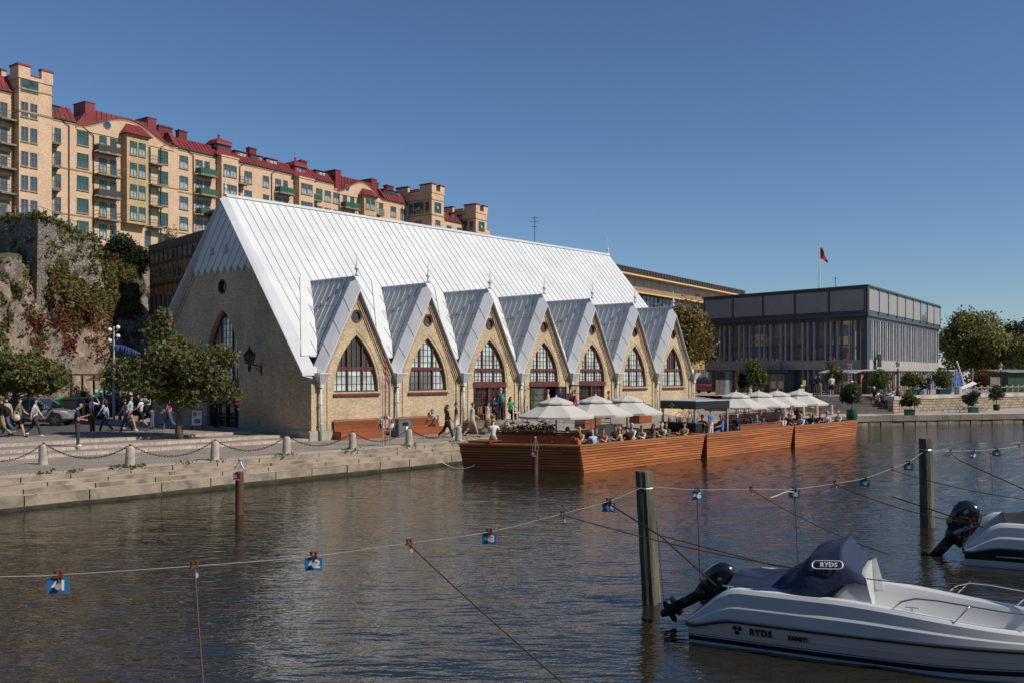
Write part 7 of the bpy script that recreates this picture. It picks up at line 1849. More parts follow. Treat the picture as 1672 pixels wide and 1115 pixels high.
for i, (px, k, sh, lg_, hr, st_, lab) in enumerate(((1427, 7, 'black', 'khaki', 'white', 'cap', 'person in a white cap sitting highest on the terrace steps'), (1433, 6, 'white', 'beige', 'brown', 'short', 'person in white sitting high on the terrace steps beside the white cap'), (1439, 6, 'black', 'black', 'brown', 'short', 'person in black sitting high on the terrace steps'), (1440, 4, 'charcoal', 'khaki', 'brown', 'short', 'person in charcoal sitting lowest on the terrace steps'),
      (1446, 5, 'black', 'beige', 'blond', 'short', 'blond person in black in the middle of the terrace step group'), (1451, 6, 'ltblue', 'denim', 'teal', 'cap', 'person in a teal cap and pale shirt on the terrace steps'), (1458, 5, 'white', 'navy', 'white', 'cap', 'person in a white cap and white shirt low on the terrace steps'), (1467, 5, 'navy', 'black', 'blond', 'short', 'person in navy sitting at the right end of the step group'))):
 z = RZ + (k + .0) * (TZ - RZ) / 8; Y = 82.2 + (k - .55) * .38
 x = (px - CX) / F * Y
 person(lab, Vector((x, Y, z + .07)), -95 + (i * 37) % 40 - 15, 'sit_lean' if i % 2 else 'sit', sh, lg_, 'white', hr, st_, 'short', i % 3 != 1, i % 2, 1.72)
for i, (px, z, sh, lg_, hr, lab) in enumerate(((1512, .48, 'black', 'denim', 'brown', 'person in black seated at a terrace table, left of the man in navy'), (1517, .48, 'navy', 'ltgrey', 'ginger', 'man in navy seated at a terrace table by the canopy end'), (1521, .0, 'navy', 'denim', 'brown', 'person in denim standing by the terrace bushes'))):
 x, y = G(px, 644.5, TZ); person(lab, Vector((x, y + .6, TZ + z)), 160 + 40 * i, 'sit' if z else 'stand', sh, lg_, 'white', hr, 'short', 'long', False, 0, 1.76)
chain_m = mat('chain_rust', (.055, .042, .035), .65, .5, .3, 20)
bol = MB(); bol.lathe([(.19, -.1), (.185, .0), (.155, .62), (.147, .70), (.105, .75), (.03, .775), (.001, .776)], 16)
bol_me = bol.mesh('stone', [mat('bollard_granite', (.36, .325, .28), .85, 0, .25, 4, bump=.35, bscale=30)], True)
ring_me = MB(); ring_me.lathe([(.05, .78), (.05, .82), (.02, .83)], 8); ring_me = ring_me.mesh('chain_ring', [chain_m])
BP = [(-62, 772, 'granite bollard beyond the left picture edge'), (71, 757.5, 'granite bollard in front of the silver car, leftmost in view'), (212.5, 761.6, 'granite bollard below the dark parked car, second from the left edge'), (351, 751, 'granite bollard in front of the church entrance'), (468, 741.5, 'granite bollard left of the church corner'), (575.6, 733.3, 'granite bollard in front of the first cedar bench'), (667.7, 726, 'granite bollard just right of the ladder'), (748.5, 719.6, 'granite bollard beside the left tip of the barge'), (827, 711, 'granite bollard behind the dark bench of the nearest barge'), (891, 704, 'granite bollard behind the left parasol pole'),
      (1217.5, 681, 'granite bollard behind the parasol right of the kiosk'), (1251, 680, 'granite bollard behind the middle and far barge joint'), (1280.5, 678.5, 'granite bollard behind the middle of the far barge'), (1311, 677, 'granite bollard behind the right half of the far barge'), (1333, 676, 'granite bollard second from the right end of the barges'), (1357, 675, 'granite bollard closest to the big green plant tub')]
bpos = []
for px, py, lab in BP:
 p = gpx(px, py); bpos.append(p)
 t = thing('bollard', lab, 'bollard', p, 0, 'granite bollards along the quay'); 
 o = bpy.data.objects.new('stone', bol_me); COL.objects.link(o); o.parent = t; o = bpy.data.objects.new('chain_ring', ring_me); COL.objects.link(o); o.parent = t
for i, (a, b) in enumerate(zip(bpos, bpos[1:])):
 if i == 9: continue
 L_ = (b - a).length; n = int(L_ / .11); m = MB(); pts = []
 for k in range(n + 1):
  f = k / n; pts.append(a.lerp(b, f) + Vector((0, 0, .80 - (.52 if L_ > 3 else .3) * 4 * f * (1 - f))))
 for k in range(n):       # alternating links
  d = (pts[k + 1] - pts[k]); sd_ = Vector((-d.y, d.x, 0)).normalized() if k % 2 else Vector((0, 0, 1)); w_ = .030
  c = (pts[k] + pts[k + 1]) / 2; e = d * .62
  q = [c - e + sd_ * w_ * .5, c - e * .5 + sd_ * w_, c + e * .5 + sd_ * w_, c + e + sd_ * w_ * .5, c + e - sd_ * w_ * .5, c + e * .5 - sd_ * w_, c - e * .5 - sd_ * w_, c - e - sd_ * w_ * .5, c - e + sd_ * w_ * .5]
  m.tube(q, .0105, 4)
 sh_ = BP[i][2].replace('granite bollard ', ''); sh_ = sh_.split(',')[0]
 tag(m.build('chain', [chain_m]), 'rusty chain hanging right of the bollard ' + sh_, 'chain', 'chains between the quay bollards')
tyre = mat('tyre_rubber', (.012, .012, .012), .85); rim_m = mat('rim_alloy', (.35, .35, .36), .25, .8); carglass = glass_mat('car_glass', (.01, .012, .013), .02, .2)
plastic = mat('car_plastic', (.02, .02, .021), .6); lampm = glass_mat('lamp_glass', (.45, .45, .45), .08); red_l = mat('lamp_red', (.35, .015, .02), .15)
def car(label, loc, rz, paint, scale=1.):
 t = thing('parked_car', label, 'car', loc, rz, 'parked cars')
 t.scale = (scale,) * 3
 X_ = [-2.28, -2.2, -2.0, -1.6, -1.0, 0, .8, 1.15, 1.5, 1.9, 2.15, 2.28]
 ZT = [.78, 1.0, 1.07, 1.06, 1.03, 1.0, .98, .98, .93, .86, .76, .60]; ZB = [.42, .36, .30, .27, .26, .26, .26, .26, .27, .30, .36, .42]; HW_ = [.70, .80, .87, .90, .91, .91, .91, .91, .90, .86, .78, .62]
 b = MB(); n = 14; pts = []
 for x, zt, zb, hw in zip(X_, ZT, ZB, HW_):
  for i in range(n):
   q = 2 * math.pi * (i + .5) / n; c, s = math.cos(q), math.sin(q); e = .38
   pts.append((x, hw * math.copysign(abs(c) ** e, c), (zt + zb) / 2 + (zt - zb) / 2 * math.copysign(abs(s) ** e, s)))
 b.add(pts, [(k * n + i, k * n + (i + 1) % n, (k + 1) * n + (i + 1) % n, (k + 1) * n + i) for k in range(len(X_) - 1) for i in range(n)] + [tuple(range(n)), tuple((len(X_) - 1) * n + i for i in range(n))], 0)
 RX = [(-2.12, 1.0, .78), (-1.75, 1.50, .66), (-1.1, 1.64, .66), (-.2, 1.67, .67), (.35, 1.58, .66), (1.22, .98, .80)]
 pts = []
 for x, z, hw in RX: pts += [(x, -hw, z), (x, hw, z), (x, hw * .86, z + .03), (x, -hw * .86, z + .03)]
 lo = [(x, s * .86, .98) for x, _, _ in RX for s in (-1, 1)]
 roofv = [(x, s * hw * (1 if z < 1.2 else .97), z) for x, z, hw in RX for s in (-1, 1)]
 k_ = len(RX); b.add(roofv + lo, [(2 * i, 2 * i + 2, 2 * i + 3, 2 * i + 1) for i in range(k_ - 1)] + [(2 * i, 2 * k_ + 2 * i, 2 * k_ + 2 * i + 2, 2 * i + 2) for i in range(k_ - 1)] + [(2 * i + 1, 2 * i + 3, 2 * k_ + 2 * i + 3, 2 * k_ + 2 * i + 1) for i in range(k_ - 1)], 0)
 for s in (-1, 1):
  for xa in (-1.38, 1.42): b.extrude([(xa + .44 * math.cos(q), s * .80, .36 + .44 * math.sin(q)) for q in [math.pi * i / 12 for i in range(13)]], (0, s * .135, 0), 1)
  b.box(-2.0, 2.0, s * .87 - .04, s * .87 + .04, .24, .36, 1)
  b.tube([(-1.6, s * .66, 1.68), (.1, s * .66, 1.70)], .018, 5, 1)
 b.build('body', [paint, plastic], t, False)
 for s in (-1, 1):
  for xs in ((-1.72, -1.08, -1.02, -1.78), (-1.0, -.12, -.10, -1.0), (-.04, .32, .98, -.02)):
   w_ = MB(); x0, x1, x2, x3 = xs
   zt = 1.50
   w_.poly([(x3, s * .872, 1.04), (x2, s * .872, 1.03), (x1, s * .700, zt + (.05 if x1 < 0 else -.02)), (x0, s * .700, zt + (.05 if x0 > -1.5 else -.1))]); w_.build('window', [carglass], t)
  m = MB(); m.cbox((.80, s * .98, 1.08), (.12, .2, .14)); m.build('mirror', [paint], t)
  for xa in (-1.38, 1.42):
   w_ = MB(); M_ = Matrix.Translation((xa, s * .84, .36)) @ Matrix.Rotation(R(90), 4, 'X'); w_.M = M_; w_.lathe([(.22, -.10), (.36, -.09), (.365, 0), (.36, .09), (.22, .10)], 24); wo = w_.build('wheel', [tyre], t, False)
   r_ = MB(); r_.M = M_; r_.lathe([(.235, -.105), (.235, .105)], 20, 1)
   for q in range(5): a = q * 1.2566; r_.M = M_ @ Matrix.Rotation(a, 4, 'Z'); r_.box(.03, .22, -.03, .03, -.112, .112, 0)
   r_.build('rim', [rim_m, plastic], wo)
  m = MB(); m.extrude([(2.02, s * .55, .72), (1.75, s * .84, .80), (1.72, s * .87, .86), (2.05, s * .60, .80)], (0, 0, .05)); m.build('headlight', [lampm], t)
  m = MB(); m.extrude([(-2.26, s * .60, .86), (-2.12, s * .84, .88), (-1.95, s * .88, .98), (-2.22, s * .62, .98)], (0, 0, .05)); m.build('taillight', [red_l], t)
 w_ = MB(); w_.poly([(.42, -.60, 1.555), (.42, .60, 1.555), (1.20, .76, 1.01), (1.20, -.76, 1.01)]); w_.M = Matrix.Translation((.012, 0, .012)); w_.build('windscreen', [carglass], t).location = (.012, 0, .012)
 w_ = MB(); w_.poly([(-1.80, -.58, 1.46), (-1.80, .58, 1.46), (-2.13, .70, 1.04), (-2.13, -.70, 1.04)]); w_.build('rear_window', [carglass], t).location = (-.015, 0, .01)
 return t
paint_s = mat('paint_silver', (.34, .345, .35), .28, .45, .03, .5, coat=.8); paint_k = mat('paint_black', (.016, .017, .02), .22, .3, .1, .5, coat=.8); paint_r = mat('paint_darkred', (.10, .01, .015), .25, .3, .1, .5, coat=.8)
x, y = G(60, 693.5, .37); car('silver grey estate car parked on the road at the far left', (x, y, .37), R(3), paint_s)
x, y = G(205, 683, .37); car('black estate car with red tail lights parked behind the walking group', (x, y, .37), R(6), paint_k)
x, y = G(1137, 641.5, 1.36); car('dark red car glimpsed between the church corner and the pavilion', (x, y, 1.37), R(100), paint_r)
def lampp(px, Y, z): return Vector(((px - CX) / F * Y, Y, z))
lp_ = lampp(186, 60, .36)
t = thing('street_lamp', 'tall grey street lamp with four white globes beside the rowan tree', 'street lamp', lp_)
m = MB(); m.lathe([(.09, 0), (.085, 1.2), (.055, 5.6), (.055, 6.0), (.02, 6.05)], 10); m.build('pole', [mat('pole_grey', (.38, .38, .37), .5)], t)
for s, z in ((-1, 5.75), (1, 5.9), (-1, 5.05), (1, 5.35)):
 m = MB(); m.tube([(0, 0, z - .15), (s * .2, 0, z - .15), (s * .26, 0, z - .05)], .025, 6, 0); m.ball((s * .26, 0, z + .1), .135, 12, 1, 8); m.build('globe_lamp', [steel, mat('globe_opal', (.75, .75, .74), .25)], t, True)
t = thing('bunting', 'string of ragged blue pennants hanging from the globe street lamp', 'bunting', lp_ + Vector((0, 0, 4.95)))
m = MB(); rb_ = random.Random(3); pts = [(.05 + i * .16, -.25 * i * .1, -.02 - .0016 * i * i * 3) for i in range(13)]; m.tube(pts, .008, 4)
m.build('string', [black_m], t)
for p in pts[:-1]:
 f = MB(); h = rb_.uniform(.38, .58); f.add([(p[0] - .07, p[1], p[2]), (p[0] + .07, p[1], p[2] - .01), (p[0] + rb_.uniform(-.08, .06), p[1] - .1, p[2] - h), (p[0] + .02, p[1] - .06, p[2] - h * .5)], [(0, 1, 3), (0, 3, 2), (1, 2, 3)]); f.build('pennant', [mat('pennant_blue', (.06, .11, .30), .7, 0, .2, 5)], t)
v = lampp(114, 66, .34)
t = thing('shelter_frame', 'rusty dark steel shelter frame standing below the cliff', 'shelter', v, R(4))
m = MB(); 
for x, y in ((0.1, 0), (1.65, 0), (0.1, 2), (1.65, 2), (3.0, 0)): m = MB(); m.box(x - .06, x + .06, y - .06, y + .06, 0, 2.95); m.build('post', [dark_iron], t)
m = MB(); m.box(0, 3.3, -.08, .0, 2.95, 3.08); m.box(0, 3.3, 2, 2.08, 2.95, 3.08); m.box(0, .08, .001, 1.99, 2.95, 3.08); m.extrude([(1.3, -.4, 2.6), (3.4, -.4, 2.6), (3.4, 1.5, 2.9), (1.3, 1.5, 2.9)], (0, 0, .06)); m.build('roof_frame', [mat('rust_beam', (.14, .07, .04), .75, .1, .3, 3)], t)
for px, w_, h_, m_, lab, nm, ct in ((95, .5, 1.35, mat('box_green', (.02, .28, .11), .5), 'bright green electrical cabinet below the cliff', 'cabinet', 'cabinet'), (114, 1.25, 1.35, mat('box_dark', (.022, .022, .024), .6), 'large black recycling container left of the shelter post', 'recycling_container', 'container'), (148, 1.15, 1.4, MATS['box_dark'], 'black recycling container right of the shelter post', 'recycling_container', 'container')):
 v = lampp(px, 65, .34); t = thing(nm, lab, ct, v, R(4)); m = MB(); m.box(-w_ / 2, w_ / 2, 0, .9, 0, h_ - .08); m.build('body', [m_], t); m = MB(); m.extrude([(-w_ / 2 - .03, -.04, h_ - .078), (w_ / 2 + .03, -.04, h_ - .078), (w_ / 2 + .03, .94, h_ + .05), (-w_ / 2 - .03, .94, h_ + .05)], (0, 0, .05)); m.box(-w_ / 4, w_ / 4, -.02, -.001, h_ * .55, h_ * .8); m.build('lid', [m_], t)
yel = mat('sign_yellow', (.60, .36, .02), .5); sblue = mat('sign_blue', (.02, .06, .30), .5)
def pole_sign(label, px, Y, z0, zc, w_, h_, m_, dot=None, text=None, rz=0., pole=True):
 v = lampp(px, Y, z0); t = thing('road_sign', label, 'sign', v, rz); m = MB(); m.tube([(0, .03, 0), (0, .03, zc + h_ / 2)], .03, 6); m.build('post', [steel], t)
 m = MB(); m.box(-w_ / 2, w_ / 2, -.02, 0, zc - h_ / 2, zc + h_ / 2); s_ = m.build('sign_plate', [m_], t)
 if dot: m = MB(); m.lathe([(w_ * .32, 0), (w_ * .32, .006)], 14); o = m.build('disc', [dot], s_); o.location = (0, -.021, zc - h_ * .2); o.rotation_euler = (R(90), 0, 0)
 if dot:
  m = MB()
  for k in range(3): m.box(-w_ * .36, w_ * .36, -.024, -.02, zc + h_ * (.12 + .11 * k), zc + h_ * (.16 + .11 * k))
  m.build('text_lines', [black_m], s_)
pole_sign('yellow parking sign with a blue disc beside the globe street lamp', 168, 60, .36, 2.55, .32, .5, yel, sblue)
pole_sign('small blue and yellow parking sign at the foot of the cliff', 89, 64, .36, 2.35, .22, .5, sblue, yel)
pole_sign('small yellow-green notice on a post in front of the pavilion doors', 1313, 88, TZ, 1.15, .30, .55, mat('sign_lime', (.42, .44, .05), .5))
v = lampp(150, 70, .34); t = thing('hoarding', 'white hoarding with red and green lettering behind the black parked car', 'hoarding', v, R(5))
m = MB(); m.box(0, 4.3, 0, .06, 0, 1.9, 0); m.build('panel', [white_p], t)
m = MB(); m.box(2.05, 2.75, -.012, -.001, .85, 1.9); m.box(3.05, 3.25, -.012, -.001, 1.2, 1.9); o = m.build('red_panel', [mat('print_red', (.42, .03, .035), .5)], t)
text_mesh('inel', .55, white_p, 'lettering', o, (2.42, -.02, 1.35), (R(90), R(-90), 0), .004, .012)
text_mesh('arne', .6, mat('print_green', (.03, .25, .09), .5), 'lettering', t, (3.85, -.02, 1.3), (R(90), R(-90), 0), .004, .014)
m = MB(); m.box(.1, .9, -.012, -.001, .5, 1.7); m.box(1.2, 1.75, -.011, -.001, .7, 1.5); m.build('green_panel', [MATS['print_green']], t)
v = lampp(132, 68, .34); tree('low green bush growing below the steel shelter frame', v, .9, .9, 1.5, 700, .14, L_olive, .05, 61, 7, .5, name='bush', cat='bush', stems=3)
v = settle(322, 701)
t = thing('sandwich_board', 'brown framed sandwich board with white poster beside the rowan trunk', 'sign', v, R(12))
wood_o = mat('wood_orange', (.25, .10, .035), .5)
for s in (-1, 1):
 m = MB(); M_ = Matrix.Rotation(R(14) * s, 4, 'X'); m.M = Matrix.Translation((0, -s * .28, 0)) @ M_.inverted()
 for a in (-.31, .26): m.box(a, a + .05, -.02, .02, 0, 1.15, 0)
 m.box(-.26, .26, -.02, .02, 1.08, 1.15, 0); m.box(-.26, .26, -.02, .02, .2, .26, 0); fr_ = m.build('frame', [wood_o], t)
 m = MB(); m.M = Matrix.Translation((0, -s * .28, 0)) @ M_.inverted(); m.box(-.26, .26, -.01, .01, .26, 1.08, 0); po = m.build('poster', [white_p if s > 0 else MATS['grey_deck']], fr_)
 if s > 0:
  m = MB(); m.M = Matrix.Translation((0, -s * .28, 0)) @ M_.inverted(); m.box(-.20, -.02, -.014, -.0105, .75, 1.0, 0); m.box(.05, .2, -.014, -.0105, .8, .98, 2); m.box(-.12, .18, -.014, -.0105, .38, .62, 1); m.build('pictures', [CL['tan'], CL['blue'], CL['ltgrey']], po)
def tub(label, pos, kind, r, h, m_, crown, ch, zc, n, leaf, lm, seed, trunk=.03, name='potted_plant'):
 t = tree(label, pos, crown, ch, h + zc, n, leaf, lm, trunk, seed, 9, .48, name=name, cat='potted plant')
 m = MB()
 if kind == 'barrel': m.lathe([(r * .85, 0), (r, h * .5), (r * .95, h), (r * .85, h - .001), (r * .85, h - .08), (.001, h - .08)], 16)
 else:
  m.box(-r, r, -r, r, 0, h - .05); m.box(-r - .03, r + .03, -r - .03, r + .03, h - .049, h)
  for sx in (-1, 1):
   for sy in (-1, 1): m.ball((sx * r, sy * r, h + .03), .04, 6, 0, 4)
 m.build('tub', [m_], t); return t
tubg = mat('tub_green', (.008, .085, .062), .4)
v = settle(386, 696); tub('bushy plant with orange blossom in a dark barrel at the church door', v, 'barrel', .42, .8, MATS['box_dark'], .95, .85, 1.05, 1500, .11, L_rowan, 71)
def rp(px, py, z=RZ): x, y = G(px, py, z); return Vector((x, y, z))
tub('young tree with grey-green leaves in a big green barrel beside the far barge', rp(1391, 685), 'barrel', .42, .8, tubg, .78, .9, 1.05, 1700, .15, L_grey, 72, .045)
tub('round leafy shrub in a green box at the foot of the terrace stair', rp(1485, 677.5), 'box', .33, .5, tubg, .78, .65, .75, 1500, .13, L_green, 73)
tub('spreading shrub in a green box before the rubble terrace wall', rp(1589, 673), 'box', .33, .5, tubg, .95, .7, .85, 1500, .13, L_grey, 74)
tub('small slim-stemmed tree in a dark pot before the rubble terrace wall', rp(1627, 669.5), 'barrel', .3, .6, MATS['box_dark'], .75, .7, 1.15, 1200, .13, L_grey, 75)
for i, (px, cr, lab) in enumerate(((1437, 1.25, 'oleander bush in a green box under the left end of the terrace canopy'), (1491, 1.2, 'oleander bush in a green box right of the terrace lamp'), (1540, 1.2, 'oleander bush in a green box at the right end of the terrace canopy'))):
 v = lampp(px, 89 + 2 * i, TZ); tub(lab, v, 'box', .5, .5, tubg, cr, .85, .95, 1900, .15, L_green, 80 + i)
for (u0, u1, lab) in ((1.35, 4.3, 'long cedar bench with backrest by the church corner, behind the ladder'), (5.75, 8.7, 'long cedar bench with backrest right of the grey bin')):
 a, b = W(u0, -.75), W(u1, -.75); bench(lab, a.x, a.y, b.x, b.y, 0., h=.98, d=.58, back=1)
for nm_, uu, lab in (('litter_bin', 5.15, 'grey metal litter bin cabinet between the two cedar benches'),):
 t = thing(nm_, lab, 'bin', W(uu, -1.0), CA); m = MB(); m.box(-.45, .45, -.35, .35, 0, .95); m.box(-.48, .48, -.38, .38, .95, 1.0); m.build('body', [mat('bin_grey', (.12, .13, .135), .5)], t)
 m = MB(); m.box(-.2, .2, -.362, -.351, .62, .8, 0); m.build('flap', [black_m], t); m = MB(); m.box(.05, .2, -.366, -.356, .35, .58, 0); m.build('notice', [white_p], t)
t = thing('wooden_steps', 'weathered grey wooden box steps beside the third rain pipe', 'steps', W(10.4, -2.6, .02), CA)
m = MB()
for i in range(4): m.box(-1.0, 1.0, -.6 + .3 * i, 1.2, .16 * i + .004, .16 * (i + 1))
m.build('treads', [grey_wood], t)
lb = gpx(631, 727.5)
t = thing('rescue_ladder', 'tall aluminium rescue ladder standing at the quay edge in front of the church', 'ladder', lb, R(8))
m = MB(); 
for s in (-1, 1): m.tube([(s * .17, 0, 0), (s * .17, .12, 3.3)], .03, 6)
m.build('stiles', [steel], t)
m = MB(); m2 = MB()
for i in range(12):
 z = .2 + .265 * i; (m2 if i in (1, 6) else m).tube([(-.17, .036 * z, z), (.17, .036 * z, z)], .018, 5)
m.build('rungs', [steel], t); m2.build('marked_rungs', [mat('rung_lime', (.5, .55, .03), .5)], t)
m = MB(); m.tube([(-.25, .0, 2.75), (-.2, -.02, 2.85), (-.17, .1, 2.8)], .012, 5); m.tube([(-.0, .0, 2.75), (-.05, -.06, 2.9), (-.1, .1, 2.75)], .012, 5); m.build('hook', [black_m], t)
o = MB(); o.tube([(0, 0, 0), (0, .1, 4.15)], .028, 6); q = tag(o.build('boat_hook', [redw]), 'long red boat hook pole tied upright to the rescue ladder', 'boat hook'); q.location = lb + Vector((-.06, .03, .05))
def lifebuoy(label, p, rz, Rr=.36):
 t = thing('lifebuoy', label, 'lifebuoy', p, rz); 
 for k in range(8):
  m = MB(); m.tube([(Rr * .78 * math.cos(q), 0, Rr * .78 * math.sin(q)) for q in [2 * math.pi * (k + i / 5) / 8 for i in range(6)]], Rr * .24, 8); m.build('ring_segment', [redw if k % 2 == 0 else white_p], t, True)
 m = MB(); m.tube([(Rr * 1.12 * math.cos(q), -.03, Rr * 1.12 * math.sin(q)) for q in [2 * math.pi * i / 24 for i in range(25)]], .012, 5); m.build('grab_line', [rope_p], t)
lifebuoy('red and white lifebuoy hanging on the rescue ladder', lb + Vector((-.03, .2, 1.05)), R(10))
rl = Vector(((1388 - CX) / F * 86, 86, TZ))
t = thing('rescue_ladder', 'small rescue ladder on the terrace beside the canopy', 'ladder', rl, R(0)); m = MB()
for s in (-1, 1): m.tube([(s * .17, 0, 0), (s * .17, .1, 3.0)], .028, 6)
m.build('stiles', [steel], t); m = MB()
for i in range(11): m.tube([(-.17, .01 * i, .2 + .265 * i), (.17, .01 * i, .2 + .265 * i)], .018, 5)
m.build('rungs', [steel], t)
o = MB(); o.tube([(0, 0, 0), (-.25, .1, 3.9)], .03, 6); q = tag(o.build('boat_hook', [redw]), 'thin red boat hook pole standing beside the terrace canopy', 'boat hook'); q.location = rl + Vector((-.05, -.1, .02))
lifebuoy('red and white lifebuoy above the big green barrel on the terrace', rl + Vector((0, -.2, 1.0)), 0)
for i, (px, py, lab) in enumerate(((783, 694, 'iron stanchion on the cobbles, leftmost of its row'), (811.8, 692.6, 'iron stanchion on the cobbles below the man in the blue jacket'), (837, 691, 'iron stanchion on the cobbles below the woman in green'), (860.8, 690, 'iron stanchion on the cobbles left of the open door'), (884.7, 688.7, 'iron stanchion on the cobbles below the open door'))):
 t = thing('stanchion', lab, 'stanchion', gpx(px, py), R(20), 'iron stanchions in a row on the cobbles')
 m = MB(); m.lathe([(.05, 0), (.16, .015), (.17, .06), (.05, .09)], 12); m.tube([(0, 0, .05), (0, 0, .95)], .025, 6); m.ball((0, 0, .98), .045, 8); m.build('post', [dark_iron], t)
 m = MB(); m.tube([(-.34, 0, .16), (-.28, 0, .07), (0, 0, .05)], .025, 5); m.build('fluke', [dark_iron], t)
c4 = B0 + BAY * 3.5
for s, lab in ((-1, 'black handrail left of the open church door'), (1, 'black gridded gate frame right of the open church door')):
 t = thing('door_railing', lab, 'railing', W(c4 + s * 1.75, -.1, .6), CA); m = MB()
 if s < 0: m.tube([(0, -1.4, 0), (0, -1.4, .9), (0, -.5, 1.7), (0, 0, 1.9)], .025, 5); m.tube([(0, -.5, 0), (0, -.5, 1.7)], .02, 5); m.tube([(-1.2, -1.4, .9), (0, -1.4, .9)], .02, 5); m.tube([(-1.2, -1.4, 0), (-1.2, -1.4, .9)], .02, 5)
 else:
  for k in range(5): m.bar((.35 * k, -.6, 0), (.35 * k, -.6, 2.0), .03)
  for k in range(5): m.bar((0, -.6, .02 + .495 * k), (1.4, -.6, .02 + .495 * k), .03)
  m.box(-.03, 1.5, -1.2, -.55, 2.0, 2.06)
 m.build('rails', [black_m], t)
def chair(label, p, rz, m_, group='outdoor chairs'):
 t = thing('chair', label, 'chair', p, rz, group); m = MB(); m.box(-.22, .22, -.22, .22, .43, .46); m.build('seat', [m_], t); m = MB(); m.box(-.22, .22, .19, .22, .5, .88); m.build('backrest', [m_], t)
 for sx in (-1, 1):
  for sy in (-1, 1): m = MB(); m.bar((sx * .2, sy * .2, 0), (sx * .2, sy * .2, .43 if sy < 0 else .9), .03); m.build('leg', [m_], t)
for px, py, rz, m_, lab in ((843, 685, 40, white_p, 'white metal chair beside the woman in green'), (800, 687, -20, wood_o, 'brown wooden chair left of the shop door'), (788, 688, 10, wood_o, 'brown wooden chair by the third rain pipe')):
 chair(lab, gpx(px, py), CA + R(rz), m_)
x, y = G(1180.5, 649, 1.1)
t = thing('steel_kiosk', 'round brushed-steel advertising column with a dark top beside the pavilion', 'column', (x, y, gpx(1180, 649).z - .1))
m = MB(); m.lathe([(.72, 0), (.72, 1.78)], 28); m.build('drum', [mat('brushed_steel', (.42, .42, .43), .28, .9, .12, 2, bump=.08, bscale=40)], t, False)
m = MB(); m.lathe([(.70, 1.781), (.73, 1.80), (.73, 2.05), (.70, 2.07), (.73, 2.1), (.73, 2.35), (.70, 2.37), (.72, 2.4), (.72, 2.56), (.001, 2.58)], 28); m.build('top', [mat('dark_steel', (.045, .05, .06), .35, .6)], t, False)
def bicycle(label, p, rz, fr_):
 t = thing('bicycle', label, 'bicycle', p, rz, 'bicycles parked on the quay')
 for x in (-.52, .52):
  m = MB(); m.tube([(x + .33 * math.cos(q), 0, .34 + .33 * math.sin(q)) for q in [2 * math.pi * i / 20 for i in range(21)]], .018, 5, 0)
  for k in range(6): q = k * math.pi / 6; m.tube([(x + .32 * math.cos(q), 0, .34 + .32 * math.sin(q)), (x - .32 * math.cos(q), 0, .34 - .32 * math.sin(q))], .004, 3, 1)
  m.build('wheel', [tyre, steel], t)
 m = MB(); m.tube([(-.52, 0, .34), (-.05, 0, .32), (.38, 0, .78), (-.22, 0, .75), (-.52, 0, .34)], .02, 6); m.tube([(-.05, 0, .32), (-.24, 0, .82)], .02, 6); m.tube([(.52, 0, .34), (.36, 0, .95)], .02, 6); m.build('frame', [fr_], t)
 m = MB(); m.ball((-.25, 0, .88), .11, 8, 0, 5, (1.2, .7, .4)); m.build('saddle', [black_m], t)
 m = MB(); m.tube([(.25, -.27, 1.0), (.36, -.1, 1.02), (.36, .1, 1.02), (.25, .27, 1.0)], .015, 5); m.build('handlebar', [steel], t)
for i, (px, py, m_, lab) in enumerate(((1120, 688, CL['orange'], 'orange framed bicycle seen under the kiosk roof'), (1131, 686, CL['ltgrey'], 'grey framed bicycle right of the orange one under the kiosk roof'))):
 bicycle(lab, gpx(px, py), R(20 + 25 * i), m_)
cp0, cp1 = lampp(1399, 89.5, TZ), lampp(1549, 99, TZ)
dd_ = (cp1 - cp0); LC = dd_.length; ca_ = math.atan2(dd_.y, dd_.x)
t = thing('terrace_canopy', 'long flat terrace canopy with timber posts in front of the pavilion', 'canopy', cp0, ca_)
m = MB(); m.box(-.2, LC + .3, -.8, 3.2, 2.28, 2.42, 0); m.extrude([(-.2, -.8, 2.30), (-.2, 3.2, 2.30), (-1.6, 3.2, 2.02), (-1.6, -.8, 2.02)], (0, 0, .1), 0); m.build('roof', [mat('canopy_grey', (.34, .35, .37), .5)], t)
timber = mat('timber_honey', (.32, .17, .075), .6, 0, .2, 4)
m = MB(); m.box(-.1, LC + .2, -.6, 3.1, 2.16, 2.27, 0)
for i in range(int(LC / .6)): m.box(.3 + .6 * i, .38 + .6 * i, -.7, -.6, 2.12, 2.27, 0)
m.build('ceiling', [timber], t)
for x in (.1, LC * .33, LC * .66, LC - .1):
 m = MB(); m.box(x - .07, x + .07, -.45, -.31, 0, 2.15); m.bar((x, -.38, 1.4), (x + .55, -.38, 2.14), .1); m.bar((x, -.38, 1.4), (x - .55, -.38, 2.14), .1) if x > 1 else None; m.build('post', [timber], t)
for k in range(3):
 v = cp0.lerp(cp1, .22 + .25 * k) + Vector((math.sin(ca_), -math.cos(ca_), 0)) * -1.0
 t = thing('terrace_table', ('dark terrace table under the left third of the canopy', 'dark terrace table under the middle of the canopy', 'dark terrace table under the right third of the canopy')[k], 'table', v, ca_); m = MB(); m.box(-.9, .9, -.35, .35, .72, .76); m.build('tabletop', [wood_o], t); 
 for sx in (-1, 1): m = MB(); m.bar((sx * .7, -.3, 0), (sx * .7, .3, .72), .05); m.bar((sx * .7, .3, 0), (sx * .7, -.3, .72), .05); m.build('leg', [black_m], t)
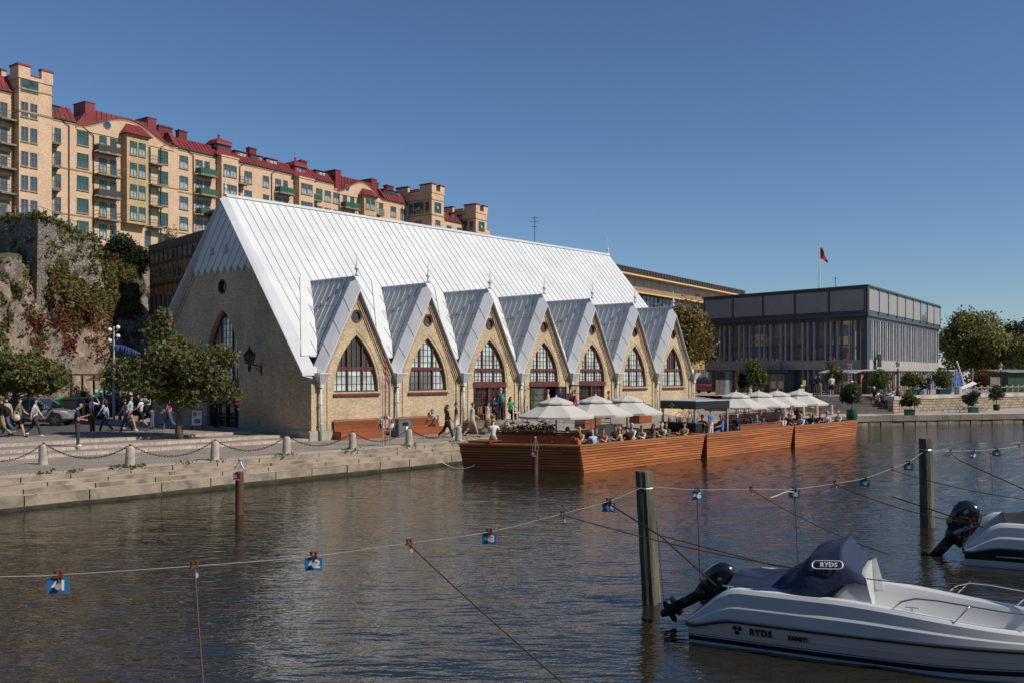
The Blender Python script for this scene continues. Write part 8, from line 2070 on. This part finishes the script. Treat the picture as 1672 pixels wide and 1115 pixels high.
for i, (px, D, rz) in enumerate(((1456, 86.5, 20), (1474, 87.5, 200), (1484, 88.5, 20), (1506, 89.5, 210))):
 chair(('brown terrace chair left of the terrace lamp', 'brown terrace chair right of the terrace lamp', 'brown terrace chair beside the middle oleander', 'brown terrace chair at the table of the man in navy')[i], lampp(px, D, TZ), R(rz) + ca_, wood_o)
t = thing('black_signboard', 'cluster of black signboards on the pale concrete band of the pavilion', 'sign', lampp(1436, 97.5, 4.1), ar); m = MB(); m.box(-.7, .7, -.05, .05, 0, .45); m.box(-.55, .6, -.06, .06, .46, .85); m.box(-.75, .5, -.055, .055, .86, 1.35); m.build('board', [black_m], t)
def old_lamp(label, px, Y, h):
 t = thing('lamp_post', label, 'street lamp', lampp(px, Y, TZ), 0, 'old-fashioned lamp posts on the terrace'); m = MB()
 m.lathe([(.20, 0), (.22, .1), (.14, .25), (.12, .55), (.06, .65), (.05, h - .75), (.09, h - .7), (.05, h - .62), (.10, h - .5)], 10); m.bar((-.22, 0, h - .85), (.22, 0, h - .85), .035); m.build('post', [black_m], t)
 m = MB(); m.lathe([(.12, h - .5), (.20, h - .12)], 6, 0); 
 g_ = MB(); g_.ball((0, 0, h - .32), .075, 8, 0, 6); m.build('lantern_glass', [glass_mat('pane_amber', (.35, .30, .22), .1)], t)
 e, nt2, b_ = _nodes('lamp_glow') if 'lamp_glow' not in MATS else (MATS['lamp_glow'], None, None)
 if b_: b_.inputs['Emission Color'].default_value = (1, .62, .28, 1); b_.inputs['Emission Strength'].default_value = 6; MATS['lamp_glow'] = e
 g_.lathe([(.05, h - .51), (.125, h - .50), (.06, h - .40)], 6, 0); g_.build('bulb', [MATS['lamp_glow']], t)
 m = MB(); m.lathe([(.26, h - .12), (.20, h - .04), (.08, h + .08), (.03, h + .2), (.005, h + .25)], 8); m.build('cap', [mat('cap_verdigris', (.16, .20, .20), .5)], t)
old_lamp('black lamp post with a glowing lantern in front of the terrace canopy', 1466, 84.5, 3.05)
old_lamp('black lamp post with a glowing lantern near the green shed', 1634, 97, 3.0)
t = thing('market_booth', 'booth hung with bright blue tarpaulin right of the terrace canopy', 'booth', lampp(1545, 104, TZ), R(25)); m = MB(); tb = MB()
tb.grid(lambda a, b: (a * 2.6, .09 * math.sin(a * 24 + b * 2) - .02, b * 2.1), [i / 30 for i in range(31)], [0, .33, .66, 1]); tb.build('tarpaulin', [mat('tarp_blue', (.02, .075, .36), .45, 0, .3, 1.6, col2=(.10, .17, .40))], t, True)
m.box(-.05, .05, .3, .4, 0, 2.2); m.box(2.55, 2.65, .3, .4, 0, 2.2); m.box(-.1, 2.7, .1, 1.5, 2.15, 2.2); m.build('frame', [steel], t)
m = MB(); m.box(-.55, -.1, -.04, .02, 1.3, 2.0); m.build('orange_flag', [CL['orange']], t)
t = thing('round_bin', 'pale grey round concrete bin on the terrace edge by the blue booth', 'bin', lampp(1564.5, 91.5, TZ)); m = MB(); m.lathe([(.34, 0), (.35, .78), (.30, .80), (.29, .7), (.001, .7)], 18); m.build('drum', [mat('bin_pale', (.40, .40, .40), .7)], t)
for px, D, ht, dx, lab in ((1561, 96, 2.55, 0, 'upright grey post behind the round concrete bin'), (1588, 98, 2.6, 0, 'upright grey post right of the leaning white pole'), (1579, 100, 3.4, -1.1, 'white pole leaning left above the terrace')):
 t = thing('pole', lab, 'pole', lampp(px, D, TZ)); m = MB(); m.tube([(0, 0, 0), (dx, 0, ht)], .07, 8); m.build('shaft', [white_p if dx else mat('post_grey', (.36, .36, .35), .7)], t)
t = thing('boat_ramp', 'small white boat hull lying bow down on the terrace', 'dinghy', lampp(1596, 95, TZ), R(200)); m = MB()
m.grid(lambda a, b: (a * 2.4, (b - .5) * 1.1 * math.sqrt(max(0, 1 - a * a * .9)), .25 + .75 * (1 - a) + .25 * abs(b - .5) * 2 * (1 - .3 * a)), [i / 12 for i in range(13)], [i / 8 for i in range(9)]); m.build('hull', [white_p], t, True)
t = thing('green_shed', 'dark green boarded shed with a grey roof at the right edge', 'shed', lampp(1646, 103, TZ), R(15)); m = MB(); m.box(0, 5, 0, 3, 0, 2.15, 0)
for i in range(25): m.box(.2 * i, .2 * i + .03, -.015, 0, 0, 2.12, 0)
m.build('wall', [mat('shed_green', (.03, .055, .03), .7, 0, .2, 2)], t); m = MB(); m.extrude([(-.3, -.4, 2.16), (5.3, -.4, 2.16), (5.3, 3.3, 2.4), (-.3, 3.3, 2.4)], (0, 0, .08)); m.build('roof', [mat('felt_grey', (.20, .21, .22), .8)], t)
t = thing('notice_board', 'framed notice board behind the right terrace lamp', 'notice board', lampp(1626, 99.5, TZ)); m = MB(); 
for x in (-.55, .5): m = MB(); m.box(x, x + .06, 0, .06, 0, 1.75); m.build('post', [MATS['post_grey']], t)
m = MB(); m.box(-.49, .5, -.01, .05, .7, 1.65); m.build('board', [mat('board_tan', (.30, .22, .14), .7, 0, .4, 3)], t)
t = thing('rope_fence', 'white rope hung in loops between low posts along the terrace edge', 'fence', lampp(1592, 94, TZ)); m = MB(); pts = []
f0 = lampp(1592, 94, TZ); f1 = lampp(1690, 105, TZ); nP = 10
for k in range(nP):
 a, b = f0.lerp(f1, k / nP) - f0, f0.lerp(f1, (k + 1) / nP) - f0
 m.tube([a.lerp(b, i / 8) + Vector((0, 0, .78 - .2 * 4 * (i / 8) * (1 - i / 8))) for i in range(9)], .035, 5)
m.build('rope', [rope_p], t)
for k in range(nP + 1): m = MB(); p = f0.lerp(f1, k / nP) - f0; m.tube([p, p + Vector((0, 0, .85))], .045, 6); m.build('post', [MATS['post_grey']], t)
fold = mat('chair_white', (.52, .50, .46), .5)
for i, px in enumerate((1507, 1516, 1525, 1541, 1551, 1562, 1571, 1579, 1604, 1612)):
 v = TW[1].lerp(TW[2], 0); tpx = (px - CX) / F
 y = 79.5 + (px - 1500) * .075; a = G(px, 674.5 - (px - 1500) * .028, RZ)
 t = thing('folding_chair', 'white folding chair leaning against the rubble terrace wall', 'folding chair', (a[0], a[1], RZ), R(32 + (i * 13) % 20), 'white folding chairs along the terrace wall'); m = MB()
 for sx in (-.2, .2): m.bar((sx, -.25, 0), (sx, .22, .8), .025); m.bar((sx * .9, .25, 0), (sx * .9, -.2, .48), .025)
 m.build('frame', [fold], t); m = MB(); m.box(-.19, .19, -.2, .15, .44, .47); m.build('seat', [fold], t)
for px, py, z, m_, lab in ((1327, 669, .3, CL['yellow'], 'yellow bag dropped on the dark terrace steps'), (1338, 668, .3, CL['red'], 'red jacket lying on the dark terrace steps'), (1331, 662, .8, CL['blue'], 'small blue bag on the dark terrace steps')):
 k_ = max(1, min(7, round((z - RZ) / .1875))); Y = 82.2 + (k_ - .5) * .38; zt = RZ + k_ * .1875
 m = MB(); m.ball((0, 0, .12), .26, 9, 0, 6, (1.2, .7, .5)); o = tag(m.build('dropped_bag', [m_], None, True), lab, 'bag'); o.location = ((px - CX) / F * Y, Y, zt)
t = thing('street_nameplate', 'small blue street name plate on the left corner of the pavilion', 'sign', P(1157, 605, 108.5), al); m = MB(); m.box(-.3, .3, -.02, .0, -.12, .12); m.build('plate', [sblue], t)
a, b = G(718, 752, -.45), BL(-2.2, 4.2)
m = MB(); p0 = Vector((a[0], a[1], -.42)); p1_ = Vector((b.x, b.y, WZ + .25))
m.tube([p0.lerp(p1_, i / 10) - Vector((0, 0, .25 * 4 * (i / 10) * (1 - i / 10))) for i in range(11)], .018, 5)
tag(m.build('mooring_chain', [mat('chain_galv', (.25, .245, .235), .5, .4)]), 'galvanised chain slung from the quay steps to the nearest barge', 'chain')
ob_ = MB(); rnb_ = random.Random(12); x = -95  # unseen house blocks behind the camera, added to cut the sky fill
while x < 62:
 w_ = rnb_.uniform(14, 24); h_ = rnb_.uniform(14, 19)
 ob_.box(x, x + w_, -44, -20, 0, h_, 0); ob_.extrude([(x - .3, -19.5, h_), (x + w_ + .3, -19.5, h_), (x + w_ + .3, -32, h_ + 5), (x - .3, -32, h_ + 5)], (0, 0, .3), 1)
 for k in range(4):
  for q in range(int(w_ / 2.6)): ob_.box(x + 1 + 2.6 * q, x + 2.2 + 2.6 * q, -20, -19.96, 2 + 3.4 * k, 3.9 + 3.4 * k, 2)
 x += w_
ob_.box(-100, 70, -20, -8, -1.2, .2, 3)
tag(ob_.build('unseen_opposite_bank', [mat('bank_plaster', (.30, .26, .20), .85, 0, .2, .4), MATS['brown_trim'], pane_k, MATS['quay_riser']]), kind='structure')
